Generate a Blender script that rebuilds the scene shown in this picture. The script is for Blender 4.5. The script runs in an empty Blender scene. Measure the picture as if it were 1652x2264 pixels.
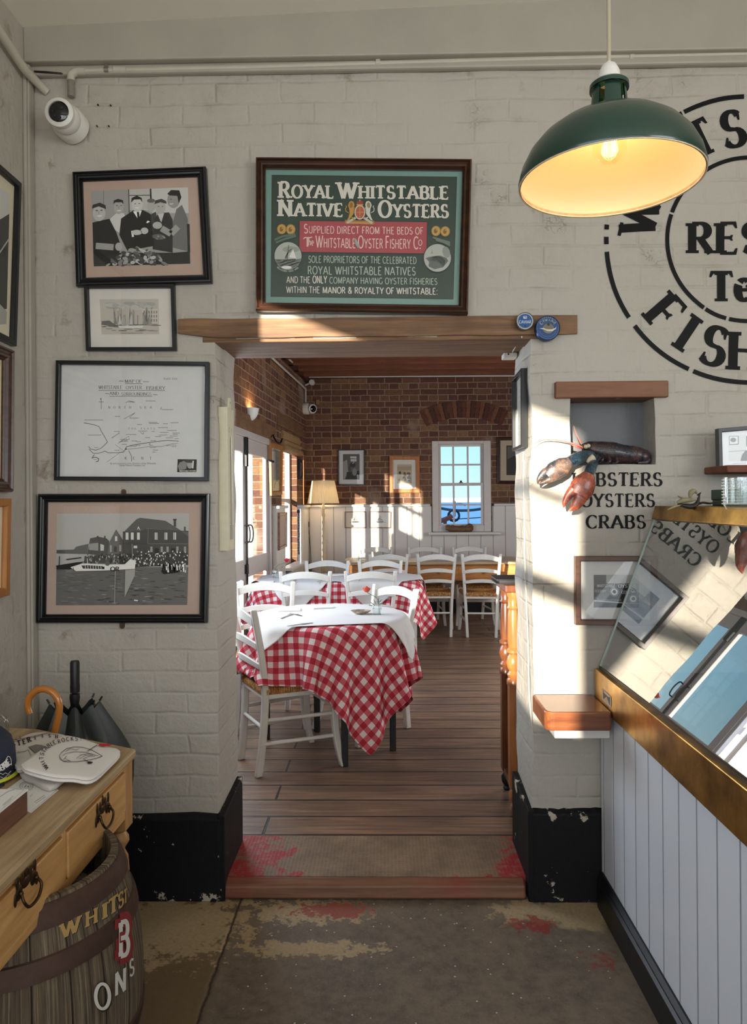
import bpy, math, random
import numpy as np
from mathutils import Vector, Matrix, noise
random.seed(7)
sc = bpy.context.scene
col = sc.collection
PI = math.pi

# ------------------------------------------------------------------ camera
F = 1600.0; PPX, PPY = 826.0, 1110.0            # focal length and principal point of the 1652x2264 frame
CAM = Vector((0, -2.674, 1.4675))
YAW, ROLL = math.atan(28 / 1600), -0.007
cd = bpy.data.cameras.new('camera'); cam = bpy.data.objects.new('camera', cd); col.objects.link(cam)
cd.sensor_fit = 'VERTICAL'; cd.sensor_height = 24; cd.sensor_width = 24 * 1652 / 2264
cd.lens = 24 * F / 2264; cd.shift_x = 0; cd.shift_y = -22 / 2264
cd.clip_start = 0.05; cd.clip_end = 5000
RM = Matrix.Rotation(YAW, 3, 'Z') @ Matrix.Rotation(PI / 2, 3, 'X') @ Matrix.Rotation(ROLL, 3, 'Z')
cam.matrix_world = Matrix.Translation(CAM) @ RM.to_4x4()
sc.camera = cam

# ------------------------------------------------------------------ look
vs = sc.view_settings
sc.display_settings.display_device = 'sRGB'
vs.view_transform = 'Standard'; vs.look = 'None'; vs.gamma = 1.0; vs.use_curve_mapping = False
vs.exposure = 0.40
sc.cycles.max_bounces = 10; sc.cycles.diffuse_bounces = 6; sc.cycles.glossy_bounces = 5
sc.cycles.transmission_bounces = 8; sc.cycles.transparent_max_bounces = 24
sc.cycles.caustics_reflective = False; sc.cycles.caustics_refractive = False
sc.cycles.sample_clamp_indirect = 6.0

# ------------------------------------------------------------------ sky and sun
def lin(c):
    c = c / 255.0
    return c / 12.92 if c <= 0.04045 else ((c + 0.055) / 1.055) ** 2.4
def C(r, g, b): return (lin(r), lin(g), lin(b), 1.0)
wd = bpy.data.worlds.new('sky'); sc.world = wd; wd.use_nodes = True
_n, _l = wd.node_tree.nodes, wd.node_tree.links
_bg = _n['Background']
_tc = _n.new('ShaderNodeTexCoord'); _sx = _n.new('ShaderNodeSeparateXYZ'); _cr = _n.new('ShaderNodeValToRGB')
_l.new(_tc.outputs['Generated'], _sx.inputs[0]); _l.new(_sx.outputs['Z'], _cr.inputs[0])
_c2 = _n.new('ShaderNodeValToRGB'); _l.new(_sx.outputs['Z'], _c2.inputs[0]); _mr = _n.new('ShaderNodeMapRange'); _mr.interpolation_type = 'SMOOTHSTEP'
_l.new(_sx.outputs['Y'], _mr.inputs[0]); _mr.inputs[1].default_value = 0.3; _mr.inputs[2].default_value = 0.9
_mx = _n.new('ShaderNodeMix'); _mx.data_type = 'RGBA'; _l.new(_mr.outputs[0], _mx.inputs[0]); _l.new(_c2.outputs[0], _mx.inputs[6]); _l.new(_cr.outputs[0], _mx.inputs[7]); _l.new(_mx.outputs[2], _bg.inputs[0])
_q = _c2.color_ramp.elements; _q[0].position = 0.0; _q[0].color = (0.42, 0.66, 0.92, 1); _q[1].position = 0.5; _q[1].color = (0.14, 0.36, 0.86, 1); _k = _q.new(0.12); _k.color = (0.20, 0.50, 0.92, 1)
_e = _cr.color_ramp.elements
_e[0].position = 0.0; _e[0].color = (0.60, 0.76, 0.86, 1)
_e[1].position = 0.9; _e[1].color = (0.20, 0.42, 0.86, 1)
for _p, _c in ((0.03, (0.52, 0.80, 0.92, 1)), (0.10, (0.40, 0.74, 0.93, 1)), (0.35, (0.30, 0.56, 0.90, 1))):
    _k = _e.new(_p); _k.color = _c
_bg.inputs[1].default_value = 1.0
SKX, SKZ = 3.0, 0.40                              # sun runs mostly along the rooms, low, from the left
sd = bpy.data.lights.new('sun', 'SUN'); sun = bpy.data.objects.new('sun', sd); col.objects.link(sun)
sd.energy = 11.0; sd.color = (1.0, 0.90, 0.74); sd.angle = math.radians(0.53)
SUN = Vector((1.0, SKX, -SKZ)).normalized()
sun.rotation_euler = SUN.to_track_quat('-Z', 'Y').to_euler(); sun.location = (-6, -14, 5)

def daylight_lamp(name, loc, toward, w, h, watts, c):      # daylight from an area lamp, added to brighten a room
    d = bpy.data.lights.new(name, 'AREA'); o = bpy.data.objects.new(name, d); col.objects.link(o)
    d.shape = 'RECTANGLE'; d.size = w; d.size_y = h; d.energy = watts; d.color = c
    o.location = loc; o.rotation_euler = Vector(toward).to_track_quat('-Z', 'Y').to_euler()
COOL, NEUT = (0.80, 0.90, 1.0), (0.98, 0.98, 0.96)
daylight_lamp('shop_window_daylight', (-1.27, -4.4, 1.95), (1, 0.25, -0.05), 3.3, 1.2, 42, COOL)
daylight_lamp('shop_rear_fill', (0.5, -6.3, 1.35), (-0.02, 1, 0.05), 3.2, 2.3, 46, NEUT)  # unseen fill behind the camera, added to lift the whole shop
daylight_lamp('shop_right_fill', (3.12, -4.3, 2.15), (-1, 0.35, -0.28), 2.4, 1.3, 62, NEUT)  # no known window here; fill added to brighten the pine table side
daylight_lamp('dining_near_window_daylight', (-1.22, 1.9, 1.55), (1, 0.15, -0.05), 2.0, 1.3, 46, COOL)
daylight_lamp('dining_right_fill', (2.70, 3.0, 1.6), (-1, 0.1, -0.1), 2.4, 1.2, 64, NEUT)  # unseen fill added on the right to brighten dining room and jamb

# ------------------------------------------------------------------ pixel rays (photo measurements to places in the room)
def ray(px, py): return (RM @ Vector(((px - PPX) / F, -(py - PPY) / F, -1.0)))
def onY(px, py, Y): d = ray(px, py); return CAM + d * ((Y - CAM.y) / d.y)
def onX(px, py, X): d = ray(px, py); return CAM + d * ((X - CAM.x) / d.x)
def onZ(px, py, Z): d = ray(px, py); return CAM + d * ((Z - CAM.z) / d.z)
def onP(px, py, p0, n): d = ray(px, py); return CAM + d * ((p0 - CAM).dot(n) / d.dot(n))

# ------------------------------------------------------------------ materials
def newmat(name):
    m = bpy.data.materials.new(name); m.use_nodes = True
    nt = m.node_tree; return m, nt, nt.nodes['Principled BSDF'], nt.nodes['Material Output']
def node(nt, kind, ins=None, **props):
    n = nt.nodes.new('ShaderNode' + kind)
    for k, v in props.items(): setattr(n, k, v)
    for k, v in (ins or {}).items():
        s = n.inputs[k]
        if hasattr(v, 'is_output') or isinstance(v, bpy.types.NodeSocket): nt.links.new(v, s)
        else: s.default_value = v
    return n
def coords(nt, scale=(1, 1, 1), kind='Object', loc=(0, 0, 0), rot=(0, 0, 0)):
    t = node(nt, 'TexCoord')
    return node(nt, 'Mapping', {'Vector': t.outputs[kind], 'Scale': scale, 'Location': loc, 'Rotation': rot}).outputs[0]
def geo(nt, scale=(1, 1, 1), loc=(0, 0, 0)):
    t = node(nt, 'NewGeometry')
    return node(nt, 'Mapping', {'Vector': t.outputs['Position'], 'Scale': scale, 'Location': loc}).outputs[0]
def mixc(nt, f, a, b):
    n = node(nt, 'Mix', data_type='RGBA'); n.clamp_factor = True
    for i, v in ((0, f), (6, a), (7, b)):
        if isinstance(v, bpy.types.NodeSocket): nt.links.new(v, n.inputs[i])
        else: n.inputs[i].default_value = v
    return n.outputs[2]
def ramp(nt, f, stops, interp='LINEAR'):
    n = node(nt, 'ValToRGB', {'Fac': f}); e = n.color_ramp.elements; n.color_ramp.interpolation = interp
    while len(e) < len(stops): e.new(0.5)
    for k, (p, c) in enumerate(stops):
        e[k].position = p; e[k].color = c if len(c) == 4 else (*c, 1)
    return n.outputs[0]
def mathn(nt, op, a, b=0.0, c=0.0):
    n = node(nt, 'Math', operation=op)
    for i, v in enumerate((a, b, c)):
        if isinstance(v, bpy.types.NodeSocket): nt.links.new(v, n.inputs[i])
        else: n.inputs[i].default_value = v
    return n.outputs[0]
def smooth(nt, v, a, b): 
    n = node(nt, 'MapRange', {'Value': v, 'From Min': a, 'From Max': b}); n.interpolation_type = 'SMOOTHSTEP'; return n.outputs[0]
W3 = lambda v: (v, v, v, 1)
def flat(name, c, r=0.5, metal=0.0, nz=0, nscale=20, c2=None, bump=0, bscale=60, coat=0, spec=0.5):
    m, nt, p, o = newmat(name)
    p.inputs['Roughness'].default_value = r; p.inputs['Metallic'].default_value = metal
    p.inputs['Coat Weight'].default_value = coat; p.inputs['Specular IOR Level'].default_value = spec
    if nz or bump: v = coords(nt)
    if nz:
        n = node(nt, 'TexNoise', {'Vector': v, 'Scale': nscale, 'Detail': 5.0, 'Roughness': 0.6})
        k = c2 or tuple(x * (1 - nz) for x in c[:3]) + (1,)
        nt.links.new(mixc(nt, ramp(nt, n.outputs[0], [(0.35, W3(0)), (0.7, W3(1))]), c, k), p.inputs['Base Color'])
    else: p.inputs['Base Color'].default_value = c
    if bump:
        n = node(nt, 'TexNoise', {'Vector': v, 'Scale': bscale, 'Detail': 4.0})
        b = node(nt, 'Bump', {'Height': n.outputs[0], 'Strength': bump, 'Distance': 0.01}); nt.links.new(b.outputs[0], p.inputs['Normal'])
    return m
def wood(name, c1, c2, axis=0, r=0.45, scale=1.0, stretch=14, knots=False, bump=0.15, coat=0, c3=None):
    m, nt, p, o = newmat(name)
    s = [stretch * 2.2 * scale] * 3; s[axis] = 1.6 * scale
    v = coords(nt, tuple(s))
    n = node(nt, 'TexNoise', {'Vector': v, 'Scale': 1.6, 'Detail': 6.0, 'Roughness': 0.62, 'Distortion': 0.5})
    n2 = node(nt, 'TexNoise', {'Vector': coords(nt), 'Scale': 5.0, 'Detail': 3.0})
    c = ramp(nt, n.outputs[0], [(0.28, c2), (0.48, tuple((a + b) / 2 for a, b in zip(c1, c2))), (0.68, c1)])
    c = mixc(nt, ramp(nt, n2.outputs[0], [(0.45, W3(0)), (0.8, W3(0.55))]), c, c3 or c2)
    if knots:
        vo = node(nt, 'TexVoronoi', {'Vector': coords(nt, tuple(2.2 if k == axis else 5.5 for k in range(3))), 'Scale': 1.0})
        c = mixc(nt, ramp(nt, vo.outputs['Distance'], [(0.03, W3(0.85)), (0.10, W3(0))]), c, tuple(x * 0.35 for x in c2[:3]) + (1,))
    nt.links.new(c, p.inputs['Base Color'])
    p.inputs['Roughness'].default_value = r; p.inputs['Coat Weight'].default_value = coat; p.inputs['Coat Roughness'].default_value = 0.2
    b = node(nt, 'Bump', {'Height': n.outputs[0], 'Strength': bump, 'Distance': 0.006}); nt.links.new(b.outputs[0], p.inputs['Normal'])
    return m
def emit(name, c, s):
    m, nt, p, o = newmat(name)
    p.inputs['Base Color'].default_value = c; p.inputs['Emission Color'].default_value = c; p.inputs['Emission Strength'].default_value = s
    return m
def pane(name, tint=(1, 1, 1, 1), boost=1.0, rough=0.0):
    m, nt, p, o = newmat(name); nt.nodes.remove(p)
    t = node(nt, 'BsdfTransparent', {'Color': tint}); g = node(nt, 'BsdfGlossy', {'Color': (1, 1, 1, 1), 'Roughness': rough})
    gm = node(nt, 'NewGeometry'); ior = node(nt, 'MapRange', {'Value': gm.outputs['Backfacing'], 'To Min': 1.5, 'To Max': 1 / 1.5})
    fr = node(nt, 'Fresnel', {'IOR': ior.outputs[0]})
    f = mathn(nt, 'MULTIPLY', fr.outputs[0], boost)
    x = node(nt, 'MixShader', {0: f, 1: t.outputs[0], 2: g.outputs[0]})
    nt.links.new(x.outputs[0], o.inputs['Surface']); return m
def printmat(name, r=0.6, spec=0.3):
    m, nt, p, o = newmat(name)
    a = node(nt, 'Attribute', attribute_name='Col'); nt.links.new(a.outputs['Color'], p.inputs['Base Color'])
    p.inputs['Roughness'].default_value = r; p.inputs['Specular IOR Level'].default_value = spec
    return m

# ------------------------------------------------------------------ objects
ROOT = {}
def meta(o, label=None, cat=None, group=None, kind=None):
    if label: o['label'] = label
    if cat: o['category'] = cat
    if group: o['group'] = group
    if kind: o['kind'] = kind
    return o
def thing(name, label, cat, loc=(0, 0, 0), rz=0.0, group=None):
    o = bpy.data.objects.new(name, None); col.objects.link(o)
    o.empty_display_size = 0.05
    o.matrix_world = Matrix.Translation(Vector(loc)) @ Matrix.Rotation(rz, 4, 'Z')
    ROOT[o.name] = o.matrix_world.copy()
    return meta(o, label, cat, group)
def dup(root, loc, rz, label, group=None):
    r = root.copy(); col.objects.link(r)
    r.matrix_world = Matrix.Translation(Vector(loc)) @ Matrix.Rotation(rz, 4, 'Z')
    r['label'] = label
    if group: r['group'] = group
    for ch in list(root.children):
        c = ch.copy(); col.objects.link(c); c.parent = r
        for g in list(ch.children):
            d = g.copy(); col.objects.link(d); d.parent = c
    return r

class MB:
    """collects vertices and faces; build() links them as one mesh object"""
    def __init__(s): s.v = []; s.f = []; s.mi = []; s.c = []; s.M = None
    def add(s, vs_, fs, mi=0, c=None):
        b = len(s.v)
        s.v += [tuple(s.M @ Vector(p)) if s.M else tuple(p) for p in vs_]
        for f in fs: s.f.append([b + i for i in f]); s.mi.append(mi); s.c.append(c)
        return s
    def box(s, a, b, mi=0, c=None):
        (x0, y0, z0), (x1, y1, z1) = a, b
        x0, x1 = min(x0, x1), max(x0, x1); y0, y1 = min(y0, y1), max(y0, y1); z0, z1 = min(z0, z1), max(z0, z1)
        return s.add([(x0, y0, z0), (x1, y0, z0), (x1, y1, z0), (x0, y1, z0), (x0, y0, z1), (x1, y0, z1), (x1, y1, z1), (x0, y1, z1)],
                     [(0, 3, 2, 1), (4, 5, 6, 7), (0, 1, 5, 4), (1, 2, 6, 5), (2, 3, 7, 6), (3, 0, 4, 7)], mi, c)
    def hexa(s, bot, top, mi=0, c=None):
        n = len(bot)
        return s.add(list(bot) + list(top), [tuple(range(n - 1, -1, -1)), tuple(range(n, 2 * n))] + [(i, (i + 1) % n, n + (i + 1) % n, n + i) for i in range(n)], mi, c)
    def bar(s, p, q, w, h, up=(0, 0, 1), mi=0, c=None, w2=None, h2=None):
        p, q = Vector(p), Vector(q); d = (q - p).normalized(); u = Vector(up)
        a = d.cross(u)
        if a.length < 1e-4: a = d.cross(Vector((1, 0, 0)))
        a.normalize(); b = a.cross(d).normalized(); w2 = w2 or w; h2 = h2 or h
        r = lambda o, W_, H_: [o - a * W_ / 2 - b * H_ / 2, o + a * W_ / 2 - b * H_ / 2, o + a * W_ / 2 + b * H_ / 2, o - a * W_ / 2 + b * H_ / 2]
        return s.hexa(r(p, w, h), r(q, w2, h2), mi, c)
    def rings(s, rings, closed=True, cap=True, mi=0, c=None):
        n = len(rings[0]); vs_ = [p for r in rings for p in r]; fs = []
        for k in range(len(rings) - 1):
            for i in range(n if closed else n - 1):
                j = (i + 1) % n; fs.append((k * n + i, k * n + j, (k + 1) * n + j, (k + 1) * n + i))
        if cap and closed: fs += [tuple(range(n - 1, -1, -1)), tuple((len(rings) - 1) * n + i for i in range(n))]
        return s.add(vs_, fs, mi, c)
    def tube(s, pts, r, n=10, cap=True, mi=0, c=None, flatv=None, up=None):
        """r: number, list, or list of (rx, ry) pairs along the path"""
        P = [Vector(p) for p in pts]; R = r if isinstance(r, (list, tuple)) else [r] * len(P)
        rings = []; a = None
        for k, p in enumerate(P):
            d = (P[min(k + 1, len(P) - 1)] - P[max(k - 1, 0)]).normalized()
            if a is None:
                a = d.cross(Vector(up) if up else (Vector((0, 0, 1)) if abs(d.z) < 0.9 else Vector((1, 0, 0))))
            a = (a - d * a.dot(d)).normalized(); b = d.cross(a).normalized()
            rx, ry = R[k] if isinstance(R[k], (list, tuple)) else (R[k], R[k])
            rings.append([p + a * rx * math.cos(2 * PI * i / n) + b * ry * math.sin(2 * PI * i / n) for i in range(n)])
        return s.rings(rings, True, cap, mi, c)
    def lathe(s, prof, o=(0, 0, 0), n=24, ax='z', mi=0, c=None, a0=0, a1=2 * PI, cap=False):
        o = Vector(o); full = abs(a1 - a0 - 2 * PI) < 1e-6; m = n if full else n + 1; rings = []
        for r, z in prof:
            g = []
            for i in range(m):
                t = a0 + (a1 - a0) * i / n; x, y = r * math.cos(t), r * math.sin(t)
                g.append(o + (Vector((x, y, z)) if ax == 'z' else Vector((x, -z, y)) if ax == 'y' else Vector((z, x, y))))
            rings.append(g)
        return s.rings(rings, full, cap, mi, c)
    def ell(s, o, r, n=14, m=8, mi=0, c=None, R=None):
        o = Vector(o); rings = []
        for k in range(m + 1):
            t = -PI / 2 + PI * k / m; t = max(min(t, PI / 2 - 0.02), -PI / 2 + 0.02)
            g = [Vector((r[0] * math.cos(t) * math.cos(2 * PI * i / n), r[1] * math.cos(t) * math.sin(2 * PI * i / n), r[2] * math.sin(t))) for i in range(n)]
            rings.append([o + (R @ q if R else q) for q in g])
        return s.rings(rings, True, True, mi, c)
    def build(s, name, mats, parent=None, smooth_=None, bev=0, world=False, label=None, org=None, cat=None, group=None, kind=None, seg=2):
        v = s.v
        if parent is not None and world:
            inv = ROOT[parent.name].inverted(); v = [tuple(inv @ Vector(p)) for p in v]
        loc = None
        if parent is None:
            if org is None:
                A = np.array(v); mn, mx = A.min(0), A.max(0); org = ((mn[0] + mx[0]) / 2, (mn[1] + mx[1]) / 2, mn[2])
            v = [(p[0] - org[0], p[1] - org[1], p[2] - org[2]) for p in v]; loc = org
        me = bpy.data.meshes.new(name); me.from_pydata(v, [], s.f); me.validate(clean_customdata=False)
        for m in (mats if isinstance(mats, (list, tuple)) else [mats]): me.materials.append(m)
        if len(me.polygons) == len(s.f):
            me.polygons.foreach_set('material_index', s.mi)
            if any(c is not None for c in s.c):
                at = me.color_attributes.new('Col', 'FLOAT_COLOR', 'CORNER'); buf = []
                for p, c in zip(me.polygons, s.c): buf += list(c or (1, 1, 1, 1)) * p.loop_total
                at.data.foreach_set('color', buf)
        me.update()
        if smooth_:
            me.polygons.foreach_set('use_smooth', [True] * len(me.polygons)); me.set_sharp_from_angle(angle=math.radians(smooth_))
        o = bpy.data.objects.new(name, me); col.objects.link(o)
        if parent is not None: o.parent = parent; ROOT[o.name] = ROOT[parent.name]
        else: o.location = loc; ROOT[o.name] = Matrix.Translation(Vector(loc))
        if bev:
            b = o.modifiers.new('bevel', 'BEVEL'); b.width = bev; b.segments = seg; b.limit_method = 'ANGLE'; b.angle_limit = math.radians(40)
        return meta(o, label, cat, group, kind)

def crv(pts, n=6):
    """Catmull-Rom through points"""
    P = [Vector(p) for p in pts]; P = [P[0] * 2 - P[1]] + P + [P[-1] * 2 - P[-2]]; out = []
    for k in range(1, len(P) - 2):
        for i in range(n):
            t = i / n; a, b, c, d = P[k - 1], P[k], P[k + 1], P[k + 2]
            out.append(0.5 * ((2 * b) + (c - a) * t + (2 * a - 5 * b + 4 * c - d) * t * t + (3 * b - a - 3 * c + d) * t ** 3))
    return out + [P[-2]]

# ------------------------------------------------------------------ lettering
def arc(cx, cy, rx, ry, a0, a1, n=14):
    return [(cx + rx * math.cos(math.radians(a0 + (a1 - a0) * i / n)), cy + ry * math.sin(math.radians(a0 + (a1 - a0) * i / n))) for i in range(n + 1)]
GL = {
 'A': (.80, [[(.02, 0), (.40, 1)], [(.40, 1), (.78, 0)], [(.16, .34), (.64, .34)]]),
 'B': (.66, [[(.1, 0), (.1, 1)], [(.1, 1), (.34, 1)] + arc(.34, .765, .22, .235, 90, -90) + [(.1, .53)], [(.1, .53), (.36, .53)] + arc(.36, .265, .25, .265, 90, -90) + [(.1, 0)]]),
 'C': (.74, [arc(.42, .5, .38, .5, 48, 312, 22)]),
 'D': (.78, [[(.1, 0), (.1, 1)], [(.1, 1), (.30, 1)] + arc(.32, .5, .40, .5, 90, -90, 18) + [(.1, 0)]]),
 'E': (.62, [[(.1, 0), (.1, 1)], [(.1, 1), (.56, 1)], [(.1, .52), (.44, .52)], [(.1, 0), (.58, 0)]]),
 'F': (.58, [[(.1, 0), (.1, 1)], [(.1, 1), (.56, 1)], [(.1, .52), (.44, .52)]]),
 'G': (.80, [arc(.42, .5, .38, .5, 48, 318, 22), [(.72, .44), (.72, .12)]]),
 'H': (.78, [[(.1, 0), (.1, 1)], [(.68, 0), (.68, 1)], [(.1, .52), (.68, .52)]]),
 'I': (.22, [[(.11, 0), (.11, 1)]]),
 'J': (.46, [[(.34, 1), (.34, .25)] + arc(.2, .25, .14, .25, 0, -140, 8)]),
 'K': (.72, [[(.1, 0), (.1, 1)], [(.1, .42), (.62, 1)], [(.28, .6), (.68, 0)]]),
 'L': (.58, [[(.1, 0), (.1, 1)], [(.1, 0), (.56, 0)]]),
 'M': (.94, [[(.1, 0), (.12, 1)], [(.12, 1), (.47, .05)], [(.47, .05), (.82, 1)], [(.82, 1), (.84, 0)]]),
 'N': (.80, [[(.1, 0), (.1, 1)], [(.1, 1), (.70, 0)], [(.70, 0), (.70, 1)]]),
 'O': (.84, [arc(.42, .5, .38, .5, 90, 450, 28)]),
 'P': (.62, [[(.1, 0), (.1, 1)], [(.1, 1), (.34, 1)] + arc(.34, .74, .24, .26, 90, -90) + [(.1, .48)]]),
 'Q': (.84, [arc(.42, .5, .38, .5, 90, 450, 28), [(.5, .22), (.78, -.08)]]), 'Z': (.66, [[(.06, 1), (.60, 1)], [(.60, 1), (.06, 0)], [(.06, 0), (.62, 0)]]),
 'R': (.70, [[(.1, 0), (.1, 1)], [(.1, 1), (.34, 1)] + arc(.34, .75, .23, .25, 90, -90) + [(.1, .5)], [(.34, .5), (.66, 0)]]),
 'S': (.62, [arc(.31, .745, .22, .255, 35, 250, 14) + [(.36, .49)] + arc(.31, .255, .25, .255, 65, -150, 14)]),
 'T': (.68, [[(.34, 0), (.34, 1)], [(.02, 1), (.66, 1)]]),
 'U': (.78, [[(.1, 1), (.1, .3)] + arc(.39, .3, .29, .3, 180, 360, 14) + [(.68, 1)]]),
 'V': (.76, [[(.02, 1), (.38, 0)], [(.38, 0), (.74, 1)]]),
 'W': (1.12, [[(.02, 1), (.32, 0)], [(.32, 0), (.56, .95)], [(.56, .95), (.80, 0)], [(.80, 0), (1.10, 1)]]),
 'X': (.74, [[(.04, 0), (.70, 1)], [(.04, 1), (.70, 0)]]),
 'Y': (.74, [[(.02, 1), (.37, .46)], [(.72, 1), (.37, .46)], [(.37, .46), (.37, 0)]]),
 '&': (.80, [[(.74, 0), (.22, .68)] + arc(.36, .80, .17, .2, 200, -20, 10) + [(.12, .36)] + arc(.34, .24, .26, .24, 160, 330, 12) + [(.72, .5)]]),
 '.': (.24, [[(.12, 0), (.12, .1)]]), ':': (.24, [[(.12, 0), (.12, .1)], [(.12, .55), (.12, .65)]]),
 '!': (.24, [[(.12, 0), (.12, .1)], [(.12, .3), (.12, 1)]]), '-': (.5, [[(.08, .45), (.42, .45)]]), ' ': (.36, []),
 'e': (.52, [[(.08, .3), (.44, .3)] + arc(.26, .3, .19, .3, 0, 300, 16)]), 'h': (.5, [[(.08, 0), (.08, 1)], [(.08, .35)] + arc(.25, .35, .16, .25, 170, 0, 8) + [(.41, 0)]]),
 'o': (.54, [arc(.27, .3, .2, .3, 90, 450, 18)]),
}
def glyph(ch, thick=.17, thin=.07, serif=.0, stencil=False):
    """list of convex quads of one letter, capital height 1"""
    w, strokes = GL[ch]; out = []
    for st in strokes:
        q = []
        for a, b in zip(st[:-1], st[1:]):
            L = math.hypot(b[0] - a[0], b[1] - a[1]); n = max(1, int(L / .12)) if stencil else 1
            for i in range(n): q.append(((a[0] + (b[0] - a[0]) * i / n, a[1] + (b[1] - a[1]) * i / n), (a[0] + (b[0] - a[0]) * (i + 1) / n, a[1] + (b[1] - a[1]) * (i + 1) / n)))
        nrm = []; wid = []
        for a, b in q:
            dx, dy = b[0] - a[0], b[1] - a[1]; L = math.hypot(dx, dy) or 1e-6; dx /= L; dy /= L
            nrm.append((-dy, dx)); wid.append(thin + (thick - thin) * abs(dy) ** 1.5)
        P = [q[0][0]] + [b for a, b in q]; N = []; Wd = []
        cl = math.hypot(P[0][0] - P[-1][0], P[0][1] - P[-1][1]) < 1e-6
        for k in range(len(P)):
            i0, i1 = max(k - 1, 0), min(k, len(q) - 1)
            if cl and k in (0, len(P) - 1): i0, i1 = len(q) - 1, 0
            nx, ny = nrm[i0][0] + nrm[i1][0], nrm[i0][1] + nrm[i1][1]; L = math.hypot(nx, ny) or 1
            N.append((nx / L, ny / L)); Wd.append((wid[i0] + wid[i1]) / 4)
        for k in range(len(q)):
            if stencil and .44 < (P[k][1] + P[k + 1][1]) / 2 < .52 and abs(q[k][1][1] - q[k][0][1]) > abs(q[k][1][0] - q[k][0][0]): continue
            A = (P[k][0] + N[k][0] * Wd[k], P[k][1] + N[k][1] * Wd[k]); B = (P[k + 1][0] + N[k + 1][0] * Wd[k + 1], P[k + 1][1] + N[k + 1][1] * Wd[k + 1])
            D = (P[k][0] - N[k][0] * Wd[k], P[k][1] - N[k][1] * Wd[k]); E = (P[k + 1][0] - N[k + 1][0] * Wd[k + 1], P[k + 1][1] - N[k + 1][1] * Wd[k + 1])
            out.append([A, D, E, B])
        if serif:
            for (x, y), o in ((st[0], st[1]), (st[-1], st[-2])):
                if cl: continue
                dx, dy = x - o[0], y - o[1]
                if abs(dy) > abs(dx) * .9 and (y < .02 or y > .98):
                    sw, t = thick / 2 + serif, thin * .95; yy = (y, y + t) if y < .5 else (y - t, y)
                    if ch == 'A' and y > .5 or ch in 'VW' and y < .5 or ch == 'N' and x > .5 and y < .5 or ch == 'M' and .2 < x < .7: continue
                    out.append([(x - sw, yy[0]), (x + sw, yy[0]), (x + sw, yy[1]), (x - sw, yy[1])])
                elif abs(dx) >= abs(dy) * .9 and ch in 'EFTLZ' and not (ch != 'T' and x < .2):
                    e = .17 if y < .02 else -.17 if y > .98 else .09; s_ = 1 if dx > 0 else -1
                    out.append([(x, y - thin / 2 if e > 0 else y + thin / 2), (x - s_ * thin * 1.1, y), (x - s_ * thin * .2, y + e), (x + s_ * thin * .4, y + e)])
                    if y == .52: out.append([(x, .52), (x - thin, .52), (x - thin * .2, .42), (x + thin * .4, .42)])
                elif ch in 'CGS' and not (ch == 'G' and y < .5):
                    e = -.2 if y > .5 else .2
                    out.append([(x - thin * .7, y - e * .35), (x + thin * .5, y - e * .35), (x + thin * .5, y + e * .75), (x, y + e * .75)])
    return w, out
def letters(txt, gap=.10, caps=1.0, lower=.0, once=False, **k):
    """(x advance, size, quads) for a line; with lower set, every letter after a word's first is that much smaller"""
    x = 0; out = []; first = True
    for ch in txt:
        if ch == ' ': x += .42 * (lower or caps); first = not once; continue
        s_ = caps if (first or not lower) else lower; w, q = glyph(ch, **k)
        out.append((x, s_, [[(x + a * s_, b * s_) for a, b in r] for r in q])); x += (w + gap) * s_; first = False
    return x - gap, [r for o in out for r in o[2]]
_fc = {}
def sans(txt):
    """polygons of a line in the built-in face, capital height 1"""
    if txt in _fc: return _fc[txt]
    cu = bpy.data.curves.new('t', 'FONT'); cu.body = txt; cu.resolution_u = 2; cu.size = 1.0 / 0.73
    ob = bpy.data.objects.new('t', cu); me = bpy.data.meshes.new_from_object(ob)
    V = [tuple(v.co)[:2] for v in me.vertices]; P = [[V[i] for i in p.vertices] for p in me.polygons]
    w = max((v[0] for v in V), default=1)
    bpy.data.objects.remove(ob); bpy.data.curves.remove(cu); bpy.data.meshes.remove(me)
    _fc[txt] = (w, P); return _fc[txt]

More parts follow.
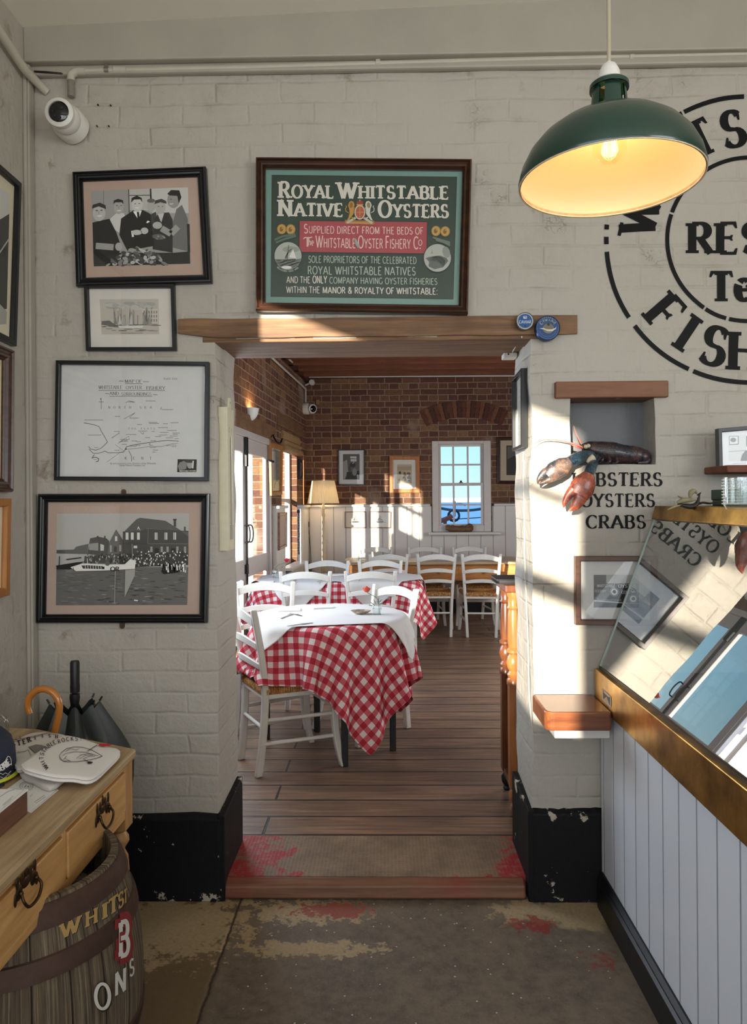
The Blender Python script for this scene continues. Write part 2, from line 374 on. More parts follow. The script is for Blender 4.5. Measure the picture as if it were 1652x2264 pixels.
class Art:
    """flat artwork laid on a plane: shapes are given in coordinates of a photo crop (x0, y0, scale)"""
    def __init__(s, place, n, zoom=(0, 0, 1), step=1.2e-5):
        s.place, s.n, s.z, s.step, s.k, s.mb = place, Vector(n), zoom, step, 0, MB()
    def pt(s, x, y): return s.place(s.z[0] + x / s.z[2], s.z[1] + y / s.z[2]) + s.n * (s.step * s.k)
    def poly(s, pts, c, up=True):
        if up: s.k += 1
        s.mb.add([s.pt(x, y) for x, y in pts], [tuple(range(len(pts)))], 0, c); return s
    def rect(s, x0, y0, x1, y1, c, up=True): return s.poly([(x0, y1), (x1, y1), (x1, y0), (x0, y0)], c, up)
    def ell(s, x, y, rx, ry, c, rot=0, n=18, up=True):
        cr, sr = math.cos(rot), math.sin(rot)
        return s.poly([(x + rx * math.cos(-2 * PI * i / n) * cr - ry * math.sin(-2 * PI * i / n) * sr, y + rx * math.cos(-2 * PI * i / n) * sr + ry * math.sin(-2 * PI * i / n) * cr) for i in range(n)], c, up)
    def line(s, pts, w, c, up=True):
        if up: s.k += 1
        for (ax, ay), (bx, by) in zip(pts[:-1], pts[1:]):
            L = math.hypot(bx - ax, by - ay) or 1e-6; nx, ny = -(by - ay) / L * w / 2, (bx - ax) / L * w / 2
            s.mb.add([s.pt(ax - nx, ay - ny), s.pt(ax + nx, ay + ny), s.pt(bx + nx, by + ny), s.pt(bx - nx, by - ny)], [(0, 1, 2, 3)], 0, c)
        return s
    def text(s, wq, x0, x1, ybase, h, c, f=None, up=True, slope=0.0):
        """fit a line of letters between x0 and x1, capitals h high; f bends (x, y) further"""
        w, qs = wq
        if up: s.k += 1
        k0 = s.k
        for i, q in enumerate(qs):
            s.k = k0 + (i % 24) * .7                 # strokes that cross lie a hair apart
            P = [(x0 + (x1 - x0) * a / w, ybase - b * h + slope * (x1 - x0) * a / w) for a, b in q]
            if f: P = [f(*p) for p in P]
            s.mb.add([s.pt(*p) for p in P], [tuple(range(len(P)))], 0, c)
        s.k = k0 + (17 if up else 0)
        return s
    def build(s, name, mat, parent, **k): return s.mb.build(name, mat, parent, world=True, **k)
def pathtext(a, txt, pts, h, c, **k):
    """letters spread evenly along a curve"""
    P = [Vector((x, y, 0)) for x, y in pts]; P = crv(P, 8); L = [0]
    for p, q in zip(P[:-1], P[1:]): L.append(L[-1] + (q - p).length)
    a.k += 1
    for i, ch in enumerate(txt):
        if ch == ' ': continue
        s_ = L[-1] * i / max(1, len(txt) - 1); j = max(0, min(len(P) - 2, next((m for m in range(len(L) - 1) if L[m + 1] >= s_), len(P) - 2)))
        p = P[j].lerp(P[j + 1], (s_ - L[j]) / max(1e-6, L[j + 1] - L[j])); d = (P[j + 1] - P[j]).normalized(); w, q = glyph(ch, **k)
        for r_ in q: a.mb.add([a.pt(p.x + d.x * (x - w / 2) * h + d.y * y * h, p.y + d.y * (x - w / 2) * h - d.x * y * h) for x, y in r_], [tuple(range(len(r_)))], 0, c)
def ringtext(a, txt, cx, cy, r, h, ang0, step, c, inward=False, **k):
    """letters standing on a circle; ang in degrees measured clockwise from up"""
    a.k += 1
    for i, ch in enumerate(txt):
        if ch == ' ': continue
        w, q = glyph(ch, **k); t = math.radians(ang0 + step * i)
        for r_ in q:
            P = []
            for x, y in r_:
                X, Y = (x - w / 2) * h, (y - .5) * h
                if inward: P.append((cx + math.sin(t) * (r - Y) - math.cos(t) * X, cy - math.cos(t) * (r - Y) - math.sin(t) * X))
                else: P.append((cx + math.sin(t) * (r + Y) + math.cos(t) * X, cy - math.cos(t) * (r + Y) + math.sin(t) * X))
            a.mb.add([a.pt(*p) for p in P], [tuple(range(len(P)))], 0, c)
def ring(a, cx, cy, r0, r1, c, spans=((0, 360),), n=4):
    a.k += 1
    for s0, s1 in spans:
        m = max(2, int((s1 - s0) / n))
        for i in range(m):
            t0, t1 = (math.radians(s0 + (s1 - s0) * j / m) for j in (i, i + 1))
            q = [(cx + math.sin(t) * r, cy - math.cos(t) * r) for t, r in ((t0, r0), (t0, r1), (t1, r1), (t1, r0))]
            a.mb.add([a.pt(*p) for p in q], [(0, 1, 2, 3)], 0, c)

# ================================================================== SETTING
FZ = 0.0675                                        # dining room floor, one step up
XL = -1.315                                        # shop's left wall
# ---- painted masonry
def m_whitewall(name, uaxis='x', base=C(182, 176, 165), brick=0.46, plaster=0.66):
    m, nt, p, o = newmat(name)
    g = node(nt, 'NewGeometry'); sp = node(nt, 'SeparateXYZ', {0: g.outputs['Position']})
    wob = node(nt, 'TexNoise', {'Vector': g.outputs['Position'], 'Scale': 3.0, 'Detail': 2.0})
    wz = mathn(nt, 'MULTIPLY_ADD', wob.outputs[0], 0.03, sp.outputs['Z'])
    u = sp.outputs['X' if uaxis == 'x' else 'Y']; wu = mathn(nt, 'MULTIPLY_ADD', wob.outputs[0], 0.05, u)
    cv = node(nt, 'CombineXYZ', {0: wu, 1: wz, 2: 0.0})
    br = node(nt, 'TexBrick', {'Vector': cv.outputs[0], 'Scale': 1.0, 'Mortar Size': 0.009, 'Mortar Smooth': 1.0, 'Bias': 0.0, 'Brick Width': 0.24, 'Row Height': 0.078, 'Color1': W3(1), 'Color2': W3(0.9), 'Mortar': W3(0)})
    n1 = node(nt, 'TexNoise', {'Vector': g.outputs['Position'], 'Scale': 9.0, 'Detail': 8.0, 'Roughness': 0.62})
    n2 = node(nt, 'TexNoise', {'Vector': g.outputs['Position'], 'Scale': 42.0, 'Detail': 4.0})
    n3 = node(nt, 'TexNoise', {'Vector': g.outputs['Position'], 'Scale': 2.2, 'Detail': 6.0, 'Roughness': 0.7})
    vo = node(nt, 'TexVoronoi', {'Vector': node(nt, 'Mapping', {'Vector': node(nt, 'VectorMath', {0: g.outputs['Position'], 1: n1.outputs[1]}, operation='ADD').outputs[0], 'Scale': (1.7, 1.7, 1.7)}).outputs[0], 'Scale': 1.0}, feature='DISTANCE_TO_EDGE')
    crack = ramp(nt, vo.outputs['Distance'], [(0.0, W3(0)), (0.006, W3(1))])
    fade = ramp(nt, n3.outputs[0], [(0.42, W3(0.10)), (0.64, W3(1))])          # brick pattern shows more in some areas
    hb = mathn(nt, 'MULTIPLY', mathn(nt, 'MULTIPLY', br.outputs['Fac'], -brick), fade)
    h = mathn(nt, 'ADD', hb, mathn(nt, 'MULTIPLY', n1.outputs[0], plaster * 1.5))
    h = mathn(nt, 'ADD', h, mathn(nt, 'MULTIPLY', n2.outputs[0], plaster * 0.22))
    h = mathn(nt, 'ADD', h, mathn(nt, 'MULTIPLY', crack, mathn(nt, 'MULTIPLY', ramp(nt, n3.outputs[0], [(0.56, W3(0)), (0.66, W3(1))]), 0.22)))
    b = node(nt, 'Bump', {'Height': h, 'Strength': 0.85, 'Distance': 0.013}); nt.links.new(b.outputs[0], p.inputs['Normal'])
    st = ramp(nt, n3.outputs[0], [(0.52, W3(0)), (0.80, W3(0.45))])
    c = mixc(nt, st, base, C(150, 140, 124))
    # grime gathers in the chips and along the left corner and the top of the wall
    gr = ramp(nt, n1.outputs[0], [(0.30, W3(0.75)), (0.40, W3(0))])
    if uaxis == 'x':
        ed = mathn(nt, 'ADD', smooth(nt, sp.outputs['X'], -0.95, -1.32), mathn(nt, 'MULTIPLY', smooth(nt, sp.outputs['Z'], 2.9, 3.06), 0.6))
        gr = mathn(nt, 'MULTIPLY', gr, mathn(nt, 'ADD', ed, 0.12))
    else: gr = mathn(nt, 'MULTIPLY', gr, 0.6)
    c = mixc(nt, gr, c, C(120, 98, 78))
    nt.links.new(c, p.inputs['Base Color']); p.inputs['Roughness'].default_value = 0.62; p.inputs['Specular IOR Level'].default_value = 0.35
    return m
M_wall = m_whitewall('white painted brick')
M_wall_y = m_whitewall('white painted plaster', 'y', brick=0.1)
M_paintwood = flat('cream painted timber', C(172, 166, 153), 0.5, nz=0.12, nscale=3, bump=0.12, bscale=25)
M_ceil = flat('white ceiling paint', C(240, 236, 224), 0.7, bump=0.1, bscale=8)
M_white = flat('white gloss paint', C(226, 222, 214), 0.35, nz=0.05, nscale=4)
M_oldwood = wood('old lintel timber', C(148, 112, 78), C(86, 58, 38), 0, 0.65, 1.0, 12, True, 0.6)
M_brownbeam = wood('brown stained lintel', C(140, 92, 60), C(112, 70, 44), 0, 0.55, 1.0, 6, False, 0.15)

def m_brick(name, uaxis):
    m, nt, p, o = newmat(name)
    g = node(nt, 'NewGeometry'); sp = node(nt, 'SeparateXYZ', {0: g.outputs['Position']})
    n0 = node(nt, 'TexNoise', {'Vector': g.outputs['Position'], 'Scale': 6.0, 'Detail': 3.0})
    u = mathn(nt, 'MULTIPLY_ADD', n0.outputs[0], 0.02, sp.outputs['X' if uaxis == 'x' else 'Y'])
    z = mathn(nt, 'MULTIPLY_ADD', n0.outputs[0], 0.016, sp.outputs['Z'])
    cv = node(nt, 'CombineXYZ', {0: u, 1: z, 2: 0.0})
    kw = {'Vector': cv.outputs[0], 'Scale': 1.0, 'Mortar Size': 0.007, 'Mortar Smooth': 0.35, 'Bias': 0.0, 'Brick Width': 0.225, 'Row Height': 0.0765}
    br = node(nt, 'TexBrick', dict(kw, **{'Color1': W3(0), 'Color2': W3(1), 'Mortar': W3(0.5)}), offset=0.5, squash=0.55, squash_frequency=2)
    n1 = node(nt, 'TexNoise', {'Vector': g.outputs['Position'], 'Scale': 30.0, 'Detail': 6.0, 'Roughness': 0.7})
    n2 = node(nt, 'TexNoise', {'Vector': g.outputs['Position'], 'Scale': 1.7, 'Detail': 5.0})
    c = ramp(nt, br.outputs['Color'], [(0.0, C(92, 56, 44)), (0.3, C(116, 76, 58)), (0.55, C(132, 94, 68)), (0.75, C(104, 68, 60)), (1.0, C(150, 112, 76))])
    c = mixc(nt, ramp(nt, n1.outputs[0], [(0.42, W3(0)), (0.75, W3(0.55))]), c, C(70, 44, 34))
    c = mixc(nt, ramp(nt, n2.outputs[0], [(0.60, W3(0)), (0.74, W3(0.6))]), c, C(190, 174, 158))
    mo = mixc(nt, n1.outputs[0], C(178, 156, 130), C(128, 106, 86))
    c = mixc(nt, br.outputs['Fac'], c, mo)
    nt.links.new(c, p.inputs['Base Color']); p.inputs['Roughness'].default_value = 0.85
    h = mathn(nt, 'ADD', mathn(nt, 'MULTIPLY', br.outputs['Fac'], -0.8), mathn(nt, 'MULTIPLY', n1.outputs[0], 0.6))
    b = node(nt, 'Bump', {'Height': h, 'Strength': 0.8, 'Distance': 0.012}); nt.links.new(b.outputs[0], p.inputs['Normal'])
    return m
M_brick_x = m_brick('brick facing the shop', 'x'); M_brick_y = m_brick('brick of the side wall', 'y')

def m_boards(name, uaxis, pitch, base, u0=0.0, vgroove=0.006):
    m, nt, p, o = newmat(name)
    g = node(nt, 'NewGeometry'); sp = node(nt, 'SeparateXYZ', {0: g.outputs['Position']})
    u = mathn(nt, 'DIVIDE', mathn(nt, 'SUBTRACT', sp.outputs['X' if uaxis == 'x' else 'Y'], u0 - 50 * pitch), pitch)
    f = mathn(nt, 'ABSOLUTE', mathn(nt, 'SUBTRACT', mathn(nt, 'FRACT', u), 0.5))
    d = mathn(nt, 'MULTIPLY', f, pitch)                                          # distance from the joint
    h = smooth(nt, d, 0.0, vgroove)
    n = node(nt, 'TexNoise', {'Vector': g.outputs['Position'], 'Scale': 2.5, 'Detail': 5.0})
    c = mixc(nt, smooth(nt, d, vgroove * 0.6, 0.0), mixc(nt, ramp(nt, n.outputs[0], [(0.4, W3(0)), (0.8, W3(0.6))]), base, tuple(x * 0.9 for x in base[:3]) + (1,)), tuple(x * 0.35 for x in base[:3]) + (1,))
    nt.links.new(c, p.inputs['Base Color']); p.inputs['Roughness'].default_value = 0.32
    b = node(nt, 'Bump', {'Height': h, 'Strength': 0.9, 'Distance': 0.006}); nt.links.new(b.outputs[0], p.inputs['Normal'])
    return m
M_dado_x = m_boards('white tongue and groove', 'x', 0.155, C(226, 220, 212), 0.03)
M_dado_y = m_boards('white tongue and groove side', 'y', 0.115, C(226, 220, 212), 0.0)
M_bead = m_boards('pale blue white tongue and groove counter', 'y', 0.112, C(228, 233, 241), 0.0)

def m_stone():
    m, nt, p, o = newmat('worn terrazzo and flagstone')
    g = node(nt, 'NewGeometry'); P = g.outputs['Position']; sp = node(nt, 'SeparateXYZ', {0: P}); X, Y = sp.outputs['X'], sp.outputs['Y']
    nA = node(nt, 'TexNoise', {'Vector': P, 'Scale': 4.0, 'Detail': 8.0, 'Roughness': 0.68})
    nB = node(nt, 'TexNoise', {'Vector': P, 'Scale': 22.0, 'Detail': 6.0, 'Roughness': 0.7})
    nC = node(nt, 'TexNoise', {'Vector': P, 'Scale': 90.0, 'Detail': 3.0})
    c = mixc(nt, ramp(nt, nB.outputs[0], [(0.35, W3(0)), (0.7, W3(1))]), C(118, 106, 90), C(84, 74, 64))
    c = mixc(nt, ramp(nt, nA.outputs[0], [(0.45, W3(0)), (0.7, W3(0.6))]), c, C(134, 118, 98))
    v = node(nt, 'TexVoronoi', {'Vector': P, 'Scale': 90.0})                     # small aggregate
    c = mixc(nt, ramp(nt, v.outputs['Distance'], [(0.20, W3(0.45)), (0.34, W3(0))]), c, mixc(nt, v.outputs['Color'], C(60, 48, 42), C(150, 132, 112)))
    v2 = node(nt, 'TexVoronoi', {'Vector': P, 'Scale': 38.0, 'Randomness': 1.0})  # sparse white shell chips
    pick = ramp(nt, node(nt, 'SeparateColor', {0: v2.outputs['Color']}).outputs[0], [(0.60, W3(0)), (0.62, W3(1))], 'CONSTANT')
    slab_ = mathn(nt, 'GREATER_THAN', X, -0.545)
    c = mixc(nt, mathn(nt, 'MULTIPLY', mathn(nt, 'MULTIPLY', pick, ramp(nt, v2.outputs['Distance'], [(0.09, W3(1)), (0.13, W3(0))])), slab_), c, C(214, 205, 188))
    def near(x, y, rx, ry, lo, hi, src):
        dx = mathn(nt, 'DIVIDE', mathn(nt, 'SUBTRACT', X, x), rx); dy = mathn(nt, 'DIVIDE', mathn(nt, 'SUBTRACT', Y, y), ry)
        d = mathn(nt, 'SQRT', mathn(nt, 'ADD', mathn(nt, 'MULTIPLY', dx, dx), mathn(nt, 'MULTIPLY', dy, dy)))
        return smooth(nt, mathn(nt, 'SUBTRACT', src, mathn(nt, 'MULTIPLY', d, 0.32)), lo, hi)
    # left flag: smoother ochre stone with a pale lime crust near the wall
    c = mixc(nt, mathn(nt, 'MULTIPLY', mathn(nt, 'SUBTRACT', 1.0, slab_), 0.75), c, mixc(nt, nA.outputs[0], C(124, 102, 68), C(96, 80, 56)))
    for a in ((-0.80, -0.17, 0.40, 0.24, 0.20, 0.27, nB.outputs[0]), (-0.28, -0.08, 0.30, 0.10, 0.24, 0.30, nB.outputs[0]), (-0.26, -0.30, 0.30, 0.06, 0.24, 0.30, nB.outputs[0]), (0.50, -0.08, 0.16, 0.10, 0.22, 0.30, nB.outputs[0]), (0.66, -0.08, 0.2, 0.12, 0.22, 0.32, nA.outputs[0])):
        c = mixc(nt, near(*a), c, mixc(nt, nC.outputs[0], C(186, 166, 128), C(146, 126, 96)))
    for a in ((-0.20, -0.07, 0.20, 0.07, 0.26, 0.32, nB.outputs[0]), (0.50, -0.16, 0.10, 0.06, 0.26, 0.32, nB.outputs[0]), (0.68, -0.34, 0.16, 0.16, 0.40, 0.56, nB.outputs[0])):
        c = mixc(nt, mathn(nt, 'MULTIPLY', near(*a), 0.8), c, C(142, 44, 40))
    j = mathn(nt, 'ABSOLUTE', mathn(nt, 'ADD', mathn(nt, 'SUBTRACT', X, -0.545), mathn(nt, 'MULTIPLY', mathn(nt, 'SUBTRACT', nA.outputs[0], 0.5), 0.05)))
    c = mixc(nt, smooth(nt, j, 0.008, 0.0), c, C(52, 42, 34))
    nt.links.new(c, p.inputs['Base Color']); p.inputs['Roughness'].default_value = 0.62
    b = node(nt, 'Bump', {'Height': mathn(nt, 'ADD', nB.outputs[0], mathn(nt, 'MULTIPLY', smooth(nt, j, 0.0, 0.014), 0.8)), 'Strength': 0.4, 'Distance': 0.01}); nt.links.new(b.outputs[0], p.inputs['Normal'])
    return m
M_stone = m_stone()

def m_planks():
    m, nt, p, o = newmat('old wide floorboards')
    g = node(nt, 'NewGeometry'); P = g.outputs['Position']
    mp = lambda s: node(nt, 'Mapping', {'Vector': P, 'Scale': s}).outputs[0]
    br = node(nt, 'TexBrick', {'Vector': node(nt, 'Mapping', {'Vector': P, 'Location': (0.53, 0.165, 0)}).outputs[0], 'Scale': 1.0, 'Mortar Size': 0.007, 'Mortar Smooth': 0.4, 'Brick Width': 2.6, 'Row Height': 0.178, 'Color1': W3(0), 'Color2': W3(1), 'Mortar': W3(0.5)}, offset=0.37)
    gr = node(nt, 'TexNoise', {'Vector': mp((1.1, 26, 1)), 'Scale': 2.0, 'Detail': 7.0, 'Roughness': 0.66, 'Distortion': 0.7})
    bl = node(nt, 'TexNoise', {'Vector': mp((0.8, 2.6, 1)), 'Scale': 2.2, 'Detail': 5.0})
    c = ramp(nt, gr.outputs[0], [(0.28, C(84, 62, 48)), (0.5, C(138, 106, 82)), (0.72, C(176, 142, 114))])
    c = mixc(nt, mathn(nt, 'MULTIPLY', br.outputs['Color'], 0.35), c, C(112, 86, 68))
    c = mixc(nt, ramp(nt, bl.outputs[0], [(0.42, W3(0)), (0.66, W3(0.7))]), c, C(84, 68, 58))
    c = mixc(nt, br.outputs['Fac'], c, C(24, 16, 12))
    nt.links.new(c, p.inputs['Base Color'])
    nt.links.new(ramp(nt, gr.outputs[0], [(0.3, W3(0.42)), (0.7, W3(0.26))]), p.inputs['Roughness'])
    h = mathn(nt, 'ADD', mathn(nt, 'MULTIPLY', gr.outputs[0], 0.5), mathn(nt, 'MULTIPLY', br.outputs['Fac'], -1.0))
    h = mathn(nt, 'ADD', h, mathn(nt, 'MULTIPLY', bl.outputs[0], 0.9))
    b = node(nt, 'Bump', {'Height': h, 'Strength': 0.75, 'Distance': 0.012}); nt.links.new(b.outputs[0], p.inputs['Normal'])
    return m
M_planks = m_planks()

def slab(name, o, u, v, n, U, V, holes, t, mat, step=0.5, jit=0.0, kind='structure', extra=None, edgejit=0.0):
    """a wall: front face at o + u*a + v*b, thickness t behind it, with rectangular openings"""
    o, u, v, n = Vector(o), Vector(u), Vector(v), Vector(n)
    def cuts(a, b, hs):
        e = sorted(set([a, b] + [h for h in hs if a < h < b])); r = []
        for p, q in zip(e[:-1], e[1:]):
            k = max(1, math.ceil((q - p) / step)); r += [p + (q - p) * i / k for i in range(k)]
        return r + [b]
    us = cuts(U[0], U[1], [x for h in holes for x in h[:2]]); vs_ = cuts(V[0], V[1], [x for h in holes for x in h[2:4]])
    inside = lambda a, b: any(h[0] < a < h[1] and h[2] < b < h[3] for h in holes)
    mb = MB(); nu, nv = len(us), len(vs_)
    edge = lambda a, b: any(h[0] - 1e-6 <= a <= h[1] + 1e-6 and h[2] - 1e-6 <= b <= h[3] + 1e-6 for h in holes)
    def pt(i, j, k):
        p = o + u * us[i] + v * vs_[j] - n * (t * k)
        if jit and 0 < i < nu - 1 and 0 < j < nv - 1:
            w = noise.noise_vector(p * 7.0)
            if k == 0: p += n * w.x * jit
            if edgejit and edge(us[i], vs_[j]): p += u * w.y * edgejit + v * w.z * edgejit * 0.5
        return p
    for k in (0, 1):
        for j in range(nv):
            for i in range(nu): mb.v.append(tuple(pt(i, j, k)))
    I = lambda i, j, k: k * nu * nv + j * nu + i
    def F(*a): mb.f.append(list(a)); mb.mi.append(0); mb.c.append(None)
    full = lambda i, j: 0 <= i < nu - 1 and 0 <= j < nv - 1 and not inside((us[i] + us[i + 1]) / 2, (vs_[j] + vs_[j + 1]) / 2)
    for j in range(nv - 1):
        for i in range(nu - 1):
            if not full(i, j): continue
            F(I(i, j, 0), I(i + 1, j, 0), I(i + 1, j + 1, 0), I(i, j + 1, 0)); F(I(i, j, 1), I(i, j + 1, 1), I(i + 1, j + 1, 1), I(i + 1, j, 1))
            if not full(i - 1, j): F(I(i, j, 0), I(i, j + 1, 0), I(i, j + 1, 1), I(i, j, 1))
            if not full(i + 1, j): F(I(i + 1, j, 0), I(i + 1, j, 1), I(i + 1, j + 1, 1), I(i + 1, j + 1, 0))
            if not full(i, j - 1): F(I(i, j, 0), I(i, j, 1), I(i + 1, j, 1), I(i + 1, j, 0))
            if not full(i, j + 1): F(I(i, j + 1, 0), I(i + 1, j + 1, 0), I(i + 1, j + 1, 1), I(i, j + 1, 1))
    if extra: extra(mb)
    ob = mb.build(name, mat, smooth_=35 if jit else None, kind=kind, org=(0, 0, 0))
    return ob
X1, X2, Y1, Z1 = Vector((1, 0, 0)), Vector((0, 1, 0)), Vector((0, 1, 0)), Vector((0, 0, 1))
# ---- the wall with the doorway and the lobster niche
DX0, DX1, DZ = -0.628, 0.535, 2.075
p0, p1 = onY(1261, 880, 0), onY(1449, 1027, 0)
NX0, NX1, NZ0, NZ1 = p0.x, p1.x, p1.z, p0.z
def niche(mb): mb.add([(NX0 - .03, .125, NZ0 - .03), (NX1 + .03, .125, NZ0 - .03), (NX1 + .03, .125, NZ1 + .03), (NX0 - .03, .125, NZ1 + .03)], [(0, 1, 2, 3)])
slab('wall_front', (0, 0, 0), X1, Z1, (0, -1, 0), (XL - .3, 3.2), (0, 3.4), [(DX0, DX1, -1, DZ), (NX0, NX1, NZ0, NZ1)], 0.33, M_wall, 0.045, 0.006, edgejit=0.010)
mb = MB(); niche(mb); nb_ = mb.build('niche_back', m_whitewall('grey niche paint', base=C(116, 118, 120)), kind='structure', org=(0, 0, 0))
WL = slab('wall_left', (XL, 0, 0), (0, 1, 0), Z1, (1, 0, 0), (-6.6, 0.0), (0, 3.4), [(-6.33, -2.58, 1.38, 2.60)], 0.08, M_wall_y, 0.12, 0.004)
slab('wall_right', (3.2, 0, 0), (0, 1, 0), Z1, (-1, 0, 0), (-6.6, 0.0), (0, 3.4), [(-5.6, -3.0, 1.45, 2.85)], 0.25, M_wall_y)  # unseen opening added to go with the right fill lamp
slab('wall_rear', (0, -6.6, 0), X1, Z1, (0, 1, 0), (XL - .08, 3.45), (0, 3.4), [(0.9, 2.9, 0.0, 2.5)], 0.25, M_wall)  # opening added for sky light, placed to keep sun off the view
mb = MB(); mb.hexa([(XL, -6.6, 3.21), (3.2, -6.6, 3.35), (3.2, 0, 3.35), (XL, 0, 3.21)], [(XL, -6.6, 3.5), (3.2, -6.6, 3.5), (3.2, 0, 3.5), (XL, 0, 3.5)])
mb.build('ceiling', M_ceil, kind='structure')
mb = MB(); mb.box((XL, -6.6, -.1), (3.2, 0.36, 0)); mb.build('floor', M_stone, kind='structure')
# beam above the wall, its small bead, corner boxing
mb = MB(); mb.box((XL, -0.055, 3.085), (3.2, 0.0, 3.36)); mb.build('trim_1', M_paintwood, bev=.006, kind='structure')
mb = MB(); mb.box((XL, -0.030, 3.05), (3.2, 0.0, 3.0845)); mb.build('trim_2', M_paintwood, bev=.008, kind='structure')
mb = MB(); mb.box((XL, -0.062, 0), (XL + .014, -0.004, 3.08)); mb.box((XL + .001, -0.05, 0), (XL + .02, -0.012, 3.08)); mb.build('trim_3', M_paintwood, bev=.005, kind='structure')
# window in the shop's left wall (behind the viewer)
def wbars(mb, x, y0, y1, z0, z1, ys, zs, t=.05):
    for y in ys: mb.box((x - t / 2, y - .025, z0), (x + t / 2, y + .025, z1))
    for z, h in zs: mb.box((x - t / 2, y0, z - h / 2), (x + t / 2, y1, z + h / 2))
mb = MB(); wbars(mb, XL - .05, -6.33, -2.58, 1.38, 2.60, (-6.31, -2.6), ((1.40, .05), (2.59, .03), (1.93, .07), (2.275, .022)))
mb.build('window_1', M_white, kind='structure')

# ---- black tarred plinth, standing a little proud of the wall
def m_tar():
    m, nt, p, o = newmat('black tar paint with chips')
    v = geo(nt); n1 = node(nt, 'TexNoise', {'Vector': v, 'Scale': 14.0, 'Detail': 6.0, 'Roughness': 0.7}); n2 = node(nt, 'TexNoise', {'Vector': v, 'Scale': 60.0, 'Detail': 3.0})
    g = node(nt, 'NewGeometry'); z = node(nt, 'SeparateXYZ', {0: g.outputs['Position']}).outputs['Z']
    e = mathn(nt, 'ADD', smooth(nt, z, 0.06, 0.0), smooth(nt, z, 0.285, 0.325))
    k = mathn(nt, 'ADD', n1.outputs[0], mathn(nt, 'MULTIPLY', e, 0.10))
    c = mixc(nt, ramp(nt, k, [(0.665, W3(0)), (0.68, W3(1))]), mixc(nt, n2.outputs[0], C(10, 11, 14), C(24, 24, 27)), C(186, 176, 160))
    nt.links.new(c, p.inputs['Base Color']); p.inputs['Roughness'].default_value = 0.62; p.inputs['Specular IOR Level'].default_value = 0.25
    b = node(nt, 'Bump', {'Height': n1.outputs[0], 'Strength': 0.35, 'Distance': 0.01}); nt.links.new(b.outputs[0], p.inputs['Normal'])
    return m
M_tar = m_tar()
def plinth(name, x0, x1, h, jx, s):
    """front block plus the return inside the doorway; jx is the jamb, s the side the wall lies on"""
    mb = MB(); n = 14; tp = lambda i: h + 0.006 * noise.noise(Vector((i * .9, h * 9, 1)))
    xs = [x0 + (x1 - x0) * i / n for i in range(n + 1)]
    mb.rings([[(x, -.022, 0), (x, -.022, tp(i) - .012), (x, .004, tp(i) + .006), (x, .004, 0)] for i, x in enumerate(xs)])
    a, b = (jx, jx - s * .014); lo, hi = min(a, b) - (.01 if s > 0 else 0), max(a, b) + (.01 if s < 0 else 0)
    mb.hexa([(lo, -.02, 0), (hi, -.02, 0), (hi, .32, 0), (lo, .32, 0)], [(lo, -.02, h), (hi, -.02, h), (hi, .32, h + .02), (lo, .32, h + .02)])
    mb.build(name, M_tar, kind='structure', bev=.004)
plinth('baseboard_left', XL + .02, DX0 + .006, 0.315, DX0, -1); plinth('baseboard_right', DX1 - .006, 0.80, 0.335, DX1, 1)

# ---- step up into the dining room
def m_step():
    m, nt, p, o = newmat('worn step with red paint')
    g = node(nt, 'NewGeometry'); P = g.outputs['Position']; sp = node(nt, 'SeparateXYZ', {0: P})
    n1 = node(nt, 'TexNoise', {'Vector': P, 'Scale': 7.0, 'Detail': 8.0, 'Roughness': 0.72}); n2 = node(nt, 'TexNoise', {'Vector': P, 'Scale': 50.0, 'Detail': 3.0})
    v = node(nt, 'TexVoronoi', {'Vector': P, 'Scale': 70.0, 'Randomness': 0.15})
    c = mixc(nt, ramp(nt, n1.outputs[0], [(0.4, W3(0)), (0.65, W3(1))]), C(118, 98, 78), C(150, 128, 102))
    c = mixc(nt, ramp(nt, v.outputs['Distance'], [(0.25, W3(0.5)), (0.5, W3(0))]), c, C(84, 66, 52))
    side = mathn(nt, 'ADD', smooth(nt, sp.outputs['X'], -0.15, -0.55), smooth(nt, sp.outputs['X'], 0.22, 0.52))
    k = mathn(nt, 'ADD', n1.outputs[0], mathn(nt, 'MULTIPLY_ADD', side, 0.24, mathn(nt, 'MULTIPLY', smooth(nt, sp.outputs['Y'], 0.36, 0.0), 0.05)))
    c = mixc(nt, mathn(nt, 'MULTIPLY', ramp(nt, k, [(0.70, W3(0)), (0.76, W3(1))]), ramp(nt, n2.outputs[0], [(0.3, W3(0.3)), (0.5, W3(1))])), c, C(158, 42, 44))
    nt.links.new(c, p.inputs['Base Color']); p.inputs['Roughness'].default_value = 0.6
    b = node(nt, 'Bump', {'Height': mathn(nt, 'ADD', n1.outputs[0], v.outputs['Distance']), 'Strength': 0.35, 'Distance': 0.008}); nt.links.new(b.outputs[0], p.inputs['Normal'])
    return m
M_step = m_step()
mb = MB(); mb.box((DX0 - .02, 0.035, 0), (DX1 + .02, 0.36, FZ)); mb.build('trim_4', M_step, kind='structure')
M_riser = wood('worn riser board', C(140, 98, 70), C(92, 58, 42), 0, 0.5, 1, 10, False, 0.3, c3=C(140, 46, 42))
mb = MB(); mb.hexa([(DX0 - .0, -0.012, 0.004), (DX1 - .03, -0.008, 0.004), (DX1 - .03, 0.034, 0.004), (DX0, 0.034, 0.004)], [(DX0, -0.006, .05), (DX1 - .03, 0.0, .052), (DX1 - .03, 0.034, FZ + .001), (DX0, 0.034, FZ + .001)])
mb.build('trim_5', M_riser, kind='structure', bev=.008)

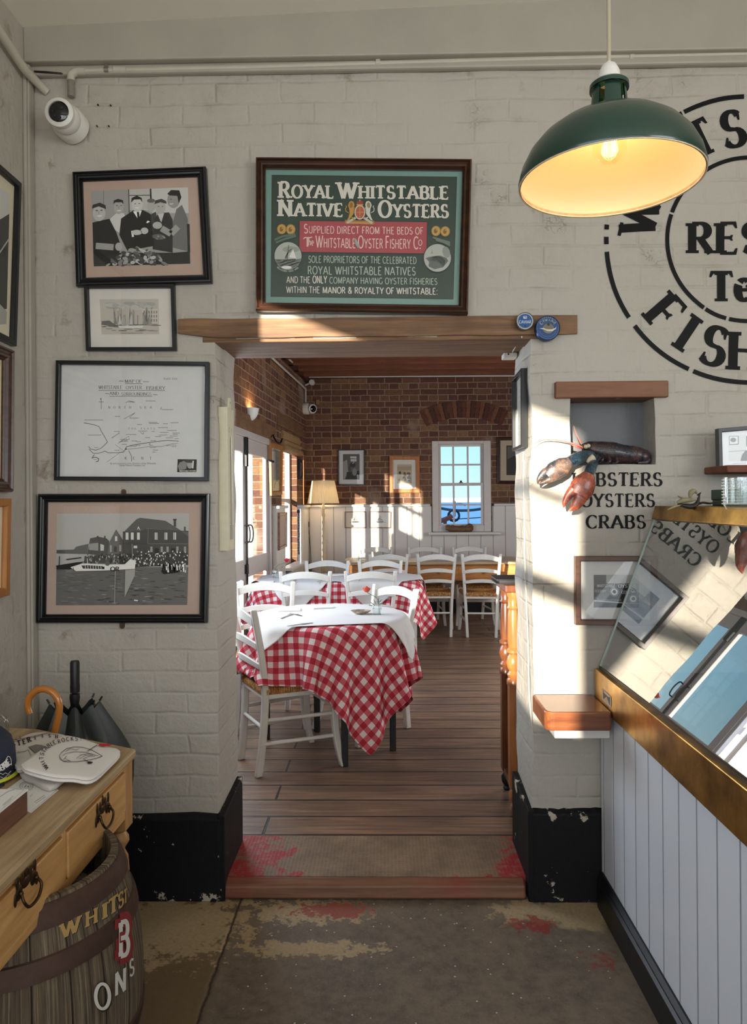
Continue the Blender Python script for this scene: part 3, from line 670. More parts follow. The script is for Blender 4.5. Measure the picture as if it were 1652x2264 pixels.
# ---- timber lintels
a, b = onY(395, 717, 0), onY(1275, 703, 0)
mb = MB(); n = 30; rr = []
for i in range(n + 1):
    x = a.x + (b.x - a.x) * i / n; w = noise.noise(Vector((x * 6, 2, 0))) * .005; z0 = 2.078 + w; z1 = 2.148 + noise.noise(Vector((x * 5, 7, 0))) * .006
    if i < 3: z0 += (3 - i) * .006
    rr.append([(x, -.012 + w * .4, z0), (x, .02, z0), (x, .02, z1), (x, -.012 + w * .4, z1)])
mb.rings(rr); mb.build('trim_6', M_oldwood, kind='structure', smooth_=30)
mb = MB()
mb.box((DX0 - .05, .0, DZ - .012), (DX1 + .06, .13, DZ + .02)); mb.box((DX0 - .05, .138, DZ - .006), (DX1 + .06, .33, DZ + .02)); mb.build('trim_7', M_oldwood, kind='structure', bev=.004)
a, b = onY(1229, 880, -.02), onY(1479, 841, -.02)
mb = MB(); mb.box((a.x, -.02, a.z), (b.x, .14, b.z)); mb.build('trim_8', M_brownbeam, kind='structure', bev=.004)

# ================================================================== DINING ROOM SHELL
YB, XB = 6.526, -1.018                             # back wall, and the back left corner on it
uL = Vector((0.0592, 0.99825, 0)).normalized(); nL = Vector((uL.y, -uL.x, 0)); pL = Vector((XB, YB, 0))
def LW(Y, z=0.0, off=0.0):                         # a point of the slanting left wall at depth Y
    q = pL + uL * ((Y - YB) / uL.y); return q + Z1 * z + nL * off
def onL(px, py, off=0.0): return onP(px, py, pL + nL * off, nL)
mb = MB(); mb.box((-1.9, .3605, -.05), (2.9, YB + .1, FZ)); mb.build('floor', M_planks, kind='structure', org=(0, 0, 0))
CZ = 3.10
WX0, WX1, WZ0, WZ1 = 0.585, 1.330, 1.085, 2.235   # back window opening
slab('wall_back', (0, YB, 0), X1, Z1, (0, -1, 0), (-1.4, 2.9), (FZ, CZ + .3), [(WX0, WX1, WZ0, WZ1)], 0.34, M_brick_x, 0.12, 0.004, edgejit=.006)
sY = lambda Y: (Y - YB) / uL.y
DY0, DY1 = 2.62, 4.45                              # French doors
WY0, WY1 = 4.98, 5.90                              # side window
HY0, HY1 = 0.4, 3.1                              # nearer side window
slab('wall_left', pL, uL, Z1, nL, (sY(.33), 0.0), (FZ, CZ + .3), [(sY(DY0), sY(DY1), FZ - 1, 2.09), (sY(WY0), sY(WY1), .75, 2.24), (sY(1.9), sY(3.1), FZ - 1, 2.44), (sY(.4), sY(1.9), 1.68, 2.44)], 0.18, M_brick_y, 0.12, 0.004, edgejit=.006)
slab('wall_right', (2.75, 0, 0), X2, Z1, (-1, 0, 0), (.33, YB), (FZ, CZ + .3), [(1.5, 3.0, 1.0, 2.2)], 0.3, M_brick_y)
M_dark = wood('dark ceiling boards', C(96, 52, 32), C(62, 32, 20), 0, 0.55, 1, 8, False, 0.2)
mb = MB(); mb.box((-1.9, .33, CZ + .12), (2.9, YB + .05, CZ + .2)); mb.build('ceiling', M_dark, kind='structure')
M_joist = wood('brown ceiling joist', C(134, 76, 46), C(96, 52, 30), 0, 0.5, 1, 8, False, 0.2)
Yj = YB - .42; k = 9
while Yj > .5:
    mb = MB(); mb.box((-1.5, Yj - .03, CZ - .10), (2.7, Yj + .03, CZ + .118)); mb.build('trim_%d' % k, M_joist, kind='structure', bev=.004); Yj -= .36; k += 1
# wall plate timbers
mb = MB(); mb.box((-1.2, YB - .05, CZ - .06), (2.7, YB - .002, CZ + .1)); mb.build('trim_30', M_dark, kind='structure')
mb = MB(); A, B = LW(.4, CZ - .02, .03), LW(YB - .06, CZ - .02, .03); mb.bar(A, B, .055, .16); mb.build('trim_31', M_dark, kind='structure')
# timber lintels over the left openings
for nm, (a_, b_, z_) in (('trim_32', (3.12, DY1 + .16, 2.09)), ('trim_39', (.25, 3.25, 2.44)), ('trim_33', (WY0 - .22, WY1 + .35, 2.27))):
    mb = MB(); mb.bar(LW(a_, z_ + .07, -.05), LW(b_, z_ + .07, -.05), .14, .14); mb.build(nm, M_oldwood, kind='structure', bev=.006)
# dado: back wall (with the window recess), left wall, caps
DT = 1.36 + FZ - .02
slab('trim_34', (0, YB - .045, 0), X1, Z1, (0, -1, 0), (XB - .02, 2.7), (FZ, DT), [(WX0 - .01, WX1 + .01, WZ0 - .034, 9)], .0435, M_dado_x)
mb = MB(); mb.box((XB - .02, YB - .085, DT), (WX0 - .03, YB, DT + .03)); mb.box((WX1 + .03, YB - .085, DT), (2.7, YB, DT + .03)); mb.build('trim_35', M_white, kind='structure', bev=.006)
mb = MB(); mb.bar(LW(DY1 + .07, (DT + FZ) / 2, .02), LW(WY0, (DT + FZ) / 2, .02), .04, DT - FZ); mb.bar(LW(WY1, (DT + FZ) / 2, .02), LW(YB - .05, (DT + FZ) / 2, .02), .04, DT - FZ)
mb.bar(LW(WY0, .36, .02), LW(WY1, .36, .02), .04, .72 - FZ + .04); mb.build('trim_36', M_dado_y, kind='structure')
mb = MB(); mb.bar(LW(DY1 + .07, DT + .015, .035), LW(WY0, DT + .015, .035), .08, .03); mb.bar(LW(WY1, DT + .015, .035), LW(YB - .09, DT + .015, .035), .08, .03); mb.bar(LW(WY0 - .03, .76, .05), LW(WY1 + .03, .76, .05), .14, .03); mb.build('trim_37', M_white, kind='structure', bev=.005)
M_blackskirt = flat('black gloss skirting', C(18, 19, 23), 0.35)
mb = MB(); mb.box((XB, YB - .065, FZ), (2.7, YB - .046, FZ + .17)); mb.build('baseboard_back', M_blackskirt, kind='structure')

# ---- back sash window
M_glass = pane('window glass', (0.97, 0.99, 0.98, 1)); M_sash = flat('off white window paint', C(224, 214, 206), 0.4, nz=0.06)
win = thing('window_2', None, None, ((WX0 + WX1) / 2, YB, WZ0)); win['kind'] = 'structure'
yF = YB - .005; q0, q1 = onY(970, 985, YB + .08), onY(1067, 1162, YB + .08)
gx0, gx1, gz0, gz1 = q0.x, q1.x, q1.z + .02, q0.z
def wframe(mb, x0, x1, z0, z1, y0, y1, w):
    mb.box((x0, y0, z0), (x0 + w, y1, z1)); mb.box((x1 - w, y0, z0), (x1, y1, z1)); mb.box((x0 + w, y0, z1 - w), (x1 - w, y1, z1)); mb.box((x0 + w, y0, z0), (x1 - w, y1, z0 + w))
mb = MB(); cw = gx0 - WX0 - .01
mb.box((WX0, yF - .012, WZ0), (WX0 + cw, yF + .10, WZ1)); mb.box((WX1 - (WX1 - gx1) + .01, yF - .012, WZ0), (WX1, yF + .10, WZ1)); mb.box((WX0 + cw, yF - .012, gz1 + .01), (gx1 + .01, yF + .10, WZ1)); mb.box((WX0 + cw, yF - .01, WZ0), (gx1 + .01, yF + .1, gz0 - .01))
mb.build('window_frame', M_sash, win, bev=.005, world=True)
zm = (gz0 + gz1) / 2 + .005
for nm, z0, z1, yo in (('lower_sash', gz0 - .03, zm + .018, .025), ('upper_sash', zm - .018, gz1 + .02, .06)):
    mb = MB(); y0, y1 = yF + yo, yF + yo + .033; wframe(mb, gx0 - .012, gx1 + .012, z0, z1, y0, y1, .036)
    for k in (1, 2): x = gx0 + (gx1 - gx0) * k / 3; mb.box((x - .011, y0 + .004, z0 + .02), (x + .011, y1 - .004, z1 - .02))
    zz = (z0 + z1) / 2; mb.box((gx0, y0 + .005, zz - .011), (gx1, y1 - .005, zz + .011))
    so = mb.build(nm, M_sash, win, bev=.003, world=True)
    g = MB(); g.add([(gx0, y0 + .016, z0 + .02), (gx1, y0 + .016, z0 + .02), (gx1, y0 + .016, z1 - .02), (gx0, y0 + .016, z1 - .02)], [(0, 1, 2, 3)]); g.build('glass', M_glass, so, world=True)
mb = MB(); xm = (gx0 + gx1) / 2; mb.box((xm - .025, yF + .012, zm + .018), (xm + .025, yF + .055, zm + .026)); mb.lathe([(.002, .022), (.012, .020), (.014, .01), (.008, 0)], (xm, yF + .03, zm + .026), 12); mb.build('sash_latch', flat('dark brass', C(70, 52, 34), .4, 1), win, world=True)
mb = MB(); mb.box((WX0 - .05, YB - .16, WZ0 - .035), (WX1 + .10, YB + .0, WZ0 - .002)); mb.build('window_sill', M_white, win, bev=.006, world=True)

# ---- French doors on the left
M_blackiron = flat('black iron', C(24, 24, 26), 0.45, 0.4); M_doorpaint = flat('grey white door paint', C(206, 198, 194), 0.35, nz=0.05)
dr = thing('door_1', None, None, LW((DY0 + DY1) / 2, FZ)); dr['kind'] = 'structure'
def Lbox(mb, Y0, Y1, z0, z1, o0, o1):
    mb.hexa([LW(Y0, z0, o0), LW(Y1, z0, o0), LW(Y1, z0, o1), LW(Y0, z0, o1)], [LW(Y0, z1, o0), LW(Y1, z1, o0), LW(Y1, z1, o1), LW(Y0, z1, o1)])
mb = MB(); Lbox(mb, DY0, DY0 + .04, FZ, 2.09, -.055, .0); Lbox(mb, DY1 - .06, DY1, FZ, 2.09, -.055, .012); Lbox(mb, DY0, DY1, 2.03, 2.09, -.055, .012); Lbox(mb, DY0 + .06, DY1 - .06, FZ, FZ + .03, -.09, .01)
mb.build('door_frame', M_doorpaint, dr, bev=.005, world=True)
ym = (DY0 + DY1) / 2 - .015
for a_, b_ in ((DY0 + .06, ym), (ym, DY1 - .06)):
    mb = MB(); w = .085; z0, z1, zl0, zl1 = FZ + .035, 2.03, .82, .985
    Lbox(mb, a_ + .003, a_ + w, z0, z1, -.045, -.012); Lbox(mb, b_ - w, b_ - .003, z0, z1, -.045, -.012)
    for p_, q_ in ((z0, z0 + .2), (zl0, zl1), (z1 - .13, z1)): Lbox(mb, a_ + w, b_ - w, p_, q_, -.045, -.012)
    lf = mb.build('door_leaf', M_doorpaint, dr, bev=.004, world=True)
    g = MB()
    for p_, q_ in ((z0 + .2, zl0), (zl1, z1 - .13)): g.add([LW(a_ + w, p_, -.03), LW(b_ - w, p_, -.03), LW(b_ - w, q_, -.03), LW(a_ + w, q_, -.03)], [(0, 1, 2, 3)])
    g.build('glass', M_glass, lf, world=True)
mb = MB(); mb.tube([LW(ym - .02, FZ + .25, .004), LW(ym - .02, 2.02, .004)], .009, 8)
Lbox(mb, ym - .05, ym + .01, 1.78, 2.03, -.008, .014); Lbox(mb, ym - .045, ym + .005, .86, .94, -.008, .012); mb.build('bolt', M_blackiron, dr, world=True)
for yy in (ym - .06, ym + .05):
    mb = MB(); mb.tube(crv([LW(yy, 1.13, -.005), LW(yy, 1.135, .03), LW(yy, 1.20, .042), LW(yy, 1.27, .03), LW(yy, 1.275, -.005)], 5), .006, 8); mb.build('door_handle', M_blackiron, dr, world=True)
mb = MB(); Lbox(mb, DY1 - .09, DY1 + .05, 1.865, 1.885, -.006, .03); mb.build('door_stay', M_blackiron, dr, world=True)

# ---- side window and the unseen nearer one
for nm, (a_, b_, z0, z1) in (('window_3', (WY0, WY1, .75, 2.24)), ('window_4', (HY0, 1.9, 1.68, 2.44)), ('window_5', (1.9, DY0, FZ, 2.44))):
    w_ = thing(nm, None, None, LW((a_ + b_) / 2, z0)); w_['kind'] = 'structure'
    mb = MB()
    for p_, q_ in ((a_, a_ + .06), (b_ - .06, b_)): Lbox(mb, p_, q_, z0, z1, -.14, -.08)
    for p_, q_ in ((z0, z0 + .06), (z1 - .06, z1), ((z0 + z1) / 2 - .02, (z0 + z1) / 2 + .02)): Lbox(mb, a_ + .06, b_ - .06, p_, q_, -.14, -.08)
    Lbox(mb, (a_ + b_) / 2 - .012, (a_ + b_) / 2 + .012, z0 + .06, z1 - .06, -.125, -.095)
    mb.build('window_frame', M_sash, w_, bev=.004, world=True)
    g = MB(); g.add([LW(a_ + .05, z0 + .05, -.11), LW(b_ - .05, z0 + .05, -.11), LW(b_ - .05, z1 - .05, -.11), LW(a_ + .05, z1 - .05, -.11)], [(0, 1, 2, 3)]); g.build('glass', M_glass, w_, world=True)

# ---- outside: quay, shore and sea
M_quay = flat('pale concrete quay', C(196, 190, 180), 0.8, nz=0.15, nscale=2)
mb = MB(); mb.box((-60, -40, -.6), (60, 9.5, -.16)); mb.build('ground', M_quay, kind='structure')
def m_sea():
    m, nt, p, o = newmat('blue sea')
    n = node(nt, 'TexNoise', {'Vector': geo(nt, (0.05, 0.4, 1)), 'Scale': 1.0, 'Detail': 5.0})
    nt.links.new(mixc(nt, n.outputs[0], C(92, 164, 222), C(140, 196, 236)), p.inputs['Base Color']); p.inputs['Roughness'].default_value = 0.5
    return m
mb = MB(); mb.add([(-3000, 9.5, -1.2), (3000, 9.5, -1.2), (3000, 4800, -1.2), (-3000, 4800, -1.2)], [(0, 1, 2, 3)]); meta(mb.build('sea', m_sea(), org=(0, 0, -1.2)), 'blue sea beyond the back window', 'sea', kind='stuff')
mb = MB(); mb.rings([[(-900 + 60 * i, 2400, -2), (-900 + 60 * i, 2400, 14 + 7 * noise.noise(Vector((i * .6, 3, 0)))), (-900 + 60 * i, 2450, 10)] for i in range(40)], cap=False)
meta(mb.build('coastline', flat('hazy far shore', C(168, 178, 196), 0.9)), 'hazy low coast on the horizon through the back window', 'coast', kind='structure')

M_render = flat('white render', C(232, 230, 224), .7); M_bluedoor = flat('blue door paint', C(96, 146, 190), .5)
ht = thing('outbuilding', 'white outbuilding with a pale blue door seen through the glass doors', 'building', (-2.1, 7.4, -.16))
mb = MB(); mb.box((-2.45, 7.2, -.16), (-1.78, 7.7, 3.1)); mb.build('wall', M_render, ht, world=True)
mb = MB(); mb.box((-2.02, 7.15, -.16), (-1.93, 7.1995, 1.85)); mb.build('door', M_bluedoor, ht, world=True)

# relieving arch of bricks on edge above the back window
mb = MB(); ac = onY(1027, 1104, YB - .004); R0, R1, na = 1.04, 1.255, 19
for i in range(na):
    t0, t1 = (math.radians(-27 + 54 * (i + k) / na) for k in (.06, .94)); f = lambda r, t_, y: (ac.x + r * math.sin(t_), y, ac.z + r * math.cos(t_)); e = .003 * (i % 3)
    mb.hexa([f(R0, t0, YB + .02), f(R0, t1, YB + .02), f(R0, t1, YB - .008 - e), f(R0, t0, YB - .008 - e)], [f(R1, t0, YB + .02), f(R1, t1, YB + .02), f(R1, t1, YB - .008 - e), f(R1, t0, YB - .008 - e)], i % 3)
mb.build('trim_38', [flat('arch brick', C(112, 64, 46), .85, nz=.3, nscale=25, bump=.3), flat('arch brick pale', C(134, 86, 60), .85, nz=.3, nscale=25, bump=.3), flat('arch brick dark', C(92, 56, 46), .85, nz=.3, nscale=25, bump=.3)], kind='structure', bev=.005)

# ================================================================== PICTURES ON THE SHOP WALLS
M_print = printmat('printed paper'); M_signprint = printmat('sign paint', 0.4, 0.4)
M_black = flat('black frame lacquer', C(20, 20, 22), 0.32, spec=0.45); M_darkbrown = wood('dark brown frame wood', C(84, 50, 32), C(40, 22, 14), 0, 0.3, 1, 10, bump=.1, coat=.3)
M_picglass = pane('picture glass', (1, 1, 1, 1), 1.0)
G = lambda v: C(*(int(min(255, v * 1.1)),) * 2, int(min(255, v * 1.07)))
PROF_FLAT = [(0, 0), (0, 1), (.08, 1.06), (.8, 1.06), (.92, 1), (1, .55), (1, .3)]
PROF_MOULD = [(0, 0), (0, .8), (.10, 1.1), (.24, 1.15), (.32, .95), (.45, .85), (.60, .98), (.74, .92), (.84, .62), (.94, .66), (1, .5), (1, .3)]
def framed(name, label, corners, wpx, zoom, n, wall, d, mat, prof=PROF_FLAT, mount=None, art=None, mount_at=.30, group=None, cat='picture', glass=True, parts=None, lw=None):
    """corners: TL TR BR BL of the frame's outer edge in crop coordinates; wall: a point of the wall plane"""
    n = Vector(n); wall = Vector(wall); conv = lambda q: (zoom[0] + q[0] / zoom[2], zoom[1] + q[1] / zoom[2])
    c = [onP(*conv(q), wall + n * d, n) - n * d for q in corners]
    t = thing(name, label, cat, tuple((c[2] + c[3]) / 2), 0, group)
    e1 = (c[1] - c[0]).normalized(); e2 = (c[3] - c[0]).normalized()
    w = lw or wpx / zoom[2] * (onP(*conv(corners[0]), wall + n * d, n) - CAM).dot(RM @ Vector((0, 0, -1))) / F
    ins = lambda k: [c[0] + (e1 + e2) * k, c[1] + (-e1 + e2) * k, c[2] - (e1 + e2) * k, c[3] + (e1 - e2) * k]
    mb = MB(); L = [[p + n * (h * d) for p in ins(a * w)] for a, h in prof]
    vs_ = [p for l in L for p in l]; fs = []
    for k in range(len(L) - 1):
        for i in range(4): j = (i + 1) % 4; fs.append((k * 4 + i, k * 4 + j, k * 4 + 4 + j, k * 4 + 4 + i))
    mb.add(vs_, fs); mb.build('frame', mat, t, world=True)
    I = ins(w * .97)
    if mount:
        mb = MB(); mb.add([p + n * (d * mount_at) for p in (I[3], I[2], I[1], I[0])], [(0, 1, 2, 3)]); mb.add([p + n * .001 for p in ins(.002)], [(0, 1, 2, 3)])
        mb.build('mount', flat(name + ' mount', mount, .8, nz=.05), t, world=True)
    if art:
        a = Art(lambda px, py: onP(px, py, wall + n * (d * mount_at), n), n, zoom); a.k = 4
        art(a); a.build(cat == 'sign' and 'sign_panel' or 'print', M_signprint if cat == 'sign' else M_print, t)
    if glass:
        mb = MB(); mb.add([p + n * (d * mount_at + (.012 if cat == 'sign' else .0055)) for p in (I[3], I[2], I[1], I[0])], [(0, 1, 2, 3)]); mb.build('glass', M_picglass, t, world=True)
    if parts: parts(t)
    return t
NF = (0, -1, 0); WF = (0, 0, 0)
R_ = random.Random(3)

# ---- photograph of laughing fishermen
def art_men(a):
    a.poly([(665, 238), (685, 790), (1390, 770), (1373, 212)], G(148)); a.poly([(940, 228), (942, 380), (1095, 380), (1095, 222)], G(176)); a.poly([(1105, 222), (1110, 400), (1378, 400), (1373, 212)], G(186)); a.line([(940, 228), (945, 400)], 7, G(60)); a.line([(940, 272), (1095, 270)], 6, G(70)); a.line([(1100, 222), (1104, 330)], 12, G(40)); a.line([(757, 236), (757, 420)], 5, G(110))
    a.poly([(800, 500), (806, 440), (850, 402), (905, 400), (930, 470), (900, 560)], G(196)); a.ell(868, 358, 36, 50, G(160)); a.poly([(828, 335), (832, 308), (862, 296), (898, 306), (903, 336), (890, 322), (842, 322)], G(35)); a.poly([(852, 380), (862, 387), (880, 386), (888, 377)], G(205)); a.line([(868, 350), (866, 368)], 4, G(120)); a.ell(855, 345, 6, 3, G(60)); a.ell(885, 345, 6, 3, G(60), up=False)
    a.poly([(1080, 420), (1140, 390), (1150, 560), (1080, 560)], G(60)); a.ell(1105, 348, 31, 46, G(165)); a.ell(1104, 310, 30, 15, G(95))
    a.poly([(1128, 440), (1160, 400), (1235, 395), (1262, 450), (1262, 690), (1115, 665)], G(44)); a.poly([(1150, 405), (1200, 400), (1178, 470)], G(190)); a.ell(1172, 358, 38, 48, G(168)); a.poly([(1128, 335), (1135, 308), (1180, 296), (1214, 312), (1218, 332), (1172, 322)], G(58)); a.ell(1158, 352, 6, 3, G(60)); a.ell(1188, 352, 6, 3, G(60), up=False)
    a.poly([(885, 440), (975, 380), (1045, 378), (1098, 405), (1130, 640), (930, 675), (872, 560)], G(28)); a.poly([(972, 388), (1036, 382), (1012, 450)], G(226)); a.line([(1008, 392), (1014, 450)], 16, G(22)); a.ell(1003, 338, 40, 54, G(190)); a.poly([(958, 325), (962, 290), (1000, 272), (1036, 290), (1040, 322), (1025, 300), (980, 302)], G(34)); a.poly([(986, 360), (994, 368), (1012, 367), (1020, 357)], G(215)); a.ell(988, 332, 6, 3, G(60)); a.ell(1018, 330, 6, 3, G(60), up=False)
    a.poly([(1068, 470), (1080, 455), (1096, 462), (1078, 474)], G(230)); a.line([(965, 530), (972, 575)], 14, G(220)); a.ell(1000, 542, 38, 19, G(182)); a.ell(1056, 530, 28, 24, G(182), up=False)
    a.poly([(1262, 470), (1290, 370), (1330, 340), (1372, 440), (1386, 684), (1262, 652)], G(104)); a.poly([(1365, 480), (1386, 480), (1390, 690), (1372, 684)], G(36)); a.line([(1300, 500), (1250, 552), (1180, 512)], 46, G(150)); a.ell(1150, 490, 34, 26, G(170)); a.ell(1268, 305, 46, 60, G(140)); a.poly([(1222, 260), (1250, 232), (1310, 234), (1326, 285), (1306, 330), (1296, 275), (1240, 272)], G(24)); a.ell(1250, 300, 6, 3, G(60)); a.poly([(1236, 332), (1246, 340), (1262, 337), (1268, 328)], G(190))
    a.poly([(676, 470), (735, 455), (800, 442), (850, 540), (885, 640), (870, 700), (690, 760), (684, 760)], G(30)); a.line([(700, 640), (830, 650)], 46, G(150)); a.ell(868, 646, 26, 30, G(165)); a.ell(724, 402, 46, 58, G(176)); a.poly([(672, 368), (678, 340), (730, 324), (772, 344), (775, 372), (722, 352)], G(44)); a.ell(708, 382, 9, 5, G(80)); a.ell(742, 380, 9, 5, G(80), up=False); a.poly([(706, 420), (720, 428), (740, 426), (750, 415)], G(215)); a.line([(724, 386), (722, 408)], 5, G(130))
    a.poly([(684, 740), (686, 790), (1390, 770), (1388, 680), (1270, 690), (880, 690)], G(38))
    a.k += 1
    for i in range(90):
        x = R_.gauss(1030, 105); h = 120 * math.exp(-((x - 1010) / 190) ** 2)
        if 790 < x < 1265: a.ell(x, 778 - R_.random() * h - (x - 1000) * .02, R_.uniform(12, 30), R_.uniform(7, 15), G(R_.choice((70, 95, 120, 150, 180, 60))), R_.uniform(-.9, .9), 9)
    a.ell(1160, 575, 48, 20, G(96), .1)
    for i in range(8): a.ell(1125 + i * 11, 572 + (i % 3) * 8, 10, 6, G(90 + 20 * (i % 4)), .6, 8, up=i == 0)
framed('framed_photograph', 'black framed photograph of six laughing fishermen with an oyster pile', [(525, 95), (1500, 55), (1545, 905), (552, 932)], 66, (0, 350, 3.304), NF, WF, .026, M_black, PROF_MOULD, C(190, 164, 148), art_men)

# ---- engraving of a harbour
def art_harbour(a):
    a.poly([(728, 1030), (742, 1287), (1163, 1285), (1158, 1028)], C(196, 190, 178))
    for i in range(26): a.ell(R_.uniform(800, 1110), R_.uniform(1050, 1100), R_.uniform(20, 55), R_.uniform(8, 20), G(R_.randint(150, 182)), 0, 12)
    a.poly([(1035, 1100), (1042, 1200), (1155, 1205), (1155, 1100)], C(206, 200, 188)); a.k += 1
    for i in range(6):
        for j in range(3): a.rect(1050 + i * 18, 1115 + j * 30, 1058 + i * 18, 1133 + j * 30, G(120), up=False)
    for i in range(38): x = R_.uniform(820, 1120); a.line([(x, R_.uniform(1085, 1150)), (x + R_.uniform(-5, 5), 1220)], R_.uniform(2, 4), G(R_.randint(70, 120)))
    for i in range(16): x = R_.uniform(830, 1090); a.poly([(x, 1215), (x + 22, 1212), (x + 10, R_.uniform(1110, 1160))], G(R_.randint(120, 190)))
    for i in range(30): a.ell(R_.uniform(760, 1140), R_.uniform(1212, 1262), R_.uniform(15, 50), R_.uniform(2, 5), G(R_.randint(70, 150)), 0, 10)
    a.poly([(745, 1190), (742, 1215), (830, 1232), (840, 1215), (800, 1185)], G(95)); a.poly([(860, 1225), (1050, 1222), (1040, 1240), (880, 1242)], G(205)); a.line([(880, 1278), (1045, 1277)], 4, G(120))
framed('framed_engraving', 'small black framed engraving of a harbour with sailing ships', [(612, 920), (1270, 915), (1284, 1403), (627, 1404)], 27, (0, 350, 3.304), NF, WF, .022, M_black, PROF_FLAT, C(222, 218, 208), art_harbour)

# ---- oyster fishery map
def art_map(a):
    k = C(52, 50, 50); ser = dict(thick=.13, thin=.05, serif=.05)
    def tx(t, x0, x1, y, h, **o): a.text(letters(t, **(o or ser)), x0, x1, y, h, k, up=False)
    a.k += 1
    tx('MAP OF', 912, 1034, 285, 22); tx('WHITSTABLE', 720, 892, 330, 24); tx('OYSTER', 920, 1036, 332, 24); tx('FISHERY', 1070, 1206, 335, 24); tx('AND', 800, 868, 374, 22); tx('SURROUNDINGS', 888, 1106, 378, 22); tx('PLATE XXIX', 1196, 1296, 263, 14)
    for x0, x1, y in ((915, 1040, 292), (720, 1206, 340), (800, 1112, 383), (868, 905, 272), (1045, 1088, 277), (768, 796, 364), (1118, 1150, 371)): a.line([(x0, y), (x1, y + 1)], 3, k, up=False)
    def sp(t, x0, x1, y, h):
        st = (x1 - x0) / max(len(t) - 1, 1)
        for i, ch in enumerate(t):
            if ch != ' ': a.text(letters(ch, **ser), x0 + st * i, x0 + st * i + h * .75, y, h, k, up=False)
    sp('NORTH SEA', 792, 1095, 474, 18); sp('THE FLATS', 938, 1122, 626, 13); sp('KENT', 912, 1092, 846, 20)
    a.line([(740, 405), (740, 476)], 3, k, up=False); a.line([(722, 424), (758, 424)], 3, k, up=False); a.line([(732, 396), (736, 408), (742, 394)], 3, k, up=False)
    coast = [(612, 578), (660, 586), (700, 596), (725, 606), (740, 640), (765, 680), (785, 718), (760, 745), (735, 765), (700, 778), (660, 768), (648, 750)]
    a.line(coast, 4, k, up=False); a.line([(650, 770), (680, 800), (720, 800), (770, 785), (790, 797), (860, 797), (905, 790), (925, 752), (980, 738), (1100, 720), (1180, 710), (1230, 706), (1305, 712)], 4, k, up=False)
    a.line([(925, 770), (1000, 765), (1090, 750), (1180, 752), (1240, 735), (1300, 724)], 2.5, k, up=False); a.line([(690, 810), (672, 835), (700, 828), (722, 840), (716, 860), (700, 862)], 5, k, up=False)
    a.line([(860, 730), (940, 675), (945, 700), (870, 718)], 2, k, up=False); a.line([(840, 735), (905, 785)], 2, k, up=False); a.line([(780, 865), (870, 800)], 2, k, up=False); a.line([(940, 780), (960, 820), (962, 860)], 5, C(120, 118, 116), up=False); a.line([(905, 550), (985, 505)], 2.5, k, up=False); a.line([(945, 540), (988, 503)], 2.5, k, up=False); a.line([(918, 432), (940, 418), (985, 426)], 3, k, up=False); a.line([(1172, 480), (1182, 464)], 3, k, up=False); a.ell(920, 769, 6, 5, k, up=False); a.ell(1094, 732, 4, 4, k, up=False); a.line([(815, 690), (875, 650)], 6, C(150, 148, 145), up=False); a.line([(1025, 645), (1045, 662), (1050, 645)], 2.5, k, up=False)
    for x, y, w in ((617, 557, 140), (645, 667, 100), (838, 531, 46), (948, 543, 68), (1000, 590, 38), (1085, 575, 66), (1090, 583, 72), (1190, 584, 38), (1245, 577, 62), (1155, 613, 72), (1010, 638, 70), (1108, 640, 24), (1220, 634, 72), (1168, 648, 70), (1260, 652, 58), (1262, 662, 36), (920, 663, 78), (1160, 667, 66), (1240, 675, 60), (1060, 686, 38), (1132, 678, 50), (1212, 688, 54), (1275, 694, 30), (960, 710, 45), (890, 735, 40), (950, 748, 50), (1090, 742, 30), (1094, 758, 50), (1115, 777, 44), (1112, 791, 30), (1215, 744, 38), (1254, 741, 36), (1252, 752, 36), (836, 778, 40), (688, 758, 30), (685, 845, 26), (990, 742, 40), (1100, 708, 45), (940, 426, 46), (1065, 418, 74), (1180, 481, 84), (880, 700, 58), (882, 712, 58), (995, 716, 40), (835, 640, 45)):
        for q in range(int(w / 6)): a.line([(x + q * 6, y + (q % 3) * 1.5), (x + q * 6 + 4, y + ((q + 1) % 2) * 2.5 - 3)], 3.2, k, up=False)
    for (wd, y) in ((' By kind permission of the Directors of the Whitstable', 880), ('Oyster Fishery Company, Ltd.', 894)): a.text(sans(wd.strip()), 805 if y == 880 else 870, 1140 if y == 880 else 1060, y, 13, k, up=False)
    a.poly([(1298, 843), (1294, 938), (1435, 938), (1438, 845)], G(30)); a.poly([(1300, 895), (1312, 868), (1345, 855), (1368, 862), (1360, 915), (1310, 925)], G(125)); a.ell(1388, 882, 22, 30, G(150)); a.ell(1385, 858, 36, 12, G(55)); a.line([(1412, 855), (1408, 910)], 10, G(205)); a.text(letters('WHITSTABLE OYSTERS', thick=.2, thin=.12), 1312, 1432, 934, 9, G(225))
framed('framed_map', 'black framed map of an oyster fishery on white paper', [(407, 120), (1525, 131), (1518, 1004), (393, 997)], 30, (0, 760, 3.304), NF, WF, .024, M_black, PROF_FLAT, C(216, 217, 216), art_map)

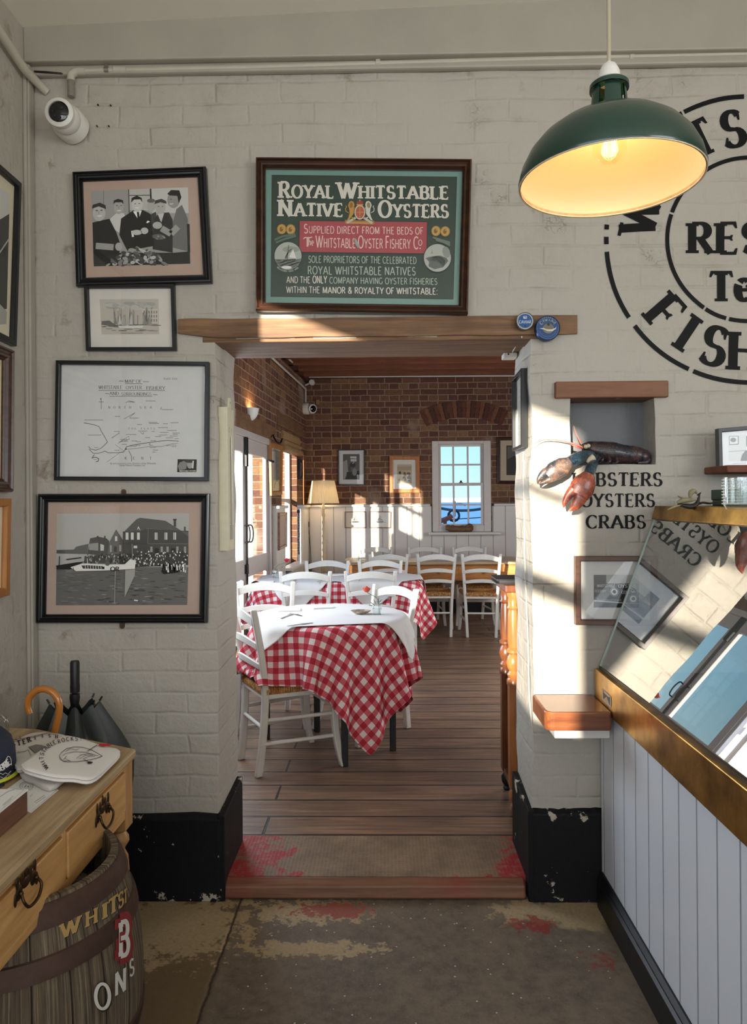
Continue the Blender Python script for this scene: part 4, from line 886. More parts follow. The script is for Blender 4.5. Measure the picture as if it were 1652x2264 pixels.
# ---- photograph of a flying boat before a harbour crowd
def art_crowd(a):
    a.poly([(415, 250), (408, 920), (1368, 917), (1382, 248)], G(168)); a.poly([(412, 640), (408, 920), (1368, 917), (1376, 640)], G(96))
    a.k += 1
    for i in range(170):
        y = R_.uniform(665, 912); x = R_.uniform(430, 1340); w = R_.uniform(25, 70); a.ell(x, y, w * .5, 2 + (y - 650) * .008, G(R_.choice((50, 62, 80, 120, 140, 70)) if x > 720 else R_.choice((104, 118, 84))), R_.uniform(-.06, .06), 8)
    a.poly([(415, 515), (415, 540), (640, 545), (650, 470), (560, 490), (540, 512)], G(80))
    a.poly([(640, 545), (660, 430), (720, 418), (780, 430), (800, 450), (790, 560)], G(56)); a.poly([(650, 470), (652, 515), (720, 520), (720, 462)], G(140)); a.line([(715, 412), (716, 430)], 12, G(40)); a.line([(768, 412), (768, 434)], 10, G(40)); a.poly([(735, 470), (735, 520), (760, 520), (762, 480)], G(190))
    a.poly([(786, 550), (800, 460), (850, 365), (905, 450), (910, 560)], G(84)); a.rect(842, 415, 858, 450, G(200)); a.rect(835, 490, 855, 530, G(30)); a.rect(805, 480, 818, 530, G(150)); a.rect(873, 478, 888, 525, G(150), up=False)
    a.poly([(900, 380), (900, 560), (1378, 560), (1378, 375), (1325, 375), (1085, 360)], G(66)); a.poly([(905, 385), (1000, 290), (1025, 280), (1210, 302), (1328, 376), (1080, 358), (1030, 375)], G(84)); a.poly([(1000, 372), (1013, 342), (1028, 375), (1012, 355)], G(225)); a.line([(1085, 362), (1082, 470), (1378, 470)], 4, G(110)); a.line([(900, 470), (1082, 468)], 4, G(50))
    a.rect(1270, 295, 1288, 345, G(70)); a.rect(1266, 288, 1292, 298, G(50)); a.rect(1346, 345, 1358, 378, G(70)); a.poly([(1330, 378), (1378, 420), (1378, 385)], G(90)); a.k += 1
    for x in (920, 958, 1003, 1132, 1204, 1268): a.rect(x, 388, x + 20, 440, G(206), up=False)
    for x in (1100, 1175, 1218, 1290, 1345): a.rect(x, 490, x + 16, 530, G(150), up=False)
    a.k += 1
    for x in (1142, 1213, 1277): a.line([(x, 388), (x, 440)], 4, G(80), up=False)
    for x in (1130, 1250): a.rect(x, 502, x + 32, 545, G(25), up=False)
    a.rect(978, 484, 1004, 502, G(200), up=False)
    a.poly([(620, 560), (615, 612), (930, 618), (990, 640), (1376, 625), (1376, 540), (1300, 530), (900, 545), (780, 545)], G(52)); a.k += 1
    for i in range(330):
        x = R_.uniform(640, 1372); y = R_.uniform(545, 612) if x < 1000 else R_.uniform(522, 632); a.ell(x, y, R_.uniform(3, 6), R_.uniform(4, 9), G(R_.choice((25, 40, 90, 200, 225, 235) if x > 960 else (20, 35, 60, 110, 170))), 0, 6)
    a.poly([(415, 628), (420, 655), (520, 655), (600, 612), (625, 598), (560, 605)], G(32)); a.line([(440, 560), (438, 625)], 6, G(30)); a.line([(490, 585), (600, 570)], 9, G(44))
    a.poly([(520, 640), (560, 668), (760, 664), (990, 652), (996, 590), (955, 582), (915, 620), (790, 622), (640, 612), (600, 615)], G(214)); a.poly([(600, 628), (612, 650), (752, 654), (756, 632), (640, 625)], G(60)); a.k += 1
    for i in range(7): a.line([(628 + i * 19, 626), (630 + i * 19, 654)], 4, G(200), up=False)
    a.rect(753, 636, 768, 654, G(30)); a.ell(790, 612, 18, 18, G(90)); a.text(letters('QR', thick=.22, thin=.15), 812, 876, 668, 30, G(40)); a.line([(540, 640), (545, 668)], 4, G(60)); a.line([(642, 575), (646, 615)], 4, G(215)); a.line([(970, 470), (972, 590)], 4, G(150))
    a.poly([(920, 660), (915, 860), (990, 700), (992, 655)], G(150)); a.poly([(1180, 665), (1200, 690), (1300, 680), (1330, 662)], G(28)); a.k += 1
    for i in range(26): x = R_.uniform(1185, 1370); a.line([(x, R_.uniform(610, 640)), (x + R_.uniform(-8, 8), R_.uniform(655, 680))], 8, G(R_.choice((20, 220, 235, 40))), up=False)
    a.line([(848, 668), (842, 905)], 5, G(150)); a.line([(985, 880), (1012, 884)], 9, G(225))
def hangers(t):
    m = flat('aged brass hanger', C(92, 74, 56), .45, .8)
    for (x, y, s) in ((902, 88, 1), (891, 1075, -1)):
        mb = MB(); p = onY(x / 3.304, 1060 + y / 3.304, -.006); r = .0085
        pts = [(-r, -.016 * s), (-r, 0)] + [(-r * math.cos(PI * i / 8), r * math.sin(PI * i / 8) * s) for i in range(9)] + [(r, 0), (r, -.016 * s)]
        mb.hexa([(p.x + a, p.y + .006, p.z + b) for a, b in pts], [(p.x + a, p.y, p.z + b) for a, b in pts]); mb.lathe([(.0001, .0022), (.0025, .002), (.003, 0)], (p.x, p.y, p.z), 10, 'y'); mb.build('hanger', m, t, world=True)
framed('framed_photograph', 'black framed photograph of a seaplane and harbour crowd, hung lowest', [(275, 105), (1525, 103), (1509, 1052), (258, 1052)], 62, (0, 1060, 3.304), NF, WF, .028, M_black, PROF_MOULD, C(190, 166, 152), art_crowd, parts=hangers)

# ---- big advertising sign
def art_sign(a):
    ivory = C(214, 210, 196); dk = C(16, 18, 16); gr = C(26, 54, 42); pale = C(168, 184, 166)
    a.poly([(140, 128), (140, 1075), (1525, 1085), (1540, 145)], C(112, 150, 140)); a.poly([(193, 180), (186, 1036), (1470, 1055), (1496, 193)], dk); a.poly([(198, 186), (191, 1030), (1465, 1048), (1490, 198)], gr)
    big = dict(thick=.25, thin=.115, serif=.085); fat = dict(thick=.33, thin=.19, serif=.10); sl = .0075
    def head(t, x0, x1, y, h):
        for st, c in ((fat, dk), (big, ivory)): a.text(letters(t, .16, 1.0, .79, **st), x0, x1, y, h, c, slope=sl)
    head('ROYAL', 246, 622, 341, 112); head('WHITSTABLE', 660, 1430, 345, 112); head('NATIVE', 243, 688, 470, 114); head('OYSTERS', 946, 1430, 478, 114)
    a.poly([(386, 500), (383, 727), (1284, 738), (1289, 508)], dk); a.poly([(391, 505), (388, 722), (1280, 733), (1284, 513)], C(168, 62, 70))
    cream = C(226, 196, 182); nar = dict(thick=.15, thin=.11); sm = dict(thick=.16, thin=.12)
    a.text(letters('SUPPLIED DIRECT FROM THE BEDS OF', .14, 1, .78, True, **nar), 420, 1256, 590, 62, cream, slope=.011)
    a.text(letters('T', **nar), 420, 470, 686, 64, cream); a.line([(416, 630), (430, 620), (450, 626), (478, 618)], 7, cream, up=False); a.text(letters('h', **nar), 452, 470, 676, 52, cream, up=False); a.text(letters('e', **nar), 472, 490, 676, 52, cream, up=False)
    a.text(letters('WHITSTABLE OYSTER FISHERY', .12, 1, .76, **nar), 503, 1168, 691, 84, cream, slope=.012); a.text(letters('C', **nar), 1190, 1224, 701, 84, cream); a.text(letters('O', **nar), 1224, 1250, 678, 40, cream, up=False); a.ell(1236, 698, 5, 5, cream, up=False)
    a.text(letters('SOLE PROPRIETORS OF THE CELEBRATED', .13, **sm), 452, 1210, 797, 46, pale, slope=.012); a.text(letters('ROYAL WHITSTABLE NATIVES', .14, **sm), 447, 1204, 879, 55, pale, slope=.010)
    a.text(letters('AND THE', .13, **sm), 299, 464, 940, 44, ivory, slope=.01); a.text(letters('ONLY', .13, thick=.2, thin=.14), 482, 582, 942, 50, ivory); a.text(letters('COMPANY HAVING OYSTER FISHERIES', .13, **sm), 600, 1356, 944, 43, pale, slope=.012)
    a.text(letters('WITHIN THE', .13, **sm), 297, 532, 1010, 44, ivory, slope=.01); a.text(letters('MANOR & ROYALTY OF WHITSTABLE:', .13, thick=.19, thin=.14), 552, 1358, 1013, 43, ivory, slope=.011)
    gold = C(176, 136, 60); g2 = C(120, 86, 34)
    for cx, cy in ((265, 564), (328, 566), (1347, 577), (1412, 580)):
        a.ell(cx, cy, 35, 38, dk); a.ell(cx, cy, 33, 36, gold); a.ell(cx, cy, 26, 29, C(196, 156, 78)); a.ell(cx - 2, cy, 13, 18, g2, .2); a.ell(cx + 4, cy - 8, 7, 7, gold)
    for pts in ([(215, 640), (270, 615), (360, 600)], [(225, 658), (290, 632), (365, 612)]): a.line(pts, 16, C(86, 104, 88))
    for pts in ([(1325, 622), (1380, 640), (1445, 660)], [(1345, 640), (1400, 655), (1446, 678)]): a.line(pts, 15, C(104, 118, 104))
    for cx, cy, ship in ((309, 752, 1), (1357, 766, 0)):
        a.ell(cx, cy, 100, 102, dk, n=36); a.ell(cx, cy, 95, 97, C(176, 180, 170), n=36)
        if ship:
            a.ell(cx + 20, cy - 45, 60, 22, C(150, 154, 146)); a.poly([(cx - 92, cy + 22), (cx - 80, cy + 54), (cx - 40, cy + 88), (cx + 40, cy + 88), (cx + 82, cy + 50), (cx + 93, cy + 18), (cx + 30, cy + 28)], C(106, 112, 104))
            for i in range(16): a.line([(cx - 80 + i * 9, cy + 34 + (i * 17) % 40), (cx - 50 + i * 9, cy + 30 + (i * 17) % 40)], 4, G(150 if i % 2 else 80), up=False)
            a.poly([(cx - 34, cy + 26), (cx - 28, cy + 36), (cx + 50, cy + 30), (cx + 56, cy + 20)], G(40)); a.line([(cx + 4, cy - 76), (cx - 4, cy + 28)], 4, G(40)); a.poly([(cx - 4, cy + 20), (cx + 2, cy - 40), (cx + 34, cy - 55), (cx - 24, cy + 20)], G(96)); a.poly([(cx + 36, cy - 48), (cx + 58, cy + 18), (cx + 8, cy + 10)], G(206)); a.ell(cx - 10, cy + 80, 36, 10, G(210))
        else:
            a.ell(cx + 62, cy - 40, 26, 40, C(140, 146, 138), -.3); a.poly([(cx - 82, cy + 2), (cx - 60, cy - 6), (cx - 20, cy - 14), (cx + 20, cy - 16), (cx + 64, cy), (cx + 76, cy + 22), (cx + 40, cy + 66), (cx - 20, cy + 80), (cx - 62, cy + 60), (cx - 58, cy + 28)], C(92, 100, 94))
            for i in range(8): a.line(arc(cx - 4 + i * 2, cy + 30, 56 - i * 7, 40 - i * 5, 200, 400, 10), 2.5, G(160 if i % 2 else 50), up=False)
            a.poly([(cx - 40, cy - 2), (cx - 8, cy - 12), (cx + 10, cy - 6), (cx - 20, cy + 4)], G(40)); a.poly([(cx - 46, cy - 30), (cx - 38, cy - 56), (cx - 30, cy - 30)], G(130))
    ringtext(a, 'REGISTERED TRADE MARK', 309, 752, 108, 12, 222, -4.1, pale, True, thick=.2, thin=.15)
    # crest: gold lion, crowned shield, white horse, ribbon
    a.poly([(708, 528), (708, 500), (915, 506), (915, 534)], C(170, 112, 60)); a.poly([(716, 524), (716, 513), (906, 517), (906, 529)], C(196, 140, 78))
    a.line([(722, 520), (770, 492), (812, 470)], 16, C(186, 186, 170)); a.line([(900, 522), (856, 494), (812, 470)], 16, C(186, 186, 170), up=False)
    for f, c, c2 in ((1, C(190, 142, 52), C(140, 98, 34)), (-1, C(206, 204, 194), C(150, 128, 70))):
        X = lambda x: 813 + (x - 813) * f
        a.poly([(X(738), 376), (X(752), 366), (X(768), 372), (X(776), 392), (X(772), 412), (X(778), 432), (X(768), 458), (X(752), 480), (X(738), 500), (X(722), 505), (X(734), 480), (X(742), 450), (X(738), 420), (X(730), 398)], c)
        a.line([(X(770), 420), (X(790), 412), (X(800), 420)], 9, c, up=False); a.line([(X(768), 440), (X(786), 450)], 9, c, up=False); a.line([(X(736), 450), (X(716), 440), (X(712), 420), (X(722), 408), (X(714), 400)], 5, c, up=False); a.line([(X(756), 480), (X(770), 492), (X(766), 502)], 8, c, up=False); a.ell(X(752), 396, 12, 20, c2, .1 * f)
    a.ell(813, 446, 42, 56, C(60, 52, 40)); a.ell(813, 446, 38, 52, C(196, 190, 166)); a.ell(813, 446, 30, 43, C(178, 84, 50)); a.line([(813, 404), (813, 488)], 4, C(200, 150, 80)); a.line([(784, 446), (842, 446)], 4, C(200, 150, 80), up=False)
    a.poly([(790, 396), (788, 376), (798, 366), (813, 372), (828, 366), (838, 376), (836, 396)], C(150, 46, 44)); a.rect(790, 390, 836, 398, C(200, 160, 70)); a.ell(813, 364, 5, 6, C(200, 160, 70))
    a.poly([(770, 626), (790, 636), (812, 690), (800, 698), (782, 672)], C(150, 158, 150))
framed('advertising_sign', 'large green and red oyster advertisement sign in a brown frame above the doorway', [(78, 53), (1603, 66), (1575, 1150), (78, 1130)], 66, (540, 330, 3.177), NF, WF, .045, M_darkbrown, PROF_MOULD, C(112, 150, 140), art_sign, mount_at=.35, cat='sign')

# ---- picture under the niche
def art_boat(a):
    a.poly([(398, 458), (398, 1000), (1148, 1004), (1152, 458)], G(34)); a.poly([(605, 460), (607, 600), (1148, 604), (1152, 460)], G(150)); a.poly([(400, 872), (400, 900), (1148, 948), (1148, 925), (900, 915), (600, 890)], G(170)); a.poly([(400, 1000), (400, 920), (1148, 962), (1148, 1004)], G(18))
    w = C(214, 212, 206); a.text(letters('WHITSTABLE', .14, thick=.2, thin=.1, serif=.05), 455, 752, 662, 46, G(150)); a.text(letters('OYSTER', .14, thick=.2, thin=.1, serif=.06), 806, 1100, 668, 52, w); a.text(letters('FISHERY', .14, thick=.2, thin=.1, serif=.05), 415, 602, 748, 44, G(120)); a.text(letters('COMPANY', .14, thick=.2, thin=.1, serif=.06), 860, 1140, 770, 48, w)
    a.ell(740, 740, 74, 76, G(150), n=26); a.ell(740, 740, 68, 70, G(30), n=26); a.ell(740, 740, 56, 58, w, n=26); a.poly([(705, 745), (720, 712), (752, 708), (770, 745), (740, 772)], G(60)); a.text(sans('Incorporated.'), 450, 868, 884, 40, G(150), slope=.02)
framed('framed_photograph', 'brown framed photograph of a lettered boat stern, under the wall niche', [(100, 152), (1462, 150), (1455, 1300), (105, 1292)], 88, (1260, 1210, 7.509), NF, WF, .030, wood('brown frame', C(104, 66, 46), C(56, 32, 22), 0, .35, 1, 10, bump=.08), PROF_FLAT, C(206, 203, 198), art_boat)

# ---- the three pictures on the left wall, cut by the picture edge
XW = (XL, 0, 0); NL = (1, 0, 0)
def art_l1(a):
    a.poly([(70, 262), (46, 1215), (-900, 1380), (-900, -420)], G(190)); a.poly([(68, 405), (50, 1100), (-900, 1300), (-900, 1000)], G(40)); a.line([(65, 590), (-200, 980)], 10, G(170)); a.poly([(50, 1120), (47, 1210), (-300, 1240), (-60, 1000)], G(150))
framed('framed_photograph', 'black framed picture topmost on the left wall', [(-1100, -930), (158, 182), (122, 1374), (-1100, 760)], 28, (0, 350, 3.304), NL, XW, .022, M_black, PROF_FLAT, C(226, 216, 186), art_l1, lw=.022)
framed('framed_print', 'dark brown framed picture in the middle of the left wall', [(-1000, -420), (106, 46), (98, 1085), (-1000, 1020)], 60, (0, 760, 3.304), NL, XW, .03, M_darkbrown, PROF_MOULD, C(236, 220, 182), lambda a: a.poly([(-40, -40), (-40, 1100), (-700, 1090), (-700, -300)], C(228, 210, 172)), lw=.045)
M_oak = wood('golden oak frame', C(190, 130, 66), C(150, 94, 42), 2, .4, 1, 12, bump=.1)
framed('framed_print', 'light oak framed picture lowest on the left wall', [(-1000, 132), (84, 140), (72, 845), (-1000, 1140)], 30, (0, 1060, 3.304), NL, XW, .024, M_oak, PROF_FLAT, C(236, 224, 196), lambda a: a.poly([(0, 230), (0, 770), (-700, 900), (-700, 250)], C(222, 204, 168)), lw=.028)

# ---- picture on the right door jamb, thermometer on the left jamb
def art_jamb(a):
    a.poly([(58, 420), (52, 2050), (205, 1985), (218, 255)], C(206, 202, 190)); a.poly([(66, 650), (138, 600), (134, 1180), (100, 1290), (84, 1230)], G(54))
    for y in (1620, 1760, 1860, 1960): a.line([(100, y), (185, y - 40)], 14, C(190, 140, 130) if y == 1620 else G(140), up=False)
framed('framed_poster', 'tall narrow black framed poster on the right door jamb', [(20, 420), (245, 150), (250, 2030), (32, 2130)], 30, (1130, 800, 10.78), (-1, 0, 0), (DX1, 0, 0), .024, M_black, PROF_FLAT, C(220, 216, 204), art_jamb, lw=.012)
jm = DX0; M_ivory = flat('yellowed ivory enamel', C(214, 206, 178), .45, nz=.1); th = None
z8 = lambda x, y: (470 + x / 5.656, 860 + y / 5.656)
b0, b1 = onX(*z8(195, 2015), jm + .03), onX(*z8(270, 200), jm + .03); bz0, bz1 = onX(*z8(230, 2015), jm + .03).z, onX(*z8(240, 255), jm + .03).z
y0, y1 = b0.y, onX(*z8(268, 1200), jm + .03).y
th = thing('thermometer', 'long ivory wall thermometer on the left door jamb', 'thermometer', (jm, (y0 + y1) / 2, bz0))
mb = MB(); mb.box((jm - .005, y0, bz0), (jm + .030, y1, bz1)); mb.build('backboard', M_ivory, th, world=True, bev=.002)
yc = (y0 + y1) / 2; mb = MB(); mb.hexa([(jm + .022, yc - .022, bz1), (jm + .030, yc - .022, bz1), (jm + .030, yc + .022, bz1), (jm + .022, yc + .022, bz1)], [(jm + .022, yc - .010, bz1 + .04), (jm + .030, yc - .010, bz1 + .04), (jm + .030, yc + .010, bz1 + .04), (jm + .022, yc + .010, bz1 + .04)]); mb.build('hanging_tab', M_ivory, th, world=True, bev=.001)
a = Art(lambda px, py: Vector((jm + .0302, px, py)), (1, 0, 0)); a.k = 2; kk = C(70, 64, 50); H_ = bz1 - bz0
for i in range(60): zz = bz0 + H_ * (.19 + .58 * i / 59); a.line([(yc - .012, zz), (yc - (.024 if i % 5 == 0 else .018), zz)], .0016, kk, up=False); a.line([(yc + .012, zz), (yc + (.024 if i % 5 == 0 else .018), zz)], .0016, kk, up=False)
a.line([(yc, bz0 + H_ * .18), (yc, bz0 + H_ * .80)], .004, C(120, 116, 100)); a.ell(yc, bz1 + .022, .004, .004, kk); a.ell(yc, bz0 + .05, .005, .005, kk, up=False)
for i, s_ in enumerate(('C', 'F')):
    w, q = glyph(s_, thick=.2, thin=.12)
    for r_ in q: a.mb.add([a.pt(yc + (-.026 + .04 * i) + x * .012, bz0 + H_ * .83 + y * .016) for x, y in r_], [tuple(range(len(r_)))], 0, kk)
a.build('scale_marking', M_print, th)
mb = MB(); mb.box((jm + .030, yc - .014, bz0 + H_ * .075), (jm + .036, yc + .014, bz0 + H_ * .175)); mb.build('bulb_guard', flat('brushed steel', C(150, 148, 138), .35, .8), th, world=True)
mb = MB(); mb.tube(crv([(jm + .018, yc, bz0 + H_ * .10), (jm + .034, yc, bz0 + H_ * .2), (jm + .0325, yc, bz0 + H_ * .8)], 4), .0022, 6); mb.build('glass_tube', flat('thermometer tube', C(190, 186, 170), .15), th, world=True)

# ================================================================== PAINTED LETTERING ON THE WALL
wall_front = bpy.data.objects['wall_front']; ROOT['wall_front'] = Matrix.Identity(4)
M_letter = flat('black lettering paint', C(14, 14, 15), .6, nz=.3, nscale=40, spec=.2)
def onwall(px, py):
    p = onY(px, py, 0); w = noise.noise_vector(p * 7.0).x * .006; return Vector((p.x, -w - .0022, p.z))
a = Art(onwall, NF, (1120, 800, 3.105)); ser = dict(thick=.20, thin=.075, serif=.065)
for t, x0, x1, y, h in (('LOBSTERS', 452, 1065, 852, 90), ('OYSTERS', 512, 1015, 995, 88), ('CRABS', 548, 952, 1142, 88)): a.text(letters(t, .16, **ser), x0, x1, y, h, None)
a.build('wall_lettering', M_letter, wall_front, label='black painted words LOBSTERS OYSTERS CRABS below the niche')
a = Art(onwall, NF, (0, 0, 1)); cx, cy = 1656, 530
ring(a, cx, cy, 311, 321, None, ((180, 203), (205, 233), (237, 265), (268, 271), (274, 276), (290, 318), (320, 332), (333, 358)), 2)
ring(a, cx, cy, 176, 185, None, ((178, 194), (196, 212), (213.5, 288), (289.5, 360)), 2)
stn = dict(thick=.25, thin=.10, serif=.07, stencil=True)
ringtext(a, 'WHITSTABLE', cx, cy, 247, 78, -77, 17.2, None, **stn); ringtext(a, 'FISHMARKET', cx, cy, 247, 84, 229, -15.5, None, True, **stn)
w, q = letters('RESTAURANT', .14, **stn); a.text((w, q), 1523, 1523 + 74 * w, 560, 66, None); w, q = letters('T', .1, **stn); a.text((w, q), 1570, 1620, 666, 64, None); w, q = glyph('e', thick=.26, thin=.1, stencil=True); a.text((w, q), 1626, 1664, 664, 76, None); w, q = glyph('L', **stn); a.text((w, q), 1670, 1696, 664, 64, None)
a.mb.add([], []); a.build('painted_roundel', M_letter, wall_front, label='large black stencilled roundel painted high on the right of the wall')
mb = MB()
for x, y in ((216, 231), (244, 232), (214, 278), (240, 278)): p = onY(x, y, -.008); mb.lathe([(.0001, 0), (.0026, 0), (.0026, -.006)], (p.x, p.y, p.z), 8, 'y')
mb.build('screw_hole', flat('dark hole', C(20, 16, 14), .9), wall_front, world=True)

# ================================================================== SHOP: DISPLAY COUNTER
M_brass = flat('tarnished brass', C(206, 160, 82), .34, 1.0, nz=.45, nscale=9, c2=C(128, 92, 40), bump=.05, bscale=30)
M_caseglass = pane('counter glass', (0.74, 0.80, 0.78, 1), 3.4); M_dkmetal = flat('dark steel', C(52, 56, 56), .45, .3)
XC = .775; YN = -3.3
ct = thing('display_counter', 'glass fronted brass railed display counter with white boarded base on the right', 'counter', (1.1, -1.6, 0))
mb = MB(); mb.box((XC, YN, .0), (1.60, -.03, .76)); mb.build('base_panel', M_bead, ct, world=True)
mb = MB(); mb.rings([[(XC + .01, y, 0), (XC - .022, y, 0), (XC - .022, y, .095), (XC - .014, y, .103), (XC - .016, y, .112), (XC - .006, y, .124), (XC + .01, y, .126)] for y in (YN, -.045)], closed=True); mb.build('skirting', flat('black satin skirting', C(14, 15, 18), .42), ct, world=True)
mb = MB(); mb.box((XC - .022, YN, .735), (XC + .004, -.028, .858)); mb.build('brass_rail', M_brass, ct, world=True, bev=.003)
mb = MB(); mb.box((XC - .006, YN, .858), (XC + .02, -.03, .868)); mb.build('glazing_channel', flat('dark glazing channel', C(60, 54, 48), .4, .6), ct, world=True)
gb, gt = Vector((XC - .002, 0, .866)), Vector((.972, 0, 1.402)); gn = Vector((-(gt.z - gb.z), 0, gt.x - gb.x)).normalized()
mb = MB(); n = 24
for i in range(n + 1):
    for k in range(2): q = (gb if k == 0 else gt); mb.v.append((q.x, YN + (-.037 - YN) * i / n, q.z))
for i in range(n): mb.f.append([2 * i, 2 * i + 2, 2 * i + 3, 2 * i + 1]); mb.mi.append(0); mb.c.append(None)
mb.build('front_glass', M_caseglass, ct, world=True)
mb = MB(); y_ = -.038; mb.bar((gb.x, y_, gb.z), (gt.x, y_, gt.z), .006, .007, (0, 1, 0)); mb.build('glass_edge', flat('pale green glass edge', C(170, 186, 178), .2), ct, world=True)
mb = MB(); mb.hexa([(.962, YN, 1.398), (.99, YN, 1.398), (.99, -.03, 1.398), (.962, -.03, 1.398)], [(.975, YN, 1.447), (.99, YN, 1.447), (.99, -.03, 1.447), (.975, -.03, 1.447)]); mb.build('top_rail', M_brass, ct, world=True, bev=.002)
mb = MB(); mb.box((.9901, YN, 1.43), (1.60, -.03, 1.4465)); mb.build('counter_top', M_dkmetal, ct, world=True)
mb = MB(); mb.box((XC + .03, YN, .761), (1.57, -.034, .84)); mb.box((1.57, YN, .761), (1.60, -.034, 1.43)); mb.build('case_interior', M_dkmetal, ct, world=True)
p, q = onX(1332, 1522, XC - .0235), onX(1352, 1565, XC - .0235)
a = Art(lambda px, py: onX(px, py, XC - .0232), (-1, 0, 0), (1120, 1180, 3.105)); a.k = 3
a.poly([(655, 1060), (658, 1140), (718, 1196), (718, 1120)], C(196, 186, 176)); a.poly([(662, 1074), (664, 1136), (712, 1182), (711, 1122)], C(96, 80, 66)); a.poly([(664, 1136), (688, 1118), (708, 1176)], C(180, 168, 150)); a.line([(668, 1086), (706, 1122)], 7, C(200, 190, 180)); a.build('maker_plate', M_print, ct)

# shelf block between counter and doorway, with its white bracket
M_mahog = wood('varnished mahogany', C(152, 92, 56), C(96, 52, 30), 0, .22, 1, 9, bump=.08, coat=.5)
sh = thing('corner_shelf', 'thick varnished wooden shelf block beside the brass rail', 'shelf', (.64, -.1, .65))
mb = MB(); x0, x1, y0, y1, r = .532, .7525, -.232, -.004, .03
out = [(x0 + r - r * math.cos(t), y0 + r - r * math.sin(t)) for t in [PI / 2 * i / 6 for i in range(7)]] + [(x1, y0), (x1, y1), (x0, y1)]
mb.hexa([(x, y, .692) for x, y in out], [(x, y, .757) for x, y in out]); mb.build('shelf_board', M_mahog, sh, world=True, bev=.007)
mb = MB(); mb.box((.575, -.17, .648), (.765, -.004, .690)); mb.build('bracket', M_white, sh, world=True, bev=.003)

# brick slab shelf with the leaning framed photograph
M_brickslab = flat('red brick slab', C(122, 74, 58), .85, nz=.35, nscale=14, bump=.5, bscale=40)
mb = MB(); a_ = 1.165; mb.hexa([(a_, -.185, 1.560), (2.3, -.20, 1.555), (2.3, 0, 1.555), (a_, 0, 1.560)], [(a_, -.18, 1.5855), (2.3, -.20, 1.5855), (2.3, 0, 1.5855), (a_, 0, 1.5855)])
meta(mb.build('wall_shelf', M_brickslab, bev=.005), 'rough red brick slab shelf on the wall at the right edge', 'shelf')
def art_bar(a):
    a.poly([(1375, 285), (1385, 655), (2000, 650), (2000, 250)], C(206, 210, 208)); a.poly([(1392, 290), (1394, 420), (1530, 412), (1530, 286)], G(30)); a.poly([(1400, 297), (1402, 408), (1520, 402), (1520, 293)], G(196)); a.ell(1452, 345, 42, 34, G(70)); a.line([(1392, 515), (1640, 498)], 6, G(60)); a.poly([(1556, 650), (1580, 560), (1630, 500), (1760, 480), (1800, 650)], G(28)); a.poly([(1640, 286), (1642, 440), (1800, 432), (1800, 280)], G(40)); a.line([(1440, 690), (1520, 684), (1640, 680)], 5, C(110, 130, 150))
framed('framed_photograph', 'grey framed photograph leaning on the brick shelf at the right edge', [(1235, 180), (2000, 116), (2000, 768), (1250, 780)], 58, (1400, 920, 6.556), NF, (0, -.085, 0), .026, flat('dark grey frame', C(70, 70, 76), .45), PROF_FLAT, C(226, 228, 230), art_bar)

# things on the counter top
ZT = 1.4472
M_husk = flat('dry olive husk', C(150, 142, 106), .6, nz=.4, nscale=30); M_huskd = flat('dark dry leaf', C(48, 40, 36), .55, nz=.4, nscale=30)
z6 = lambda x, y, d: onY(1400 + x / 6.556, 920 + y / 6.556, -d)
sp = thing('dried_seed_pod', 'dried leafy seed pod ornament on the brass counter edge', 'ornament', tuple(onZ(1530, 1121, ZT)))
DY_ = .36
def blade(name, pts, w, mat, dd=0, fl=.3):
    P = crv([z6(x, y, DY_ + dd) for x, y in pts], 4); n = len(P)
    mb = MB(); mb.tube(P, [(w * math.sin(PI * (.12 + .86 * i / (n - 1))) + .0008, w * fl * math.sin(PI * (.12 + .86 * i / (n - 1))) + .0006) for i in range(n)], 10, up=(0, 0, 1)); mb.build(name, mat, sp, world=True, smooth_=50)
blade('pod', [(640, 1255), (720, 1225), (820, 1215), (925, 1215)], .010, M_husk, .02, .8); blade('pod_lining', [(650, 1280), (760, 1300), (850, 1310), (930, 1260), (970, 1110)], .012, M_huskd, .0, .7); blade('seed', [(820, 1180), (840, 1110), (890, 1085), (930, 1130)], .011, M_husk, .0, .7)
blade('leaf', [(650, 1158), (720, 1190), (810, 1195)], .007, M_husk); blade('leaf', [(890, 1310), (1000, 1255), (1120, 1265), (1250, 1225)], .010, M_huskd); blade('leaf', [(930, 1150), (990, 1105)], .006, M_huskd); blade('stem', [(500, 1358), (600, 1315), (700, 1285)], .0028, M_husk, .03, 1)
mb = MB(); p, q = onY(1581, 1121, -.22), onY(1640, 1083, -.22); mb.box((p.x, -.30, ZT), (q.x, -.20, q.z)); mb.box((p.x - .003, -.303, q.z - .034), (q.x + .003, -.197, q.z + .001)); meta(mb.build('storage_tin', flat('dark green tin', C(16, 62, 34), .3, .2), bev=.003), 'dark green tin box on the counter behind the glass tumbler', 'box')
p = onZ(1642, 1126, ZT); p = Vector((p.x, p.y, ZT)); M_clear = pane('clear pressed glass', (.93, .95, .95, 1), 1.8)
t = thing('glass_tumbler', 'clear hobnail glass tumbler at the right end of the counter top', 'glass', tuple(p)); r = .036; h = .066
mb = MB(); mb.lathe([(.001, 0), (r * .85, 0), (r, .010), (r, h), (r - .003, h), (r - .004, .012), (.001, .010)], (0, 0, 0), 32); mb.build('vessel', M_clear, t, smooth_=40)
mb = MB()
for j in range(9):
    for i in range(32): an = 2 * PI * (i + .5 * (j % 2)) / 32; mb.ell((r * math.cos(an), r * math.sin(an), .012 + j * .0062), (.0032, .0032, .0026), 6, 4)
mb.build('hobnail_pattern', M_clear, t, smooth_=60)

